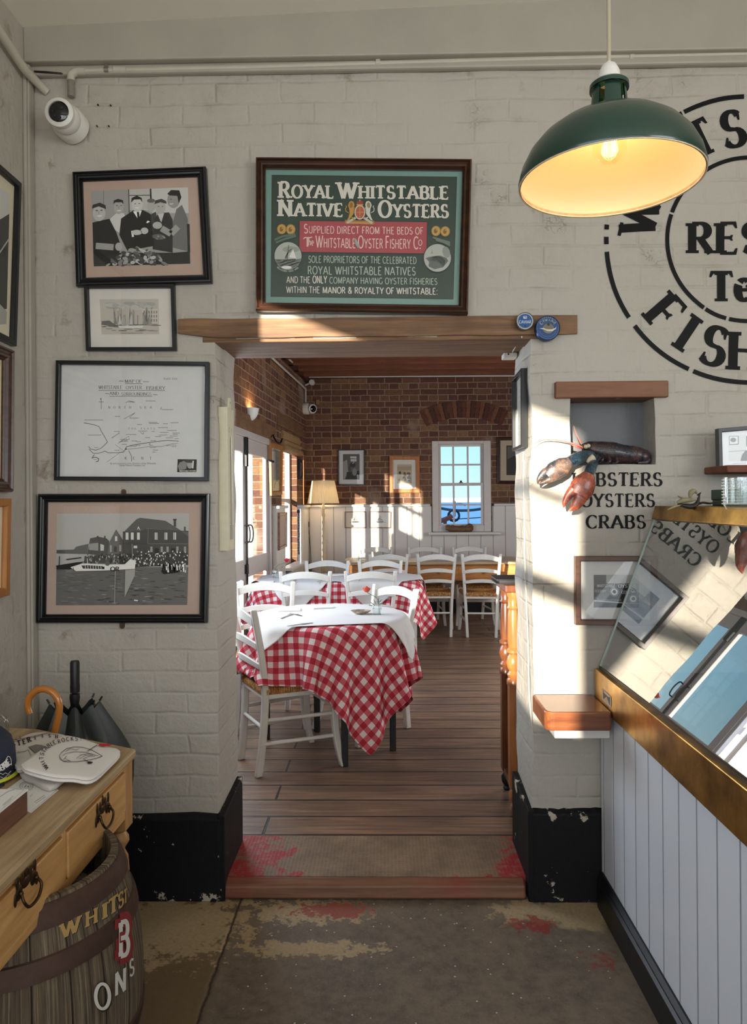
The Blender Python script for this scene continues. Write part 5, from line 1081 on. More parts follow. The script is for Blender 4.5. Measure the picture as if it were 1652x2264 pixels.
# ================================================================== SHOP: ELECTRICS
M_pipe = flat('cream painted conduit', C(196, 190, 174), .45, nz=.1, nscale=8); M_zinc = flat('zinc clip', C(150, 146, 134), .4, .7)
pp = thing('conduit_pipe', 'long thin conduit pipe running along the top of the wall', 'pipe', tuple(onY(836, 150, -.022)))
A, B = onY(175, 158, -.022), onY(1700, 118.5, -.022)
mb = MB(); mb.tube([A, A.lerp(B, .25) - Z1 * .003, A.lerp(B, .5), A.lerp(B, .75) + Z1 * .001, B], .0105, 12); mb.build('pipe', M_pipe, pp, world=True, smooth_=40)
mb = MB(); e0 = onY(157, 172, -.022); mb.tube(crv([A + X1 * .01, A - X1 * .008, Vector((e0.x + .003, -.022, A.z - .01)), e0, e0 - Z1 * .012], 4), .0145, 12); mb.build('elbow_joint', M_pipe, pp, world=True, smooth_=40)
for q0_, q1_ in ((A, A + X1 * .024), (onY(253, 155.5, -.022), onY(281, 155, -.022))): mb = MB(); mb.tube([q0_, q1_], .0145, 12); mb.build('coupling', M_pipe, pp, world=True, smooth_=40)
mb = MB(); P = [e0 - Z1 * (.01 + .06 * i / 24) for i in range(25)]; mb.tube(P, [.011 if i % 2 else .0128 for i in range(25)], 12); mb.build('flexible_sleeve', flat('grey flexible sleeve', C(140, 136, 124), .5), pp, world=True)
for x, y in ((237, 156), (836, 140), (1396, 126)):
    p = onY(x, y, -.022); mb = MB(); mb.tube([p - X1 * .008, p + X1 * .008], .0135, 12); mb.box((p.x - .006, -.012, p.z + .008), (p.x + .006, -.002 - .03, p.z + .032)); mb.build('pipe_clip', M_zinc if x < 300 else M_pipe, pp, world=True)
mb = MB(); P = crv([onY(-14, 50, -.30), onY(22, 104, -.20), onY(52, 150, -.11), onY(78, 178, -.045), onY(106, 206, .004)], 6); P[-1].y = .0; mb.tube(P, .0155, 14); meta(mb.build('conduit_pipe', M_pipe, smooth_=40), 'thick bent pipe dropping into the top left corner', 'pipe')
mb = MB(); mb.tube(crv([onY(76, 158, -.032), onY(110, 160, -.034), onY(150, 164, -.022)], 5), .0035, 8); meta(mb.build('cable', flat('black cable', C(20, 20, 20), .5)), 'short black cable by the top left pipe', 'cable')

M_camwhite = flat('white plastic', C(226, 224, 216), .35); M_lens = flat('black lens glass', C(10, 10, 12), .08, spec=.8); M_ring = flat('grey lens ring', C(60, 60, 62), .15, .4)
cc = thing('security_camera', 'white dome security camera below the pipe in the top left corner', 'camera', tuple(onY(165, 285, -.03)))
def turret(root, base, bn, ball, look, s=1.0):
    bn, look = Vector(bn).normalized(), Vector(look).normalized(); Rb = bn.to_track_quat('Z', 'Y').to_matrix(); Rl = look.to_track_quat('Z', 'Y').to_matrix()
    mb = MB(); mb.lathe([(.001, 0), (.056 * s, 0), (.058 * s, .02 * s), (.058 * s, .05 * s), (.052 * s, .060 * s), (.001, .062 * s)], (0, 0, 0), 32); mb.v = [tuple(Vector(base) + Rb @ Vector(v)) for v in mb.v]; mb.build('camera_base', M_camwhite, root, world=True, smooth_=40)
    mb = MB(); mb.ell((0, 0, 0), (.052 * s,) * 3, 28, 16); mb.v = [tuple(Vector(ball) + Rl @ Vector(v)) for v in mb.v]; mb.build('camera_ball', M_camwhite, root, world=True, smooth_=60)
    mb = MB(); mb.lathe([(.040 * s, .030 * s), (.047 * s, .034 * s), (.047 * s, .050 * s), (.0345 * s, .056 * s), (.0345 * s, .045 * s)], (0, 0, 0), 32); mb.v = [tuple(Vector(ball) + Rl @ Vector(v)) for v in mb.v]; mb.build('camera_hood', M_camwhite, root, world=True, smooth_=40)
    mb = MB(); mb.lathe([(.001, .0555 * s), (.028 * s, .0545 * s), (.034 * s, .050 * s)], (0, 0, 0), 28); mb.v = [tuple(Vector(ball) + Rl @ Vector(v)) for v in mb.v]; f_ = mb.build('camera_face', M_lens, root, world=True, smooth_=40)
    for x, y, r_ in ((.012, .012, .006), (-.012, -.014, .004), (.006, -.018, .004), (-.018, .002, .004)):
        mb = MB(); mb.lathe([(.0005, .0585 * s), (r_ * s * .8, .058 * s), (r_ * s, .052 * s)], (x * s, y * s, 0), 12)
        mb.v = [tuple(Vector(ball) + Rl @ Vector(v)) for v in mb.v]; mb.build('camera_lens', M_ring, root, world=True)
b_ = onY(168, 288, 0); l_ = onY(143, 262, -.085)
turret(cc, (b_.x, -.004, b_.z), (-.25, -1, .15), l_, (.06, -1, -.10), 1.05)

# pendant lamp
lp = onY(1347, 190, -1.204); lx, ly = lp.x, lp.y
pl = thing('pendant_lamp', 'dark green enamel pendant lamp, lit, hanging at the upper right', 'lamp', (lx, ly, 2.11))
M_green = flat('bottle green enamel', C(16, 52, 40), .28, nz=.25, nscale=6, coat=.3); M_shadein = flat('white enamel lining', C(236, 226, 206), .4)
out = [(.1800, 2.112), (.1815, 2.118), (.1745, 2.145), (.161, 2.172), (.140, 2.197), (.112, 2.218), (.080, 2.232), (.046, 2.240), (.038, 2.243)]
mb = MB(); mb.lathe([(r_, z - 2.11) for r_, z in out], n=64); mb.build('shade', M_green, pl, smooth_=50)
mb = MB(); mb.lathe([(.1812, .0005), (.1806, -.0015), (.179, -.001), (.1772, .003), (.1770, .007)], n=64); mb.build('shade_rim', flat('chipped cream rim', C(206, 190, 160), .5, nz=.3, nscale=60), pl, smooth_=50)
mb = MB(); mb.lathe([(r_ - .003, z - 2.1125) for r_, z in out], n=64); mb.build('shade_lining', M_shadein, pl, smooth_=50)
mb = MB()
for k in range(5): mb.lathe([(.0385, .128), (.0355, .160), (.0330, .188), (.0300, .188), (.0325, .160), (.0350, .128), (.0385, .128)], n=8, a0=2 * PI * k / 5 + .40, a1=2 * PI * (k + 1) / 5 + .08)
mb.lathe([(.0385, .188), (.0385, .196), (.034, .200), (.022, .201), (.022, .186), (.0385, .186)], n=32); mb.lathe([(.046, .1305), (.040, .138), (.036, .138), (.036, .130)], n=32); mb.build('gallery', M_green, pl, smooth_=40)
mb = MB(); mb.lathe([(.0225, .196), (.0225, .205), (.021, .222), (.014, .236), (.006, .241), (.004, .244), (.001, .244)], n=24); mb.build('lampholder', flat('white ceramic', C(214, 210, 202), .4), pl, smooth_=50)
mb = MB(); mb.tube([(0, 0, .240), (.001, 0, .6), (0, 0, 1.20)], .0042, 8); mb.build('cord', flat('braided fabric cord', C(170, 158, 134), .8), pl, smooth_=50)
mb = MB(); mb.lathe([(.001, .034), (.014, .037), (.026, .047), (.033, .062), (.033, .074), (.027, .090), (.017, .106), (.013, .122), (.013, .14)], n=28); mb.build('bulb', pane('clear bulb glass', (1, .97, .9, 1), 1.0), pl, smooth_=60)
mb = MB()
for k in range(4): an = PI / 2 * k; mb.tube([(.004 * math.cos(an), .004 * math.sin(an), .115), (.013 * math.cos(an + .4), .013 * math.sin(an + .4), .085), (.012 * math.cos(an + .9), .012 * math.sin(an + .9), .058)], .0009, 5)
mb.build('filament', emit('glowing filament', (1, .55, .16, 1), 50), pl)
d = bpy.data.lights.new('pendant_bulb_light', 'POINT'); o = bpy.data.objects.new('pendant_bulb_light', d); col.objects.link(o); d.energy = .62; d.color = (1, .58, .24); d.shadow_soft_size = .02; o.location = (lx, ly, 2.11 + .07)

# caviar tins on the lintel
M_tin = flat('tin plate', C(150, 150, 146), .3, .9); M_label = printmat('enamel label', .25, .5)
def tin(label, px, py, rpx, draw, rim):
    c = onY(px, py, -.034); r_ = rpx / F * (c.y - CAM.y); t = thing('caviar_tin', label, 'tin', (c.x, c.y, c.z - r_), 0, None)
    mb = MB(); mb.lathe([(.001, -.026), (r_ * .98, -.026), (r_, -.022), (r_, .002), (r_ * .97, .005), (r_ * .93, .002), (.001, .002)], (c.x, -.034, c.z), 40, 'y'); mb.v = [(x, min(y, -.012), z) for x, y, z in mb.v]
    mb.build('tin_body', rim, t, world=True, smooth_=40)
    a = Art(lambda x, y: Vector((c.x + x * r_, c.y - .0025, c.z - y * r_)), NF); draw(a); a.build('tin_label', M_label, t)
def d1(a):
    a.ell(0, 0, .84, .84, C(190, 190, 186), n=36); a.ell(0, 0, .80, .80, C(24, 82, 142), n=36); a.rect(-.2, -.56, .2, -.26, C(200, 206, 210)); a.line([(-.12, -.48), (.08, -.48), (.12, -.36)], .08, C(24, 82, 142)); a.text(letters('CAVIAR', .12, thick=.2, thin=.14), -.68, .68, .28, .34, C(186, 196, 204)); a.ell(.0, .58, .12, .1, C(16, 40, 70))
def d2(a):
    a.ell(0, 0, .95, .95, C(18, 66, 124), n=40); ring(a, 0, 0, .88, .90, C(120, 140, 160)); ringtext(a, 'CAVIAR', 0, -.0, .66, .26, -52, 21, C(140, 150, 150), thick=.3, thin=.2, serif=.06); ringtext(a, 'BELUGA', 0, 0, .86, .09, -28, 11, C(150, 160, 170), thick=.2, thin=.15)
    a.ell(.05, .04, .44, .40, C(128, 120, 96), n=26); a.poly([(-.32, -.12), (-.1, -.34), (.2, -.36), (.42, -.14), (.46, .1), (-.3, .05)], C(112, 106, 88)); a.ell(.06, -.28, .12, .1, C(40, 40, 36)); a.poly([(-.68, .02), (-.35, .0), (-.1, .10), (.3, .12), (.6, .02), (.70, -.12), (.66, .08), (.38, .26), (0, .26), (-.3, .12)], C(208, 206, 190)); ring(a, 0, 0, .70, .73, C(90, 116, 150), ((110, 250),))
tin('smaller blue caviar tin lid on the lintel', 1161, 710, 19.5, d1, M_tin); tin('larger blue caviar tin lid at the right of the lintel', 1211, 725.5, 27, d2, flat('blue tin rim', C(22, 60, 110), .3, .5))
p, q = onY(1112, 793, .29), onY(1141, 777, .29)
jb = thing('sensor_box', 'small white plastic box under the right end of the lintel', 'box', (p.x, .29, p.z))
mb = MB(); mb.box((p.x, .262, p.z), (q.x, .326, DZ - .0062)); mb.build('casing', M_camwhite, jb, world=True, bev=.003)
mb = MB(); c_ = onY(1124.5, 783, .261); mb.box((c_.x - .003, .2605, c_.z - .003), (c_.x + .003, .263, c_.z + .003)); mb.build('indicator', M_lens, jb, world=True)
mb = MB(); mb.tube([Vector((q.x - .02, .262, p.z + .018)), onY(1140, 766, .16), onY(1154, 745, -.012)], .0025, 8); mb.build('lead', M_camwhite, jb, world=True)
mb = MB(); jx = DX1 - .004; mb.tube(crv([onX(1158, 1000, jx), onX(1160, 1200, jx), onX(1164, 1320, jx), onX(1168, 1420, jx), onX(1171, 1540, jx), onX(1178, 1620, jx)], 5), .0028, 7); meta(mb.build('cable', M_pipe, smooth_=50), 'thin white cable down the right door jamb', 'cable')

# ================================================================== SHOP: LOBSTER
lo = thing('lobster', 'large dark lobster model lying in the wall niche with claws hanging out', 'lobster', tuple(Vector((.80, .02, NZ0))))
def lobm(name, cs, r=.38, sc_=26):
    m, nt, p, o = newmat(name); n = node(nt, 'TexNoise', {'Vector': coords(nt), 'Scale': sc_, 'Detail': 6.0, 'Roughness': .7}); vo = node(nt, 'TexVoronoi', {'Vector': coords(nt), 'Scale': 150.0})
    c = ramp(nt, n.outputs[0], [(0.30 + .14 * i, x) for i, x in enumerate(cs)]); c = mixc(nt, ramp(nt, vo.outputs['Distance'], [(.10, W3(.7)), (.2, W3(0))]), c, C(190, 170, 150))
    nt.links.new(c, p.inputs['Base Color']); p.inputs['Roughness'].default_value = r; p.inputs['Coat Weight'].default_value = .25
    b = node(nt, 'Bump', {'Height': n.outputs[0], 'Strength': .5, 'Distance': .006}); nt.links.new(b.outputs[0], p.inputs['Normal']); return m
M_lob = lobm('lobster shell', [C(14, 18, 26), C(34, 34, 44), C(70, 46, 44), C(96, 70, 60)]); M_claw1 = lobm('blue black claw', [C(26, 30, 38), C(56, 56, 62), C(110, 84, 70), C(176, 140, 104)], sc_=14); M_claw2 = lobm('orange red claw', [C(40, 34, 38), C(104, 52, 46), C(168, 84, 56), C(204, 140, 98)], sc_=14); M_arm = lobm('blue arm', [C(16, 24, 36), C(30, 50, 66), C(56, 84, 96), C(130, 130, 124)]); M_feel = flat('pink feeler', C(206, 112, 100), .45); M_bone = flat('pale joint', C(206, 196, 164), .45)
z8 = lambda x, y, Y: onY(1120 + x / 3.105, 800 + y / 3.105, Y)
PXM = 3.105 * F
def lob(name, pts, rr, mat, Y, n=16, sm=60, flat_=1.0, k=5, parent=lo):
    """pts in crop coordinates with depth, rr radii in crop pixels"""
    P0 = [z8(x, y, Y if len(q) < 1 else Y + q[0]) for x, y, *q in pts]; P = crv(P0, k)
    R = []
    for i in range(len(P)):
        u_ = i / (len(P) - 1) * (len(rr) - 1); j = min(int(u_), len(rr) - 2); v_ = rr[j] + (rr[j + 1] - rr[j]) * (u_ - j); v_ = v_ / PXM * (P[i].y - CAM.y)
        R.append((v_, v_ * flat_))
    mb = MB(); mb.tube(P, R, n, up=(0, 1, 0)); return mb.build(name, mat, parent, world=True, smooth_=sm)
lob('carapace', [(520, 580), (560, 588), (640, 610), (730, 622), (800, 632)], [14, 44, 66, 72, 62], M_lob, .045)
segs = [(800, 632), (845, 636), (888, 640), (928, 648), (960, 662), (975, 680)]
for i in range(5): (x, y), (x2, y2) = segs[i], segs[i + 1]; lob('tail_segment', [(x - 8, y), ((x + x2) / 2, (y + y2) / 2), (x2 + 6, y2)], [[62, 60, 58, 52, 44][i], [64, 62, 58, 52, 40][i], [58, 55, 50, 42, 22][i]], M_lob, .045)
lob('tail_fan', [(985, 668), (960, 688), (900, 694)], [12, 20, 10], M_lob, .03)
lob('rostrum', [(560, 570), (530, 572), (505, 582)], [20, 12, 3], M_lob, .03)
for dy in (0, 1): p = z8(545 + dy * 18, 583 - dy * 6, -.005); mb = MB(); mb.ell(p, (.008, .008, .008), 10, 6); mb.build('eye', M_bone, lo, world=True, smooth_=60)
lob('feeler', [(520, 585), (440, 556), (340, 537), (250, 538), (172, 570, -.03)], [8, 5, 3.5, 2.6, 1.2], M_feel, -.03, 8); lob('feeler', [(512, 560), (492, 520), (474, 480), (462, 440)], [8, 5, 3, 1.2], M_feel, -.01, 8); lob('feeler', [(525, 590), (480, 585), (430, 560)], [7, 5, 2], M_feel, -.02, 8)
# upper claw reaching left
lob('arm', [(590, 640, .02), (540, 645, 0), (480, 665, -.03), (425, 690, -.05)], [28, 38, 44, 36], M_arm, -.03)
c1 = lob('claw', [(440, 685), (390, 715), (330, 750), (285, 790)], [36, 62, 66, 48], M_claw1, -.095, flat_=.55)
lob('claw_finger', [(320, 735), (260, 765), (222, 808), (213, 838)], [34, 30, 16, 3], M_claw1, -.095, flat_=.6, parent=c1); lob('claw_finger', [(345, 775), (300, 805), (255, 828), (218, 838)], [30, 24, 14, 3], M_claw1, -.10, flat_=.6, parent=c1)
# lower claw hanging down
lob('arm', [(605, 660, .02), (596, 700, -.02), (580, 735, -.05), (562, 775, -.07)], [30, 32, 36, 34], M_arm, -.03); lob('joint', [(600, 655), (572, 672), (556, 690)], [26, 20, 12], M_bone, -.05)
c2 = lob('claw', [(566, 765), (545, 815), (520, 865), (492, 915)], [36, 74, 86, 74], M_claw2, -.125, flat_=.55)
lob('claw_finger', [(520, 880), (505, 935), (470, 990), (430, 1022)], [56, 50, 34, 5], M_claw2, -.125, flat_=.6, parent=c2); lob('claw_finger', [(460, 880), (425, 920), (400, 965), (394, 1000)], [40, 28, 18, 4], M_claw2, -.13, flat_=.6, parent=c2)
for x, y0 in ((650, 640), (700, 650), (750, 655)): lob('walking_leg', [(x, y0, -.02), (x + 10, y0 + 35, -.05), (x - 20, 692, -.03)], [12, 9, 4], M_lob, .01, 8)
lob('walking_leg', [(640, 660, -.03), (610, 690, -.05), (595, 715, -.05)], [14, 12, 8], M_lob, 0, 8)

# ================================================================== SHOP: PINE TABLE ON THE LEFT
TZ = .76; M_pinetop = wood('worn pine top', C(194, 168, 128), C(144, 118, 86), 1, .5, 1, 12, True, .3); M_pine = wood('waxed pine', C(220, 174, 112), C(178, 128, 74), 1, .42, 1, 8, True, .15); M_pinev = wood('waxed pine leg', C(206, 160, 102), C(156, 108, 62), 2, .42, 1, 8, False, .12)
a_ = onZ(305, 1655, TZ); xf = onZ(4, 1942, TZ).x; xf = (a_.x + xf) / 2; b_ = onZ(84, 1611, TZ)
tb = thing('side_table', 'old pine side table with two drawers along the left wall', 'table', (xf - .3, -1.4, 0))
YE = -2.75; ol = [(xf, YE), (xf, a_.y), (b_.x, b_.y), (XL + .025, b_.y + .03), (XL + .025, YE)]
mb = MB(); mb.hexa([(x, y, TZ - .026) for x, y in ol], [(x, y, TZ) for x, y in ol]); mb.build('tabletop', M_pinetop, tb, world=True, bev=.006)
xa = xf - .022; z4 = lambda x, y: onX(x / 3.6275, 1640 + y / 3.6275, xa)
cy0, cy1 = z4(1003, 400).y, z4(1062, 400).y; zb = z4(1005, 622).z
mb = MB(); mb.box((xa - .03, YE + .03, zb), (xa, cy0, zb + .024)); mb.box((xa - .03, YE + .03, TZ - .05), (xa, cy0, TZ - .0265)); m0, m1 = z4(503, 900).y, z4(530, 900).y; mb.box((xa - .03, m0, zb + .024), (xa, m1, TZ - .05))
mb.box((XL + .06, YE + .03, zb), (XL + .08, cy0, TZ - .0265)); mb.box((XL + .08, cy0 + .01, zb), (xa - .05, cy1 - .012, TZ - .0265)); mb.box((xa - .045, YE + .04, zb + .03), (xa - .034, cy0 - .01, TZ - .03)); mb.build('apron', M_pine, tb, world=True, bev=.002)
M_dkbrass = flat('dark antique brass', C(74, 58, 38), .4, .85)
for (dy0, dy1, hx, hy) in ((m1 + .004, cy0 - .004, 810, 575), (m0 - .50, m0 - .004, 192, 1165)):
    mb = MB(); mb.box((xa - .03, dy0, zb + .027), (xa + .004, dy1, TZ - .056)); dw = mb.build('drawer', M_pine, tb, world=True, bev=.003)
    yc = (dy0 + dy1) / 2; yc = z4(hx, hy).y; zc = z4(hx, hy).z; x_ = xa + .005
    mb = MB()
    for s_ in (-1, 1):
        mb.ell((x_, yc + s_ * .030, zc + .004), (.003, .014, .016), 12, 6); mb.ell((x_, yc + s_ * .036, zc + .026), (.0025, .006, .016), 10, 6); mb.ell((x_, yc + s_ * .016, zc + .020), (.0025, .008, .017), 10, 6); mb.ell((x_, yc + s_ * .044, zc - .004), (.0025, .006, .014), 10, 6)
    mb.ell((x_, yc, zc + .012), (.003, .018, .012), 12, 6); mb.ell((x_, yc, zc + .033), (.0025, .005, .016), 10, 6); mb.build('back_plate', M_dkbrass, dw, world=True, smooth_=60)
    mb = MB(); mb.tube(crv([(x_ + .006, yc - .032, zc + .004), (x_ + .014, yc - .036, zc - .012), (x_ + .016, yc - .018, zc - .030), (x_ + .016, yc + .018, zc - .030), (x_ + .014, yc + .036, zc - .012), (x_ + .006, yc + .032, zc + .004)], 5), .0033, 8); mb.ell((x_ + .005, yc - .032, zc + .004), (.006, .005, .005), 8, 6); mb.ell((x_ + .005, yc + .032, zc + .004), (.006, .005, .005), 8, 6); mb.build('handle', M_dkbrass, dw, world=True, smooth_=60)
lw_ = (cy1 - cy0)
for lx_, ly_ in ((xa - lw_ / 2, (cy0 + cy1) / 2), (XL + .08, (cy0 + cy1) / 2), (xa - lw_ / 2, YE + .06), (XL + .08, YE + .06)):
    mb = MB(); w = lw_ / 2; zt = zb - .035; mb.box((lx_ - w, ly_ - w, zt), (lx_ + w, ly_ + w, TZ - .0262))
    r = w; mb.lathe([(r * .95, zt), (r * .62, zt - .012), (r * .95, zt - .028), (r * .98, zt - .04), (r * .60, zt - .058), (r * .58, zt - .066), (r * .88, zt - .085), (r * .98, zt - .125), (r * .86, zt - .16), (r * .6, zt - .172), (r * .88, zt - .19), (r * .95, zt - .25), (r * .80, .14), (r * .62, .09), (r * .85, .07), (r * .62, .045), (r * .7, .03), (r * .5, 0), (.001, 0)], (lx_, ly_, 0), 24); mb.build('leg', M_pinev, tb, world=True, smooth_=40)

# barrel under the table
def m_barrel():
    m, nt, p, o = newmat('weathered oak staves'); t = node(nt, 'TexCoord'); sp = node(nt, 'SeparateXYZ', {0: t.outputs['Object']})
    an = mathn(nt, 'ARCTAN2', sp.outputs['Y'], sp.outputs['X']); s_ = mathn(nt, 'MULTIPLY', an, 22 / (2 * PI)); f = mathn(nt, 'ABSOLUTE', mathn(nt, 'SUBTRACT', mathn(nt, 'FRACT', mathn(nt, 'ADD', s_, 50.0)), .5))
    cv = node(nt, 'CombineXYZ', {0: mathn(nt, 'MULTIPLY', an, 40.0), 1: mathn(nt, 'MULTIPLY', sp.outputs['Z'], 3.0), 2: mathn(nt, 'FLOOR', mathn(nt, 'ADD', s_, 50.0))})
    n = node(nt, 'TexNoise', {'Vector': cv.outputs[0], 'Scale': 1.0, 'Detail': 6.0, 'Roughness': .7, 'Distortion': .4})
    c = ramp(nt, n.outputs[0], [(.28, C(44, 36, 28)), (.5, C(98, 84, 66)), (.72, C(158, 142, 116))]); j = smooth(nt, f, .04, .0)
    c = mixc(nt, j, c, C(18, 14, 12)); nt.links.new(c, p.inputs['Base Color']); p.inputs['Roughness'].default_value = .8
    b = node(nt, 'Bump', {'Height': mathn(nt, 'SUBTRACT', n.outputs[0], j), 'Strength': .7, 'Distance': .008}); nt.links.new(b.outputs[0], p.inputs['Normal']); return m
BX, BY, BH = -.897, -.945, .61
bl = thing('barrel', 'weathered oak barrel with painted letters under the pine table', 'barrel', (BX, BY, 0))
BR = lambda z: .290 - .064 * ((z - .31) / .31) ** 2
mb = MB(); prof = [(BR(BH * i / 20), BH * i / 20) for i in range(21)]; mb.lathe([(.001, .0)] + prof + [(BR(BH) - .016, BH), (BR(BH) - .020, BH - .12), (.001, BH - .121)], n=66); mb.build('stave_body', m_barrel(), bl, smooth_=30)
M_hoop = flat('rusty iron hoop', C(84, 62, 52), .6, .55, nz=.35, nscale=12, bump=.15)
for z0, z1 in ((.556, .604), (.462, .508), (.20, .245), (.02, .07)):
    mb = MB(); mb.lathe([(BR(z0) + .0005, z0), (BR(z0) + .005, z0 + .003), (BR((z0 + z1) / 2) + .006, (z0 + z1) / 2), (BR(z1) + .005, z1 - .003), (BR(z1) + .0005, z1)], n=66); mb.build('hoop', M_hoop, bl, smooth_=35)
a = None
def onbarrel(px, py):
    d_ = ray(px, py); z = .4; P = CAM; lv = a.k * 2.5e-5 if a else 0
    for _ in range(6):
        r = BR(z) + .0012 + lv; ox, oy = CAM.x - BX, CAM.y - BY; A_ = d_.x ** 2 + d_.y ** 2; B_ = ox * d_.x + oy * d_.y; C_ = ox * ox + oy * oy - r * r; D_ = max(B_ * B_ - A_ * C_, 0); t_ = (-B_ - math.sqrt(D_)) / A_; P = CAM + d_ * t_; z = min(max(P.z, 0), BH)
    return P
a = Art(onbarrel, (0, 0, 0), (0, 1640, 3.6275)); mustard = C(168, 138, 84); white_ = C(206, 204, 196)
hoopy = lambda x: 1588 - (x - 480) * .47 - max(0, x - 800) ** 2 * .0011
for ch, x0, x1, h in (('W', 490, 640, 118), ('H', 690, 780, 120), ('I', 825, 858, 122), ('T', 872, 950, 122), ('S', 950, 992, 116), ('T', 994, 1022, 108)):
    for dx, dy, c_ in ((6, 5, C(24, 20, 18)), (0, 0, mustard)):
        w, q = glyph(ch, thick=.24, thin=.14, serif=.04); a.text((w, q), x0 + dx, x1 + dx, 0, h, c_, f=lambda x, y: (x, hoopy(x) + y + dy))
a.text(glyph('B', thick=.42, thin=.26, serif=.05), 945, 1046, 1752, 330, C(130, 44, 44), slope=-.3); a.text(glyph('B', thick=.26, thin=.14, serif=.03), 958, 1036, 1724, 270, white_, slope=-.3)
a.text(glyph('O', thick=.24, thin=.16), 768, 890, 2150, 205, C(30, 28, 26)); a.text(glyph('O', thick=.2, thin=.12), 762, 884, 2142, 200, white_); a.text(glyph('N', thick=.22, thin=.12), 925, 1010, 2040, 180, white_, slope=-.6); a.text(glyph('S', thick=.2, thin=.12), 1040, 1076, 1885, 130, white_, slope=-.6)
a.build('painted_lettering', M_print, bl)
M_shellm = flat('dark oyster shell', C(70, 62, 56), .6, nz=.6, nscale=60, c2=C(160, 150, 136)); mb = MB()
for i in range(90):
    r = .16 * math.sqrt(R_.random()); t_ = R_.uniform(0, 6.28); R3 = Matrix.Rotation(R_.uniform(-.6, .6), 3, 'X') @ Matrix.Rotation(R_.uniform(0, 6), 3, 'Z'); mb.ell((BX + r * math.cos(t_), BY + r * math.sin(t_), BH - .112 + R_.uniform(0, .03)), (.035, .026, .009), 9, 5, R=R3)
meta(mb.build('oyster_shells', M_shellm, smooth_=40), 'heap of dark shells in the top of the barrel', 'shells', kind='stuff')

# umbrellas in the corner
M_nylon = flat('black green nylon', C(52, 58, 56), .42, nz=.2, nscale=8, bump=.08); M_rubber = flat('black rubber grip', C(14, 14, 16), .45)
ux, uy = onY(165, 1500, -.225).x, -.225; ub = thing('umbrella', 'large black umbrella with a straight black grip standing in the corner', 'umbrella', (ux, uy, 0))
def canopy(root, top, z_t, rmax, lean, r_top, nribs=8, mat=M_nylon, zt2=None, sx=1.0):
    mb = MB(); n = nribs * 6; rings = []
    for k in range(15):
        f = k / 14; z = z_t * (1 - f) + .05 * f; env = r_top + (rmax - r_top) * math.sin(min(f / .38, 1) * PI / 2) if f < .38 else rmax * (1 - ((f - .38) / .62) ** 1.15) + .012; g = []
        for i in range(n):
            t_ = 2 * PI * i / n; fold = .5 + .5 * math.cos(t_ * nribs); rr = env * (1 - .30 * (1 - fold) * (1 - .5 * f)); zz = z - (1 - fold) * .035 * max(0, 1 - f * 4)
            w = noise.noise(Vector((math.cos(t_) * 2, math.sin(t_) * 2, f * 3))) * .22; rr *= 1 + w * min(1, f * 4)
            g.append((top[0] + rr * math.cos(t_ + .3) * sx + lean[0] * f, top[1] + rr * math.sin(t_ + .3) * .75 + lean[1] * f, zz))
        rings.append(g)
    mb.rings(rings, True, False); mb.build('canopy', mat, root, world=True, smooth_=50)
    for k in range(nribs):
        g = rings[0][k * 6]; mb = MB(); mb.tube([g, (g[0] + (g[0] - top[0]) * .10, g[1] + (g[1] - top[1]) * .1, g[2] + .014)], [.004, .003], 8); mb.build('rib_tip', M_rubber, root, world=True)
gz1 = onY(163, 1461, uy).z; gz0 = onY(158, 1530, uy).z; zc_ = onY(165, 1552, uy).z
mb = MB(); xo = .004; mb.lathe([(.001, gz1), (.013, gz1), (.0155, gz1 - .006), (.0152, gz0 + .03), (.0162, gz0 + .02), (.0155, gz0), (.001, gz0)], (ux + xo - .003, uy, 0), 20); mb.build('grip', M_rubber, ub, world=True, smooth_=40)
mb = MB(); mb.tube([(ux, uy, gz0 + .01), (ux, uy, .0)], .007, 10); mb.lathe([(.001, zc_ + .03), (.016, zc_ + .028), (.017, zc_ + .015), (.012, zc_ - .02)], (ux, uy, 0), 16); mb.build('shaft', M_rubber, ub, world=True, smooth_=40)
canopy(ub, (ux, uy), zc_, .185, (.04, .0), .082)
M_honey = flat('honey lacquered cane', C(190, 118, 48), .25, coat=.5, nz=.15, nscale=10); uc = -.40; P = crv([onY(x, y, uc) for x, y in ((66, 1578), (61, 1560), (66, 1540), (82, 1526), (102, 1524), (121, 1535), (131, 1556), (130, 1580), (125, 1602), (120, 1625))], 6)
uq = thing('umbrella', 'umbrella with a curved honey wood crook handle in the corner', 'umbrella', (P[-1].x, uc, 0))
mb = MB(); mb.tube(P, [.0098 + .0012 * min(1, i / 12) for i in range(len(P))], 14); mb.build('crook_handle', M_honey, uq, world=True, smooth_=50)
mb = MB(); mb.tube([P[-1], (P[-1].x - .03, uc + .02, 0)], .008, 10); mb.build('shaft', M_rubber, uq, world=True)
canopy(uq, (P[-1].x - .008, uc + .005), P[-1].z - .10, .035, (-.022, .015), .02)

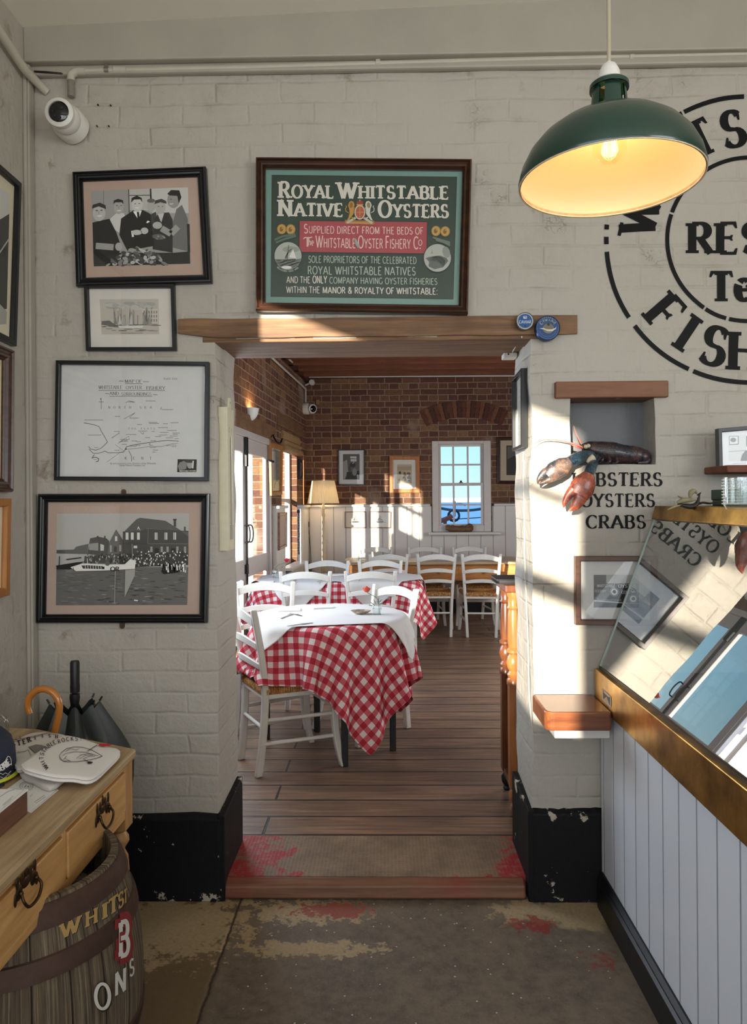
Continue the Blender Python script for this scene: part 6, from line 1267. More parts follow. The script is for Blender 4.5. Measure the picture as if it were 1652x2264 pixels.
# folded shirts on the table
M_cot = flat('white cotton jersey', C(226, 222, 218), .85, bump=.12, bscale=14, spec=.2); M_cotg = flat('pale grey cotton jersey', C(206, 200, 194), .85, bump=.12, bscale=14, spec=.2)
def foldpad(root, name, px, z, th, mat, layers=2, sag=.004):
    zf = z if callable(z) else (lambda x, y: z)
    P = crv([onZ(x, y, zf(x, y)) for x, y in px + [px[0]]], 4)[:-1]; z = sum(p.z for p in P) / len(P); P = [Vector((p.x, p.y, p.z - z)) for p in P]
    c = sum(P, Vector()) / len(P); mb = MB(); hs = []
    for k in range(layers):
        z0, z1 = z - th + th * k / layers, z - th + th * (k + 1) / layers
        for f, ins in ((.06, .012), (.2, .003), (.5, 0), (.8, .003), (.96, .012)): hs.append((z0 + (z1 - z0) * f, ins))
    rings = [[(p + (c - p).normalized() * i_ + Vector((0, 0, h - (sag * .5 * (1 + noise.noise(p * 9)) if k > 4 else 0)))) for p in P] for k, (h, i_) in enumerate(hs)]
    rings.append([p + (c - p) * .25 + Vector((0, 0, z)) for p in P]); rings.append([p + (c - p) * .6 + Vector((0, 0, z + .0003)) for p in P])
    mb.rings(rings); return mb.build(name, mat, root, world=True, smooth_=70)
ink = C(26, 26, 28)
s0 = thing('folded_shirt', 'folded pale shirt at the bottom of the pile, black piping at its side', 'shirt', tuple(onZ(80, 1680, TZ)))
foldpad(s0, 'folded_cloth', [(34, 1652), (95, 1622), (190, 1650), (125, 1733), (72, 1722), (44, 1706)], TZ + .018, .0178, M_cotg, 1)
s1 = thing('folded_shirt', 'folded white shirt with a yacht print, behind the oyster print shirt', 'shirt', tuple(onZ(80, 1655, TZ + .018)))
zs1 = TZ + .034; foldpad(s1, 'folded_cloth', [(6, 1650), (45, 1627), (76, 1616), (120, 1617), (150, 1630), (105, 1668), (48, 1697), (34, 1690), (22, 1672)], zs1, .0155, M_cotg, 2)
a = Art(lambda px, py: onZ(px, py, zs1 + .0022), (0, 0, 1), (0, 1560, 7.544), 6e-5); a.k = 4
pathtext(a, 'OYSTER', [(60, 740), (180, 690), (330, 660), (440, 630), (500, 605)], 80, ink, thick=.26, thin=.12, serif=.06); pathtext(a, 'FISH', [(600, 565), (700, 535), (820, 530), (940, 545)], 52, ink, thick=.26, thin=.12, serif=.06); pathtext(a, 'AND CO', [(20, 630), (120, 610), (230, 590), (340, 555)], 34, ink, thick=.22, thin=.14)
a.line([(20, 600), (330, 560), (600, 500), (800, 455), (960, 465)], 7, ink); a.line([(330, 580), (560, 528), (780, 472), (980, 490)], 5, ink)
a.poly([(470, 690), (600, 650), (700, 660), (760, 690), (600, 800)], C(120, 118, 114)); a.line([(290, 780), (400, 770), (470, 740), (500, 800), (520, 840)], 7, ink); a.line([(490, 700), (590, 800)], 6, ink); a.build('yacht_print', M_print, s1)
s2 = thing('folded_shirt', 'folded white shirt with oyster drawing, on top of the pile', 'shirt', tuple(onZ(150, 1672, TZ + .03)))
zs2 = lambda x, y: TZ + .058 - .034 * min(1, max(0, (x - 60) / 190))
foldpad(s2, 'folded_cloth', [(46, 1684), (90, 1654), (134, 1626), (168, 1626), (225, 1644), (266, 1655), (240, 1688), (203, 1717), (160, 1714), (118, 1712), (60, 1697)], zs2, .021, M_cot, 2)
a = Art(lambda px, py: onZ(px, py, zs2(px, py) + .0022), (0, 0, 1), (0, 1420, 4.13), 6e-5); a.k = 4; a.z = (0, 1420, 4.13)
pathtext(a, 'WHITSTABLE', [(436, 1132), (408, 1090), (396, 1045), (415, 1000), (450, 962), (505, 930)], 36, ink, thick=.17, thin=.13); pathtext(a, 'ROCKS!', [(545, 922), (600, 905), (660, 898), (738, 898)], 34, ink, thick=.17, thin=.13)
a.line([(540, 1040), (560, 1010), (610, 970), (680, 955), (760, 960), (840, 985), (900, 1020), (935, 1040), (880, 1060), (800, 1078), (700, 1090), (600, 1092), (556, 1075), (540, 1040)], 4, ink)
for pts in ([(570, 1040), (600, 1015), (680, 1000), (780, 1005), (900, 1040)], [(580, 1075), (610, 1040), (590, 1060), (640, 1085)], [(600, 1000), (640, 972), (700, 985), (720, 975)], [(700, 1060), (740, 1030), (800, 1020), (850, 1025)], [(720, 1068), (780, 1035), (850, 1035)], [(760, 1065), (820, 1042), (870, 1042)], [(760, 1070), (800, 1085), (820, 1100)], [(545, 1050), (575, 1088), (640, 1082)]): a.line(pts, 3, ink)
a.line([(760, 1070), (815, 1100)], 4, ink); a.poly([(795, 1100), (820, 1090), (850, 1098), (835, 1110), (805, 1112)], ink); a.line([(800, 1000), (840, 970), (890, 940)], 5, ink); a.poly([(895, 945), (912, 932), (960, 930), (1000, 930), (1020, 936), (1000, 950), (940, 952)], C(190, 28, 44)); h_ = a.mb; n_ = len(h_.f) - 1; r_ = MB(); r_.add([h_.v[i] for i in h_.f[n_]], [tuple(range(len(h_.f[n_])))], 0, h_.c[n_]); h_.f.pop(); h_.mi.pop(); h_.c.pop(); a.build('oyster_print', M_print, s2); r_.build('red_print', M_print, s2, world=True, label='red heart shaped print')

# cap, cards and wooden card box
M_navy = flat('navy cotton twill', C(26, 32, 50), .8, bump=.1, bscale=200); capc = Vector(onZ(-52, 1722, TZ)); capc.z = TZ; cr = onZ(27, 1722, TZ).x - capc.x
cp = thing('baseball_cap', 'navy baseball cap with white embroidery at the left edge of the table', 'cap', tuple(capc))
mb = MB(); prof = [(cr, .004), (cr * 1.0, .03), (cr * .97, .07), (cr * .88, .10), (cr * .66, .122), (cr * .3, .133), (.001, .135)]; mb.lathe(prof, n=40); mb.build('crown', M_navy, cp, smooth_=50)
mb = MB(); mb.lathe([(.006 * math.cos(t_) + cr + .003, .009 + .0045 * math.sin(t_)) for t_ in [2 * PI * i / 8 for i in range(9)]], n=48); mb.build('yellow_piping', flat('lemon yellow piping', C(220, 222, 70), .6), cp, smooth_=60, label='yellow piping')
mb = MB(); n = 14; pts = [(cr * .98 * math.cos(t_), cr * .98 * math.sin(t_)) for t_ in [-PI * .9 + PI * .8 * i / n for i in range(n + 1)]]; outp = [(x * 1.15, y * 1.75) for x, y in pts]
mb.rings([[(x, y, .004) for x, y in pts], [(x, y, .004 - .001) for x, y in outp], [(x, y, .0062) for x, y in outp], [(x, y, .0075) for x, y in pts]], closed=False, cap=False); mb.build('peak', M_navy, cp, smooth_=40)
def oncap(px, py):
    d_ = ray(px, py); r = cr + .0012 + a.k * 2.5e-5; ox, oy = CAM.x - capc.x, CAM.y - capc.y; A_ = d_.x ** 2 + d_.y ** 2; B_ = ox * d_.x + oy * d_.y; C_ = ox * ox + oy * oy - r * r; return CAM + d_ * ((-B_ - math.sqrt(max(B_ * B_ - A_ * C_, 0))) / A_)
a = Art(oncap, (0, 0, 0), (0, 1560, 7.544)); wh = C(226, 226, 222)
a.line([(-60, 1010), (20, 985), (90, 920), (130, 845), (160, 850), (185, 900), (190, 1000)], 9, wh); pathtext(a, 'WHITSTABLE', [(-60, 1105), (20, 1090), (90, 1050), (175, 980)], 95, wh, thick=.24, thin=.14); a.line([(-40, 1140), (10, 1130), (50, 1150), (90, 1120), (130, 1145), (185, 1090)], 9, wh); a.line([(-40, 1185), (20, 1190), (60, 1215), (120, 1165), (170, 1150)], 8, wh); a.line([(-20, 1235), (60, 1222), (110, 1195)], 7, wh); a.build('embroidery', M_print, cp)
M_card = flat('white card', C(232, 232, 230), .6)
zq = TZ + .0015; q4 = [(18 / 7.544, 1560 + 1420 / 7.544), (390 / 7.544, 1560 + 1195 / 7.544), (978 / 7.544, 1560 + 1405 / 7.544), (515 / 7.544, 1560 + 1786 / 7.544)]
k_ = thing('gift_card', 'white printed card lying flat on the table by the wooden box', 'card', tuple(onZ(80, 1760, TZ)))
P = [onZ(x, y, zq) for x, y in q4[1:]]; P = [P[0] + (P[2] - P[1])] + P; mb = MB(); mb.hexa([p - Z1 * .0012 for p in P], P); mb.build('card', M_card, k_, world=True)
a = Art(lambda px, py: onZ(px, py, zq + .0003), (0, 0, 1), (0, 1560, 7.544)); gk = C(120, 122, 128)
for r0, r1 in ((.95, 1.0), (.84, .87), (.60, .64)): a.k += 1; [a.mb.add([a.pt(440 + 118 * r * math.cos(t_ + s_), 1342 + 74 * r * math.sin(t_ + s_)) for r, s_ in ((r0, 0), (r1, 0), (r1, .2), (r0, .2))], [(0, 1, 2, 3)], 0, gk) for t_ in [2 * PI * i / 32 for i in range(32)]]
a.line([(410, 1365), (440, 1325)], 14, gk); a.ell(472, 1352, 16, 11, gk); a.line([(575, 1610), (745, 1490)], 6, gk); a.line([(600, 1630), (760, 1520)], 5, gk); a.line([(500, 1520), (545, 1480)], 9, C(170, 172, 176)); a.line([(398, 1218), (945, 1412), (525, 1762)], 3, gk); a.build('card_print', M_print, k_)
zb_ = TZ + .056; c0 = onZ(61, 1745, zb_); M_slab = wood('dark rough wood', C(128, 84, 62), C(70, 42, 32), 1, .6, 1, 10, False, .4)
bx = thing('card_box', 'dark wooden block holder filled with white cards, front left of the table', 'box', (c0.x - .08, c0.y - .15, TZ))
mb = MB(); mb.box((c0.x - .17, c0.y - .32, TZ + .0005), (c0.x, c0.y, zb_ - .003)); mb.build('wood_holder', M_slab, bx, world=True, bev=.002)
mb = MB(); mb.box((c0.x - .168, c0.y - .318, zb_ - .0028), (c0.x + .001, c0.y + .001, zb_)); mb.build('cards', M_card, bx, world=True)
a = Art(lambda px, py: onZ(px, py, zb_ + .0004), (0, 0, 1), (0, 1560, 7.544)); a.line([(0, 1345), (400, 1408), (0, 1755)], 3, gk); a.line([(0, 1520), (120, 1440), (160, 1420), (240, 1400)], 10, C(170, 172, 178)); a.line([(40, 1660), (220, 1510)], 5, gk); a.line([(60, 1668), (190, 1560)], 5, gk); a.build('card_print', M_print, bx)
hp = thing('plastic_carrier', 'clear plastic carrier handle at the far left of the table', 'carrier', tuple(onZ(6, 1644, TZ))); pz = lambda x, y: onY(x / 7.544, 1560 + y / 7.544, onZ(10, 1640, TZ).y)
mb = MB(); mb.tube(crv([pz(-90, 560), pz(-80, 250), pz(-20, 160), pz(60, 190), pz(110, 300), pz(115, 540)], 6), .006, 8); mb.build('loop_handle', pane('milky clear plastic', (.86, .86, .82, 1), 2.0, .15), hp, world=True, smooth_=50)
q = pz(20, 620); mb = MB(); mb.box((q.x - .05, q.y - .02, TZ + .0005), (q.x + .022, q.y + .02, pz(20, 520).z)); mb.build('clear_base', flat('frosted plastic', C(206, 200, 184), .3), hp, world=True, bev=.004)

# ================================================================== DINING ROOM: CHAIRS
M_chair = flat('white chair paint', C(226, 221, 212), .42, nz=.10, nscale=7, bump=.06, bscale=30)
def m_rush():
    m, nt, p, o = newmat('woven rush'); n = node(nt, 'TexNoise', {'Vector': coords(nt, (60, 60, 60)), 'Scale': 1.0, 'Detail': 3.0})
    nt.links.new(ramp(nt, n.outputs[0], [(.3, C(120, 74, 38)), (.5, C(176, 122, 66)), (.7, C(206, 160, 98))]), p.inputs['Base Color']); p.inputs['Roughness'].default_value = .6; return m
M_rush = m_rush()
CHAIRS = 'white rush seated ladder back chairs of the dining room'
def make_chair(label, loc, rz):
    t = thing('dining_chair', label, 'chair', loc, rz, CHAIRS)
    fr, bk = (.195, .198), (-.185, .165)
    for s in (-1, 1):
        rear = [(-.215, .145, 0), (-.195, .152, .16), (-.183, .160, .34), (-.185, .167, .46), (-.205, .176, .62), (-.235, .188, .78), (-.252, .194, .862)]
        P = crv([(x, y * s, z) for x, y, z in rear], 3); mb = MB(); rr = []
        for i, q in enumerate(P):
            w = .019 - .003 * (i / len(P)); d_ = .0155; rr.append([(q.x - w, q.y - d_, q.z), (q.x + w, q.y - d_, q.z), (q.x + w, q.y + d_, q.z), (q.x - w, q.y + d_, q.z)])
        mb.rings(rr); mb.build('leg', M_chair, t, bev=.006, smooth_=40)
        front = [(.232, .215, 0), (.208, .205, .10), (.194, .198, .22), (.190, .197, .34), (.190, .197, .465)]
        P = crv([(x, y * s, z) for x, y, z in front], 3); mb = MB(); rr = []
        for i, q in enumerate(P): w = .0165 + .004 * (i / len(P)); rr.append([(q.x - w, q.y - w, q.z), (q.x + w, q.y - w, q.z), (q.x + w, q.y + w, q.z), (q.x - w, q.y + w, q.z)])
        mb.rings(rr); mb.build('leg', M_chair, t, bev=.006, smooth_=40)
        for z in (.285, .165):
            mb = MB(); x0 = -.188 - .015 * (.285 - z) / .12; x1 = .192 + .010 * (.285 - z) / .12; mb.tube([(x0, s * .157, z), (0, s * .178, z), (x1, s * .200, z)], .0105, 10); mb.build('stretcher', M_chair, t, smooth_=50)
        mb = MB(); mb.bar((-.175, s * .166, .415), (.178, s * .197, .415), .02, .036); mb.build('seat_rail', M_chair, t, bev=.003)
    mb = MB(); mb.bar((.192, -.185, .415), (.192, .185, .415), .02, .036); mb.build('seat_rail', M_chair, t, bev=.003)
    mb = MB(); mb.bar((-.186, -.155, .415), (-.186, .155, .415), .02, .036); mb.build('seat_rail', M_chair, t, bev=.003)
    mb = MB(); mb.bar((.196, -.185, .33), (.196, .185, .33), .016, .042); mb.build('stretcher', M_chair, t, bev=.003)
    mb = MB(); mb.tube([(-.190, -.152, .245), (-.190, .152, .245)], .0105, 10); mb.build('stretcher', M_chair, t, smooth_=50)
    for nm, z, h, ar, x, w in (('top_rail', .800, .056, .034, -.240, .186), ('back_slat', .672, .040, .022, -.216, .178), ('back_slat', .566, .036, .018, -.199, .172)):
        mb = MB(); rr = []; n = 14
        for i in range(n + 1):
            f = -1 + 2 * i / n; y = f * w; bx_ = x - .026 * (1 - f * f); up = ar * (1 - f * f); hh = h * (.84 + .16 * (1 - f * f)) / 2
            rr.append([(bx_ - .008 - .008, y, z + up - hh), (bx_ + .008 - .008, y, z + up - hh), (bx_ + .005 - .012, y, z + up + hh), (bx_ - .009 - .012, y, z + up + hh)])
        mb.rings(rr); mb.build(nm, M_chair, t, bev=.003, smooth_=40)
    # rush seat: four triangles of cords round the frame
    mb = MB(); A = [Vector((fr[0] + .012, -fr[1] - .004, .447)), Vector((fr[0] + .012, fr[1] + .004, .447)), Vector((bk[0] - .002, bk[1], .447)), Vector((bk[0] - .002, -bk[1], .447))]; O = sum(A, Vector()) / 4 - Z1 * .006
    for a_, b_ in ((0, 1), (1, 2), (2, 3), (3, 0)):
        n = 13
        for i in range(n):
            f0, f1 = i / n, (i + .92) / n; p0, q0 = A[a_].lerp(O, f0), A[b_].lerp(O, f0); p1, q1 = A[a_].lerp(O, f1), A[b_].lerp(O, f1)
            inn = .02; p0, q0, p1, q1 = p0.lerp(q0, inn), q0.lerp(p0, inn), p1.lerp(q1, inn), q1.lerp(p1, inn); m0, m1 = p0.lerp(p1, .5) + Z1 * .0085, q0.lerp(q1, .5) + Z1 * .0085
            e = Z1 * .012
            mb.rings([[p0 - e, p0 + Z1 * .004, m0, p1 + Z1 * .004, p1 - e], [q0 - e, q0 + Z1 * .004, m1, q1 + Z1 * .004, q1 - e]], cap=True)
    for a_, b_ in ((0, 1), (1, 2), (2, 3), (3, 0)):   # cords turning over the rails
        L = (A[b_] - A[a_]).length; n = int(L / .0125); d_ = (A[b_] - A[a_]).normalized(); o_ = Vector((d_.y, -d_.x, 0)); o_ = o_ if o_.dot(A[a_].lerp(A[b_], .5) - O) > 0 else -o_
        for i in range(1, n):
            q = A[a_].lerp(A[b_], i / n); mb.tube([q + Z1 * .008 - o_ * .012, q + Z1 * .008 + o_ * .006, q + o_ * .0135 - Z1 * .006, q + o_ * .009 - Z1 * .026], .0062, 6)
    mb.build('seat', M_rush, t, smooth_=60); return t
D = -2.674
spots = [(-.545, 3.917, 29, 'white chair nearest the doorway, at the left of the near gingham table'),
 (-.765, 4.63, -76, 'white chair on the far left side of the near gingham table'), (-.135, 4.45, 221, 'white chair on the far right side of the near gingham table'),
 (-.635, 5.90, 90, 'left of two white chairs with backs to the doorway at the second gingham table'), (-.125, 5.90, 90, 'right of two white chairs with backs to the doorway at the second gingham table'),
 (-.55, 6.44, -90, 'left of two white chairs on the far side of the second gingham table'), (-.06, 6.44, -90, 'right of two white chairs on the far side of the second gingham table'),
 (.02, 7.72, 90, 'leftmost of three sunlit white chairs at the near side of the bare pine table'), (.505, 7.70, 92, 'middle one of three sunlit white chairs at the near side of the bare pine table'), (.985, 7.66, 86, 'rightmost of three white chairs at the near side of the bare pine table'),
 (-.13, 8.40, -90, 'leftmost of three white chairs against the back wall behind the pine table'), (.45, 8.40, -92, 'middle one of three white chairs against the back wall behind the pine table'), (.995, 8.40, -88, 'rightmost of three white chairs against the back wall behind the pine table')]
ch0 = None; bpy.context.view_layer.update()
for x, d_, a_, lab in spots:
    loc = (x, d_ + D, FZ)
    if ch0 is None: ch0 = make_chair(lab, loc, math.radians(a_))
    else: dup(ch0, loc, math.radians(a_), lab)

# ================================================================== DINING ROOM: TABLES AND CLOTHS
def drape(sx, sy, n, rot, cx, cy, zt, sdf, seats=(), steps=150, its=10, seed=1, off=.0, cols=None):
    """settle a cloth over a table top (position based cloth); returns vertex grid and cloth coordinates"""
    nx = n; ny = max(8, int(round(n * sy / sx))); u = np.linspace(-sx / 2, sx / 2, nx); v = np.linspace(-sy / 2, sy / 2, ny); U, V = np.meshgrid(u, v)
    c, s = math.cos(rot), math.sin(rot); P = np.stack([cx + U * c - V * s, cy + U * s + V * c, np.full_like(U, zt + .004)], -1); rng = np.random.RandomState(seed); P[..., 2] += rng.rand(*U.shape) * .002
    Q = P.copy(); sets = []
    idx = np.arange(nx * ny).reshape(ny, nx)
    def addc(a, b, k):
        a, b = a.ravel(), b.ravel(); r = np.linalg.norm(P.reshape(-1, 3)[a] - P.reshape(-1, 3)[b], axis=1); r = np.hypot(*(np.stack([U.ravel()[a] - U.ravel()[b], V.ravel()[a] - V.ravel()[b]]))); sets.append((a, b, r[:, None], k))
    for o in (0, 1):
        addc(idx[:, o:-1:2], idx[:, o + 1::2], 1.0); addc(idx[o:-1:2, :], idx[o + 1::2, :], 1.0)
        addc(idx[o:-1:2, :-1], idx[o + 1::2, 1:], .35); addc(idx[o:-1:2, 1:], idx[o + 1::2, :-1], .35)
    for o in (0, 1, 2, 3): addc(idx[:, o:-2:4], idx[:, o + 2::4], .10) if idx[:, o:-2:4].shape == idx[:, o + 2::4].shape else None; addc(idx[o:-2:4, :], idx[o + 2::4, :], .10) if idx[o:-2:4, :].shape == idx[o + 2::4, :].shape else None
    X = P.reshape(-1, 3).copy(); O = X.copy(); dt = 1 / 60
    for st in range(steps):
        vel = (X - O) * .965; O = X.copy(); X = X + vel; X[:, 2] -= 9.8 * dt * dt * .6
        for it in range(its):
            for a, b, r, k in sets:
                d_ = X[b] - X[a]; L = np.sqrt((d_ * d_).sum(1, keepdims=True)) + 1e-9; q = d_ * ((L - r) / L * .5 * k); X[a] += q; X[b] -= q
            if it % 3 == 2 or it == its - 1:
                sd_, gx, gy = sdf(X[:, 0], X[:, 1]); pen = (sd_ < .006 + off) & (X[:, 2] < zt + .004 + off); dz = zt + .004 + off - X[:, 2]; dh = .006 + off - sd_
                top = pen & ((dz < dh) | (sd_ < -.05)); side = pen & ~top
                X[top, 2] = zt + .004 + off; X[side, 0] += gx[side] * dh[side]; X[side, 1] += gy[side] * dh[side]
                O[top, :2] = O[top, :2] * .2 + X[top, :2] * .8
                for (qx, qy, qa, hx, hy, qz) in seats:
                    ca, sa = math.cos(qa), math.sin(qa); lx_ = (X[:, 0] - qx) * ca + (X[:, 1] - qy) * sa; ly_ = -(X[:, 0] - qx) * sa + (X[:, 1] - qy) * ca; k_ = (abs(lx_) < hx) & (abs(ly_) < hy) & (X[:, 2] < qz); X[k_, 2] = qz; O[k_] = X[k_]
    return X.reshape(ny, nx, 3), U, V
def disc(cx, cy, R):
    def f(x, y): dx, dy = x - cx, y - cy; L = np.hypot(dx, dy) + 1e-9; return L - R, dx / L, dy / L
    return f
def rrect(cx, cy, hx, hy, r):
    def f(x, y):
        qx, qy = np.abs(x - cx) - hx + r, np.abs(y - cy) - hy + r; ox, oy = np.maximum(qx, 0), np.maximum(qy, 0); L = np.hypot(ox, oy)
        s = L + np.minimum(np.maximum(qx, qy), 0) - r; inside = (qx < 0) & (qy < 0)
        gx = np.where(L > 1e-9, ox / (L + 1e-9), (qx > qy) * 1.0) * np.sign(x - cx); gy = np.where(L > 1e-9, oy / (L + 1e-9), (qx <= qy) * 1.0) * np.sign(y - cy); return s, gx, gy
    return f
def clothmesh(name, X, U, V, mat, label, group=None):
    ny, nx = U.shape; me = bpy.data.meshes.new(name); v = X.reshape(-1, 3); org = Vector((float(v[:, 0].mean()), float(v[:, 1].mean()), float(v[:, 2].max())))
    f = [(j * nx + i, j * nx + i + 1, (j + 1) * nx + i + 1, (j + 1) * nx + i) for j in range(ny - 1) for i in range(nx - 1)]
    me.from_pydata([tuple(Vector(p.tolist()) - org) for p in v], [], f); uv = me.uv_layers.new(name='cloth'); uu, vv = U.ravel(), V.ravel()
    for lp_ in me.loops: uv.data[lp_.index].uv = (float(uu[lp_.vertex_index]), float(vv[lp_.vertex_index]))
    me.materials.append(mat); me.polygons.foreach_set('use_smooth', [True] * len(me.polygons)); o = bpy.data.objects.new(name, me); col.objects.link(o); o.location = org
    s_ = o.modifiers.new('smooth', 'SUBSURF'); s_.levels = 1; s_.render_levels = 2; s_.uv_smooth = 'PRESERVE_BOUNDARIES'
    k_ = o.modifiers.new('thickness', 'SOLIDIFY'); k_.thickness = .0012; k_.offset = 1
    return meta(o, label, 'tablecloth', group)
def outside(X, Y_, c, gap=.006):
    """keep an upper cloth outside the one below where both hang"""
    x = X.reshape(-1, 3); y = Y_.reshape(-1, 3); c = np.array(c); ax = np.arctan2(x[:, 1] - c[1], x[:, 0] - c[0]); ay = np.arctan2(y[:, 1] - c[1], y[:, 0] - c[0]); rx = np.hypot(x[:, 0] - c[0], x[:, 1] - c[1]); ry = np.hypot(y[:, 0] - c[0], y[:, 1] - c[1]); zt = x[:, 2].max()
    for i in np.where(x[:, 2] < zt - .012)[0]:
        da = np.abs((ay - ax[i] + PI) % (2 * PI) - PI) * rx[i]; m = (da < .05) & (np.abs(y[:, 2] - x[i, 2]) < .05)
        if m.any():
            r = ry[m].max() + gap
            if r > rx[i]: x[i, 0] = c[0] + math.cos(ax[i]) * r; x[i, 1] = c[1] + math.sin(ax[i]) * r
    return x.reshape(X.shape)
def m_gingham(chk=.030):
    m, nt, p, o = newmat('red gingham cotton'); t = node(nt, 'UVMap', uv_map='cloth'); sp = node(nt, 'SeparateXYZ', {0: t.outputs[0]})
    b = [mathn(nt, 'LESS_THAN', mathn(nt, 'FRACT', mathn(nt, 'ADD', mathn(nt, 'DIVIDE', sp.outputs[k], 2 * chk), 50.2)), .5) for k in (0, 1)]
    s = mathn(nt, 'MULTIPLY', mathn(nt, 'ADD', b[0], b[1]), .5); wv = node(nt, 'TexNoise', {'Vector': node(nt, 'Mapping', {'Vector': t.outputs[0], 'Scale': (400, 400, 1)}).outputs[0], 'Scale': 1.0})
    c = ramp(nt, s, [(0, C(232, 222, 216)), (.5, C(206, 92, 104)), (1, C(172, 10, 40))]); c = mixc(nt, mathn(nt, 'MULTIPLY', wv.outputs[0], .10), c, C(240, 200, 196))
    nt.links.new(c, p.inputs['Base Color']); p.inputs['Roughness'].default_value = .85; p.inputs['Specular IOR Level'].default_value = .15; return m
M_ging = m_gingham(); M_slip = flat('white paper cloth', C(224, 220, 216), .8, spec=.2)
M_ironleg = flat('black iron table leg', C(20, 20, 22), .5, nz=.3, nscale=20); M_topwood = wood('table top wood', C(170, 128, 84), C(120, 84, 50), 0, .5)
TT = FZ + .75
# near round table
nx_, ny_ = -.33, 1.456; t1 = thing('bistro_table', 'round table with black iron legs under the near gingham cloth', 'table', (nx_, ny_, FZ))
mb = MB(); mb.lathe([(.001, .72), (.405, .72), (.41, .725), (.41, .738), (.405, .742), (.001, .742)], n=48); mb.build('tabletop', M_topwood, t1, smooth_=40)
for px, py in ((763, 1693), (869, 1658), (590, 1634), (0, 0)):
    q = onZ(px, py, FZ) if px else Vector((nx_ * 2, ny_ * 2, 0)) - onZ(763, 1693, FZ) - Vector((.0, .0, 0)); mb = MB(); mb.box((q.x - nx_ - .018, q.y - ny_ - .018, 0), (q.x - nx_ + .018, q.y - ny_ + .018, .725)); mb.build('leg', M_ironleg, t1, bev=.003)
mb = MB(); mb.box((-.25, -.018, .70), (.25, .018, .7245)); mb.box((-.018, -.25, .70), (.018, .25, .7245)); mb.build('top_bracket', M_ironleg, t1)
c1s = spots[0]; seat = [(c1s[0], c1s[1] + D, math.radians(c1s[2]), .215, .215, FZ + .468)]
G1, U1, V1 = drape(1.36, 1.36, 46, math.radians(-15), nx_ + .012, ny_ - .02, TT, disc(nx_, ny_, .44), seat, 170, 10)
clothmesh('tablecloth', G1, U1, V1, M_ging, 'red and white gingham cloth hanging from the near round table')
S1, U2, V2 = drape(.95, .83, 34, math.radians(12), nx_ + .03, ny_ + .035, TT, disc(nx_, ny_, .44), (), 140, 10, 2, .007)
S1 = outside(S1, G1, (nx_, ny_)); clothmesh('slip_cloth', S1, U2, V2, M_slip, 'white paper slip cloth laid over the gingham of the near table')
# second table, rectangular
mx_, my_, hx_, hy_ = -.40, 6.14 + D, .69, .36; t2 = thing('dining_table', 'rectangular table with white legs under the second gingham cloth', 'table', (mx_, my_, FZ))
mb = MB(); mb.box((-hx_ + .03, -hy_ + .03, .715), (hx_ - .03, hy_ - .03, .742)); mb.build('tabletop', M_topwood, t2, bev=.004)
for s in (-1, 1):
    for r in (-1, 1): mb = MB(); mb.hexa([(s * (hx_ - .07) + a * .016, r * (hy_ - .045) + b * .016, 0) for a, b in ((-1, -1), (1, -1), (1, 1), (-1, 1))], [(s * (hx_ - .07) + a * .026, r * (hy_ - .045) + b * .026, .722) for a, b in ((-1, -1), (1, -1), (1, 1), (-1, 1))]); mb.build('leg', M_chair, t2, bev=.003)
G2, U3, V3 = drape(1.84, 1.17, 52, 0, mx_ + .01, my_ - .015, TT, rrect(mx_, my_, hx_, hy_, .05), (), 130, 9, 3)
clothmesh('tablecloth', G2, U3, V3, M_ging, 'red and white gingham cloth on the second table from the doorway')
for k, (sx_, lab) in enumerate(((-.30, 'left white slip cloth laid cornerwise on the second gingham table'), (.27, 'right white slip cloth laid cornerwise on the second gingham table'))):
    S, U4, V4 = drape(.84, .84, 28, math.radians(45), mx_ + sx_, my_, TT, rrect(mx_, my_, hx_, hy_, .05), (), 110, 8, 5 + k, .007 + .002 * k); S = outside(S, G2, (mx_ + sx_, my_)); clothmesh('slip_cloth', S, U4, V4, M_slip, lab)
# bare pine table at the back
M_orpine = wood('orange pine', C(206, 146, 82), C(160, 96, 46), 0, .35, 1, 7, True, .1); fx0, fx1, fy0, fy1 = -.47, 1.50, 7.80 + D, 8.52 + D
t3 = thing('pine_table', 'long bare pine table with drawers by the back wall', 'table', ((fx0 + fx1) / 2, (fy0 + fy1) / 2, FZ))
mb = MB(); mb.box((fx0, fy0, TT - .03), (fx1, fy1, TT)); mb.build('tabletop', wood('pale scrubbed pine', C(206, 182, 146), C(168, 134, 94), 0, .4, 1, 9), t3, world=True, bev=.004)
mb = MB(); wframe_ = [(fx0 + .05, fy0 + .05, fx1 - .05, fy0 + .075), (fx0 + .05, fy1 - .075, fx1 - .05, fy1 - .05), (fx0 + .05, fy0 + .075, fx0 + .075, fy1 - .075), (fx1 - .075, fy0 + .075, fx1 - .05, fy1 - .075)]
for a in wframe_: mb.box((a[0], a[1], TT - .20), (a[2], a[3], TT - .0305))
mb.build('apron', M_orpine, t3, world=True)
for x in (.02, .50, .98):
    mb = MB(); mb.box((x - .20, fy0 + .044, TT - .18), (x + .20, fy0 + .0495, TT - .055)); dw = mb.build('drawer', M_orpine, t3, world=True, bev=.003); mb = MB(); mb.lathe([(.001, .03), (.014, .028), (.016, .018), (.009, .008), (.009, .0005)], (x + .08, fy0 + .0435, TT - .115), 14, 'y'); mb.build('knob', M_orpine, dw, world=True, smooth_=50)
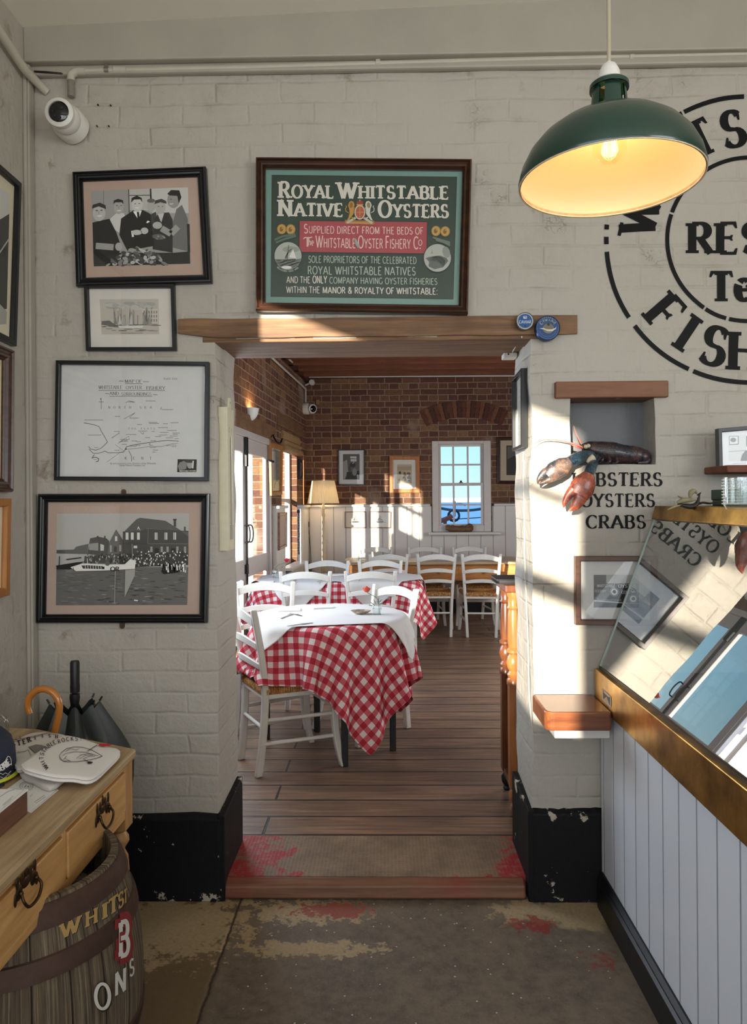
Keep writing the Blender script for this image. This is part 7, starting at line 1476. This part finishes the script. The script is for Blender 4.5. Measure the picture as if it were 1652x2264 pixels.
for x in (fx0 + .08, fx1 - .08):
    for y in (fy0 + .08, fy1 - .08): mb = MB(); mb.hexa([(x + a * .022, y + b * .022, FZ) for a, b in ((-1, -1), (1, -1), (1, 1), (-1, 1))], [(x + a * .034, y + b * .034, TT - .0305) for a, b in ((-1, -1), (1, -1), (1, 1), (-1, 1))]); mb.build('leg', M_orpine, t3, world=True, bev=.003)

# ---- laid on the tables
ZS = TT + .0135; M_steel = flat('stainless cutlery', C(150, 150, 152), .18, 1.0); M_napkin = flat('white napkin', C(230, 228, 226), .8)
M_pet = flat('coral rose petal', C(226, 92, 72), .5); M_petr = flat('red rose petal', C(206, 36, 60), .5); M_leaf = flat('green rose leaf', C(52, 92, 48), .5); M_stem = flat('rose stem', C(70, 100, 56), .5)
M_vase = pane('clear bottle glass', (.94, .96, .96, 1), 1.6); M_water = pane('water', (.90, .94, .93, 1), .6)
def vase(label, flab, base, head, pet, leaves=True, s=1.0):
    t = thing('bud_vase', label, 'vase', tuple(base)); w, h = .027 * s, .050 * s
    mb = MB(); sq = lambda r, z, k=.30: [(r * math.copysign(abs(math.cos(a)) ** k, math.cos(a)), r * math.copysign(abs(math.sin(a)) ** k, math.sin(a)), z) for a in [2 * PI * (i + .5) / 24 for i in range(24)]]
    rg = [sq(w * .9, 0), sq(w, .004), sq(w, h), sq(w * .9, h + .008, .5), sq(w * .42, h + .016, 1), sq(w * .38, h + .030, 1), sq(w * .50, h + .034, 1), sq(w * .48, h + .040, 1)]; mb.rings(rg, cap=False); mb.add(rg[0], [tuple(range(23, -1, -1))]); mb.build('bottle', M_vase, t, smooth_=50)
    mb = MB(); mb.rings([sq(w * .88, .004), sq(w * .9, .034 * s)], cap=True); mb.build('water', M_water, t)
    f = thing('rose', flab, 'flower', tuple(base + Z1 * .006)); hd = Vector(head)
    P = crv([base + Vector((.012, 0, .006)), base + Vector((.004, 0, h + .034)), base.lerp(hd, .75) + Z1 * .012, hd - Z1 * .012], 6); mb = MB(); mb.tube(P, .0017, 6); mb.build('stem', M_stem, f, world=True)
    mb = MB(); rr_ = random.Random(5)
    for k in range(3):
        for i in range(4 + 2 * k):
            a = 2 * PI * i / (4 + 2 * k) + k * .5; el = 1.45 - .26 * k; r = .004 + .0055 * k; R3 = Matrix.Rotation(a, 3, 'Z') @ Matrix.Rotation(PI / 2 - el, 3, 'Y')
            mb.ell(hd + Vector((r * math.cos(a), r * math.sin(a), .006 - .004 * k)), (.0025, .010 + .001 * k, .015), 8, 6, R=R3)
    mb.build('bloom', pet, f, world=True, smooth_=60)
    mb = MB()
    if leaves:
        for i, (dx, dz, an) in enumerate(((-.026, .062, 2.5), (-.012, .070, 2.0), (.016, .072, .7), (.024, .062, .3), (-.030, .050, 3.0), (.006, .080, 1.2))): R3 = Matrix.Rotation(an, 3, 'Y') @ Matrix.Rotation(.5, 3, 'X'); mb.ell(base + Vector((dx, -.012 + .006 * (i % 3), dz)), (.019, .011, .0015), 10, 5, R=Matrix.Rotation(-an, 3, 'Y'))
    else: mb.ell(base.lerp(hd, .6), (.008, .006, .0015), 8, 5)
    mb.build('leaf', M_leaf, f, world=True, smooth_=60)
b = onZ(834, 1358, ZS); b.z = ZS; vase('small square glass bottle vase on the near gingham table', 'coral rose in the bottle vase on the near table', b, onY(811, 1304, b.y), M_pet)
b = onZ(610, 1276, ZS + .002); b.z = ZS + .002; vase('small glass bottle vase on the second gingham table', 'red rose in the bottle vase on the second table', b, onY(634, 1239, b.y), M_petr, False, 1.1)
p = onZ(798, 1357, ZS); p.z = ZS; mb = MB(); n = 40
rg = [[(p.x + r * 1.25 * math.cos(2 * PI * i / n) * (1 + q * .07 * math.cos(10 * PI * i / n * 2)), p.y + r * math.sin(2 * PI * i / n) * (1 + q * .07 * math.cos(20 * PI * i / n)), p.z + z) for i in range(n)] for r, z, q in ((.016, .001, 0), (.030, .004, .4), (.044, .018, 1), (.0445, .0195, 1), (.030, .007, .4), (.004, .0035, 0))]
mb.rings(rg); meta(mb.build('scallop_shell', flat('brown white scallop shell', C(196, 182, 168), .35, nz=.5, nscale=50, c2=C(126, 96, 80)), smooth_=50), 'fluted scallop shell dish beside the vase on the near table', 'dish')
def cutlery(kind, p0, p1, label, lift=0):
    a, b = onZ(*p0, ZS + lift), onZ(*p1, ZS + lift); d_ = (b - a).normalized(); s_ = Vector((-d_.y, d_.x, 0)); L = min((b - a).length, .21); z = Z1 * .0022
    t = thing(kind, label, 'cutlery', tuple(a)); mb = MB(); mb.bar(a + z, a + d_ * L * .55 + z, .011, .0022, mi=0, w2=.006); mb.build('handle', M_steel, t, world=True, bev=.0008)
    mb = MB()
    if kind == 'fork':
        h = a + d_ * L * .72 + z; mb.bar(a + d_ * L * .55 + z, h, .006, .002, w2=.021)
        for k in range(4): mb.bar(h + s_ * (-.009 + .006 * k), h + s_ * (-.009 + .006 * k) + d_ * L * .27, .0028, .002)
        mb.build('tines', M_steel, t, world=True)
    else: mb.bar(a + d_ * L * .55 + z, b if (b - a).length <= L else a + d_ * L + z, .018, .0018, w2=.009); mb.build('blade', M_steel, t, world=True)
cutlery('knife', (636, 1385), (692, 1377), 'knife at the front left edge of the near table'); cutlery('fork', (622, 1368), (646, 1358), 'fork at the left side of the near table'); cutlery('knife', (640, 1356), (668, 1362), 'knife lying further back on the left of the near table', .0005)
def napkin(p, w, h, rz, label, z=ZS, th=.008):
    c = onZ(*p, z); mb = MB(); R3 = Matrix.Rotation(rz, 3, 'Z'); q = lambda x, y, zz: c + R3 @ Vector((x, y, zz)); mb.hexa([q(-w, -h, 0.0005), q(w, -h, .0005), q(w, h, .0005), q(-w, h, .0005)], [q(-w * .95, -h * .9, th), q(w * .95, -h * .9, th * .7), q(w * .9, h * .9, th), q(-w * .95, h * .9, th * .8)]); meta(mb.build('napkin', M_napkin, bev=.002), label, 'napkin')
napkin((712, 1343), .07, .05, .4, 'folded white napkin at the back of the near table'); napkin((640, 1349), .07, .045, .1, 'folded white napkin at the left back of the near table')
napkin((744, 1272), .06, .04, .5, 'folded white napkin at the back of the second table', ZS + .003, .012); napkin((590, 1286), .06, .04, .1, 'folded white napkin at the left front of the second table', ZS + .003)
cutlery('fork', (650, 1287), (652, 1278), 'fork left of the centre on the second table', .003); cutlery('knife', (702, 1287), (722, 1280), 'knife between the near chairs on the second table', .003); cutlery('fork', (793, 1284), (794, 1275), 'fork behind the right near chair on the second table', .003)
for k, (px, py) in enumerate(((797, 1238), (806, 1237), (868, 1236))):
    p = onZ(px, py, TT + .0005); p.z = TT + .0005; mb = MB(); mb.lathe([(.001, 0), (.020, 0), (.023, .002), (.026, .05), (.0245, .05), (.021, .004), (.001, .003)], tuple(p), 18); meta(mb.build('drinking_glass', M_vase, smooth_=50), ('left small glass at the near left end of the pine table', 'right small glass at the near left end of the pine table', 'small glass near the middle chairs of the pine table')[k], 'glass', 'small glasses on the pine table')

# ================================================================== DINING ROOM: WALL PIECES
z2 = (720, 960, 3.591); z1_ = (500, 760, 4.353); WB = (0, YB, 0); WD = (0, YB - .045, 0)
def art_p5(a):
    a.rect(138, 158, 270, 360, G(84)); a.rect(196, 176, 246, 192, G(196)); a.rect(198, 198, 246, 216, G(190)); a.poly([(140, 220), (170, 200), (180, 300), (150, 358), (140, 358)], G(140)); a.ell(215, 245, 24, 18, G(40)); a.poly([(170, 300), (268, 290), (268, 358), (160, 358)], G(30)); a.ell(230, 300, 18, 30, G(120)); a.line([(240, 190), (215, 236)], 6, G(170)); a.ell(190, 275, 12, 20, G(60))
framed('framed_photograph', 'black framed photograph on the brick above the floor lamp', [(98, 122), (312, 120), (310, 405), (100, 403)], 7, z2, NF, WB, .022, M_black, PROF_FLAT, C(222, 220, 218), art_p5, lw=.012)
def art_p6(a):
    a.rect(568, 240, 684, 390, C(196, 178, 146)); a.k += 1
    for i in range(5): a.line([(570, 262 + i * 6), (682, 258 + i * 6)], 2.5, C(150, 124, 92), up=False)
    for i in range(18): a.ell(R_.uniform(580, 672), R_.uniform(300, 372), R_.uniform(6, 13), R_.uniform(6, 14), R_.choice((C(90, 74, 60), C(206, 196, 172), C(120, 100, 76), C(70, 60, 54))), 0, 9)
framed('framed_print', 'light oak framed oyster print on the brick left of the window', [(508, 173), (746, 173), (749, 465), (508, 465)], 30, z2, NF, WB, .028, wood('orange oak frame', C(206, 132, 66), C(170, 98, 44), 2, .35, 1, 9, bump=.06), PROF_FLAT, C(230, 226, 214), art_p6)
def boat(cx, cy, s):
    def f(a):
        a.line([(cx - 45 * s, cy + 20), (cx + 48 * s, cy + 18)], 3, G(70)); a.poly([(cx - 30 * s, cy + 12), (cx + 30 * s, cy + 10), (cx + 22 * s, cy + 22), (cx - 22 * s, cy + 22)], G(50)); a.line([(cx, cy - 40), (cx, cy + 12)], 2.5, G(40)); a.poly([(cx - 3, cy + 6), (cx - 22 * s, cy + 8), (cx - 3, cy - 28)], G(90)); a.poly([(cx + 3, cy - 18), (cx + 28 * s, cy + 6), (cx + 3, cy + 6)], G(120)); a.line([(cx - 8, cy - 30), (cx + 18 * s, cy - 20)], 2, G(60))
    return f
M_ochre = flat('brown gilt frame', C(126, 84, 50), .4)
framed('framed_drawing', 'left of two small framed boat drawings on the white panelling', [(152, 614), (322, 613), (325, 746), (152, 745)], 8, z2, NF, WD, .018, M_ochre, PROF_FLAT, C(220, 212, 196), boat(238, 680, 1), lw=.010)
framed('framed_drawing', 'right of two small framed boat drawings on the white panelling', [(350, 613), (521, 614), (519, 746), (350, 745)], 8, z2, NF, WD, .018, M_ochre, PROF_FLAT, C(222, 214, 200), boat(432, 680, 1), lw=.010)
def art_p9(a): a.rect(1436, 90, 1640, 325, C(70, 48, 36)); a.rect(1444, 98, 1640, 318, G(96)); a.poly([(1444, 200), (1500, 170), (1640, 200), (1640, 318), (1444, 318)], G(56))
framed('framed_photograph', 'dark framed photograph on the brick right of the window', [(1362, 22), (1700, 16), (1700, 398), (1362, 396)], 28, z2, NF, WB, .028, M_darkbrown, PROF_MOULD, C(208, 190, 164), art_p9)
def art_p10(a): a.poly([(455, 1010), (455, 1330), (530, 1325), (530, 1040)], C(150, 146, 136)); a.poly([(455, 1310), (455, 1405), (525, 1400), (528, 1312)], C(214, 196, 150)); a.line(arc(492, 1390, 26, 70, 180, 360, 10), 4, C(90, 80, 60))
framed('framed_print', 'tall oak framed print between the glass doors and the side window', [(432, 945), (547, 986), (541, 1455), (440, 1462)], 14, z1_, nL, pL, .028, M_oak, PROF_FLAT, C(214, 206, 186), art_p10, lw=.045)
framed('framed_print', 'mahogany framed notice on the white panelling by the glass doors', [(515, 1625), (590, 1620), (588, 1955), (515, 1990)], 10, z1_, nL, pL + nL * .04, .02, M_mahog, PROF_MOULD, C(196, 160, 140), lambda a: a.poly([(532, 1650), (532, 1945), (575, 1930), (577, 1648)], C(190, 156, 136)), lw=.035)
framed('framed_photograph', 'small dark framed picture on the brick beside the back left corner', [(712, 1110), (752, 1128), (748, 1300), (712, 1306)], 8, z1_, nL, pL, .03, M_black, PROF_FLAT, C(170, 140, 110), None, lw=.03)

# floor lamp
lx2, ly2 = onY(715, 1100, 8.92 + D).x, 8.92 + D; la = thing('floor_lamp', 'floor lamp with a cream pleated shade in the back left corner', 'lamp', (lx2, ly2, FZ)); zt_, zb2 = onY(715, 1063, ly2).z - FZ, onY(715, 1113, ly2).z - FZ
def m_shade():
    m, nt, p, o = newmat('cream pleated fabric'); p.inputs['Base Color'].default_value = C(228, 220, 198); p.inputs['Roughness'].default_value = .85
    tr = node(nt, 'BsdfTranslucent', {'Color': C(232, 216, 180)}); x = node(nt, 'MixShader', {0: .35, 1: p.outputs[0], 2: tr.outputs[0]}); nt.links.new(x.outputs[0], o.inputs['Surface']); return m
mb = MB(); n = 180; mb.rings([[((r + .0035 * (i % 2)) * math.cos(2 * PI * i / n), (r + .0035 * (i % 2)) * math.sin(2 * PI * i / n), z) for i in range(n)] for r, z in ((.193, zb2), (.166, (zb2 + zt_) / 2), (.137, zt_))], cap=False); mb.build('lamp_shade', m_shade(), la)
mb = MB(); M_lampwood = flat('cream painted turned wood', C(226, 204, 160), .4); pr = [(.001, 0), (.14, 0), (.15, .015), (.13, .03), (.05, .045), (.022, .07), (.018, .10)]
z = .10
while z < zb2 - .02: pr += [(.016, z + .01), (.023, z + .035), (.016, z + .06)]; z += .085
mb.lathe(pr + [(.012, zb2 + .02), (.010, zb2 + .10), (.001, zb2 + .10)], n=20); mb.build('pole', M_lampwood, la, smooth_=45)
mb = MB(); mb.ell((0, 0, zb2 + .14), (.028, .028, .036), 14, 8); mb.build('bulb', emit('warm bulb', (1, .72, .38, 1), 6), la, smooth_=60)
d = bpy.data.lights.new('floor_lamp_light', 'POINT'); o = bpy.data.objects.new('floor_lamp_light', d); col.objects.link(o); d.energy = 2.2; d.color = (1, .70, .40); d.shadow_soft_size = .04; o.location = (lx2, ly2, FZ + zb2 + .09)
# wall uplighter
q = onL(552, 912); us = thing('wall_light', 'white plaster uplighter on the brick above the glass doors', 'lamp', tuple(q)); Rz = Matrix.Rotation(math.atan2(nL.y, nL.x), 4, 'Z'); mb = MB(); r_ = .082
mb.lathe([(.004, -.075), (.03, -.068), (.055, -.045), (.072, -.015), (r_, .035), (r_ - .005, .035), (.064, -.010), (.03, -.055), (.004, -.062)], n=24, a0=-PI / 2, a1=PI / 2); mb.v = [tuple((Rz @ Vector(v)) + q + Z1 * .0) for v in mb.v]; mb.build('bowl', M_camwhite, us, world=True, smooth_=50)
d = bpy.data.lights.new('uplighter_light', 'POINT'); o = bpy.data.objects.new('uplighter_light', d); col.objects.link(o); d.energy = 2.2; d.color = (1, .58, .24); d.shadow_soft_size = .02; o.location = q + nL * .035 + Z1 * .012
# camera, detector, conduits, plate, hook
c2_ = thing('security_camera', 'white security camera high in the back left corner of the dining room', 'camera', tuple(onY(680, 910, YB - .2))); bb = onL(677, 908); b2 = LW(YB - .16, bb.z); turret(c2_, b2, nL, b2 + nL * .085, (.62, -.75, -.15), 1.25)
k_ = onY(690, 846, YB - .07); mb = MB(); mb.tube([(k_.x, YB - .1, k_.z), (k_.x, YB - .045, k_.z)], .035, 18); mb.tube([(k_.x - .02, YB - .06, k_.z), (k_.x - .09, YB - .06, k_.z - .03)], .012, 8); meta(mb.build('heat_detector', M_camwhite, smooth_=40), 'small round white detector in the top back left corner of the dining room', 'detector')
M_pipew = flat('white conduit', C(212, 206, 200), .45)
mb = MB(); mb.tube([onL(560, 752, .025), onL(601, 791, .025), onL(676, 860, .025)], .012, 8); mb.tube([onL(676, 858, .025), onL(676, 890, .025)], .010, 8); meta(mb.build('conduit_pipe', M_pipew), 'white conduit along the left brick wall of the dining room', 'pipe')
e_ = onY(678, 833, YB - .07); mb = MB(); mb.tube([onL(600, 755, .08) , (e_.x, YB - .075, e_.z), onY(1250, 830, YB - .075)], .013, 8); meta(mb.build('conduit_pipe', M_pipew), 'white conduit under the ceiling along the back brick wall', 'pipe')
mb = MB(); q0, q1 = onY(674, 925, YB - .012), onY(674, 1112, YB - .012); mb.tube([q0, q1], .014, 8); meta(mb.build('conduit_pipe', flat('brown painted pipe', C(104, 74, 54), .6)), 'brown pipe down the back left corner of the dining room', 'pipe')
q = onY(702, 889, YB - .01); mb = MB(); mb.box((q.x - .022, YB - .014, q.z - .03), (q.x + .022, YB - .001, q.z + .03)); meta(mb.build('cover_plate', flat('tan plate', C(150, 118, 90), .5), bev=.003), 'small tan cover plate high on the back brick wall', 'plate')
mb = MB(); mb.tube(crv([onL(*[500 + 458 / 4.353, 760 + 870 / 4.353], .0), onL(605.5, 966, .05), onL(612, 977, .09), onL(620, 979, .12), onL(624, 970, .13)], 5), .008, 8); meta(mb.build('iron_hook', M_blackiron, smooth_=50), 'black curved iron hook beside the glass door frame', 'hook')
# roman blind over the side window
bl_ = thing('roman_blind', 'folded pleated roman blind at the top of the side window', 'blind', LW((WY0 + WY1) / 2, 2.1)); M_blind = flat('tan woven blind', C(178, 142, 100), .8, nz=.3, nscale=40)
mb = MB(); rg = []
for i in range(31):
    Y_ = WY0 + .03 + (WY1 - WY0 + .10) * i / 30; w = .006 * math.sin(i * 2.1); g = []
    for off, z in ((-.07, 2.24), (.012, 2.24), (.03, 2.19), (.012, 2.155), (.045, 2.13), (.02, 2.10), (.055, 2.07), (.05, 2.035), (.01, 2.02), (-.05, 2.03)): g.append(LW(Y_, z, off + w))
    rg.append(g)
mb.rings(rg); mb.build('pleated_fabric', M_blind, bl_, world=True, smooth_=60)
mb = MB(); q = LW(WY1 + .09, 2.04, .06); mb.tube([q, q - Z1 * .62], .005, 6); mb.build('pull_cord', flat('orange cord', C(196, 130, 96), .7), bl_, world=True)
# wall socket with plug leads, chain
q = onY(681, 1162, YB - .06); mb = MB(); mb.box((q.x - .015, YB - .085, q.z - .02), (q.x + .015, YB - .046, q.z + .05)); mb.tube(crv([(q.x - .005, YB - .07, q.z - .02), (q.x - .012, YB - .07, q.z - .30), (q.x + .03, YB - .07, q.z - .62), (q.x + .035, YB - .07, FZ + .2)], 5), .004, 6); mb.tube(crv([(q.x + .006, YB - .065, q.z - .02), (q.x + .03, YB - .065, q.z - .3), (q.x + .045, YB - .065, FZ + .2)], 5), .004, 6); meta(mb.build('plug_lead', flat('black rubber flex', C(22, 22, 24), .5)), 'black plug and hanging flex on the panelling by the floor lamp', 'cable')
q = onL(660, 1131, .05); mb = MB(); mb.ell(tuple(q), (.02, .02, .025), 10, 6); P = [q - Z1 * (.02 + .48 * i / 30) + uL * (.012 * math.sin(i * .9)) for i in range(31)]; mb.tube(P, [.005 + .004 * (i % 2) for i in range(31)], 6); meta(mb.build('cable', flat('black chain cord', C(40, 40, 44), .4)), 'dark knotted cord hanging on the panelling below the side window', 'cable')

# reception stand at the right, with book
M_wal = wood('dark turned wood', C(128, 76, 46), C(58, 32, 20), 2, .3, 1, 8, bump=.1, coat=.3); M_wal2 = wood('sunlit turned wood', C(196, 128, 72), C(140, 80, 40), 2, .3, 1, 8, bump=.1, coat=.3)  # lighter copy puts sunlight into the near column's colour
rs = thing('reception_stand', 'dark wooden reception stand with turned columns just inside the doorway on the right', 'stand', (.8, .75, FZ))
rx0, ry0, ry1 = .548, .615, .875; H0, H1 = FZ + .565, FZ + .985
mb = MB(); mb.box((rx0 + .05, ry0 + .05, FZ + .10), (1.15, ry1 - .002, H0)); mb.box((rx0 + .01, ry0 + .046, FZ + .085), (1.15, ry1 + .0, FZ + .115)); mb.build('cabinet', M_wal, rs, world=True, bev=.003)
mb = MB(); mb.box((rx0 + .036, ry0 + .048, FZ + .13), (rx0 + .046, ry1 - .05, H0 - .13)); mb.box((rx0 + .036, ry0 + .048, H0 - .10), (rx0 + .046, ry1 - .05, H0 - .02)); mb.build('side_panel', M_wal, rs, world=True, bev=.003)
for y, m_ in ((ry1 - .024, M_wal), (ry0 + .024, M_wal2)):
    mb = MB(); cxp = rx0 + .028; mb.box((cxp - .024, y - .024, FZ + .10), (cxp + .024, y + .024, H0)); L = H1 - H0
    pr = [(.001, 0), (.036, 0), (.036, .02), (.028, .03), (.034, .045), (.022, .06), (.032, .075), (.038, .10), (.030, .125), (.022, .135), (.036, .145), (.036, .155), (.026, .165), (.031, .20), (.028, .31), (.025, .335), (.033, .345), (.026, .355), (.028, .375), (.026, .39), (.032, .40), (.032, .415), (.001, .415)]
    mb.lathe([(r * .88, H0 + z_ * L / .415) for r, z_ in pr], (cxp, y, 0), 22); mb.build('column', m_, rs, world=True, smooth_=40)
    mb = MB(); mb.lathe([(.001, .10), (.022, .10), (.014, .085), (.026, .065), (.024, .04), (.012, .02), (.018, .01), (.014, 0), (.001, 0)], (cxp, y, FZ), 18); mb.build('foot', M_ironleg if y > .8 else m_, rs, world=True, smooth_=40)
mb = MB(); mb.box((rx0 - .012, ry0 - .012, H1), (1.16, ry1 + .012, H1 + .034)); mb.build('top', M_wal, rs, world=True, bev=.006)
mb = MB(); mb.box((rx0 - .045, ry0 + .03, H1 + .0345), (rx0 + .26, ry1 - .02, H1 + .039)); mb.box((rx0 - .03, ry0 + .04, H1 + .039), (rx0 + .25, ry1 - .03, H1 + .052)); mb.box((rx0 - .045, ry0 + .03, H1 + .052), (rx0 + .26, ry1 - .02, H1 + .057)); meta(mb.build('menu_book', flat('dark grey book cloth', C(40, 40, 44), .4), bev=.001), 'dark bound book lying on the reception stand', 'book')

# driftwood on the window sill
q = onY(1016, 1171, YB - .085); mb = MB(); rg = []; n = 18
for i in range(n + 1):
    f = i / n; x = q.x - .172 + .344 * f; rr_ = .046 + .016 * noise.noise(Vector((f * 5, 1, 2))); rr_ *= (.62 + .38 * min(1, min(f, 1 - f) * 9)); z = WZ0 + .040 + .012 * math.cos(f * 7)
    rg.append([(x, YB - .085 + rr_ * .8 * math.cos(2 * PI * k / 14) * (1 + .22 * noise.noise(Vector((f * 9, k, 0)))), max(WZ0 + .0005, z + rr_ * math.sin(2 * PI * k / 14) * (1 + .28 * noise.noise(Vector((f * 9, k, 5)))))) for k in range(14)])
mb.rings(rg); meta(mb.build('driftwood', wood('bleached driftwood', C(150, 112, 80), C(70, 46, 34), 0, .8, 1.5, 8, True, .5), smooth_=50), 'rough driftwood log on the back window sill', 'driftwood')

# outside the back window: anchor, rope rail
an_ = YB + 2.2; am = thing('ship_anchor', 'white and rust red anchor standing outside the back window', 'anchor', tuple(onY(1004, 1160, an_))); M_awhite = flat('white anchor paint', C(228, 226, 222), .5); M_rust = flat('red lead rust', C(206, 116, 90), .7)
mb = MB(); mb.bar(onY(1004.5, 1108, an_), onY(1004.5, 1142, an_), .045, .045); mb.tube(crv([onY(1005, 1117, an_), onY(1017, 1114, an_), onY(1030, 1117, an_)], 4), .018, 8); mb.build('shank', M_awhite, am, world=True)
mb = MB(); c_ = onY(1003.5, 1140, an_); mb.tube([(c_.x + .085 * math.cos(t_), an_, c_.z + .085 * math.sin(t_)) for t_ in [2 * PI * i / 24 for i in range(25)]], .018, 8); mb.build('ring', flat('dark iron ring', C(60, 66, 76), .5, .5), am, world=True, smooth_=50)
mb = MB(); mb.tube(crv([onY(1000, 1140, an_), onY(990, 1146, an_), onY(975, 1152, an_), onY(960, 1160, an_)], 4), [.04] * 13, 10); gd = onY(1004, 1150, an_); mb.bar((gd.x - .3, an_, -.16), onY(985, 1150, an_), .05, .05); mb.build('arm', M_rust, am, world=True)
mb = MB(); q0, q1 = onY(930, 1110, an_ + .3), onY(1110, 1112, an_ + .3); P = [q0.lerp(q1, i / 20) - Z1 * (.13 * (1 - (2 * i / 20 - 1) ** 2)) for i in range(21)]; mb.tube(P, .022, 8); q0, q1 = onY(930, 1153, an_ + .3), onY(1110, 1141, an_ + .3); mb.tube([q0, q1], .009, 6)
for x in (q0, q1): mb.bar((x.x, an_ + .3, -.16), (x.x, an_ + .3, 1.75), .08, .08)
meta(mb.build('rope_rail', flat('weathered green rope', C(96, 116, 118), .8)), 'thick rope rail outside the back window', 'rope')

# ------------------------------------------------------------------ repeats share a group
GROUPS = {'napkin': 'white napkins on the gingham tables', 'knife': 'knives on the gingham tables', 'fork': 'forks on the gingham tables', 'bud_vase': 'bottle vases on the gingham tables', 'rose': 'roses in the bottle vases',
          'tablecloth': 'gingham tablecloths in the dining room', 'slip_cloth': 'white slip cloths on the gingham tables', 'folded_shirt': 'folded printed shirts on the pine table', 'caviar_tin': 'blue caviar tins on the lintel', 'umbrella': 'umbrellas in the corner', 'framed_drawing': 'small boat drawings on the panelling'}
for o in list(bpy.data.objects):
    if o.parent is None and o.get('category') and 'group' not in o:
        g = GROUPS.get(o.name.split('.')[0])
        if g: o['group'] = g
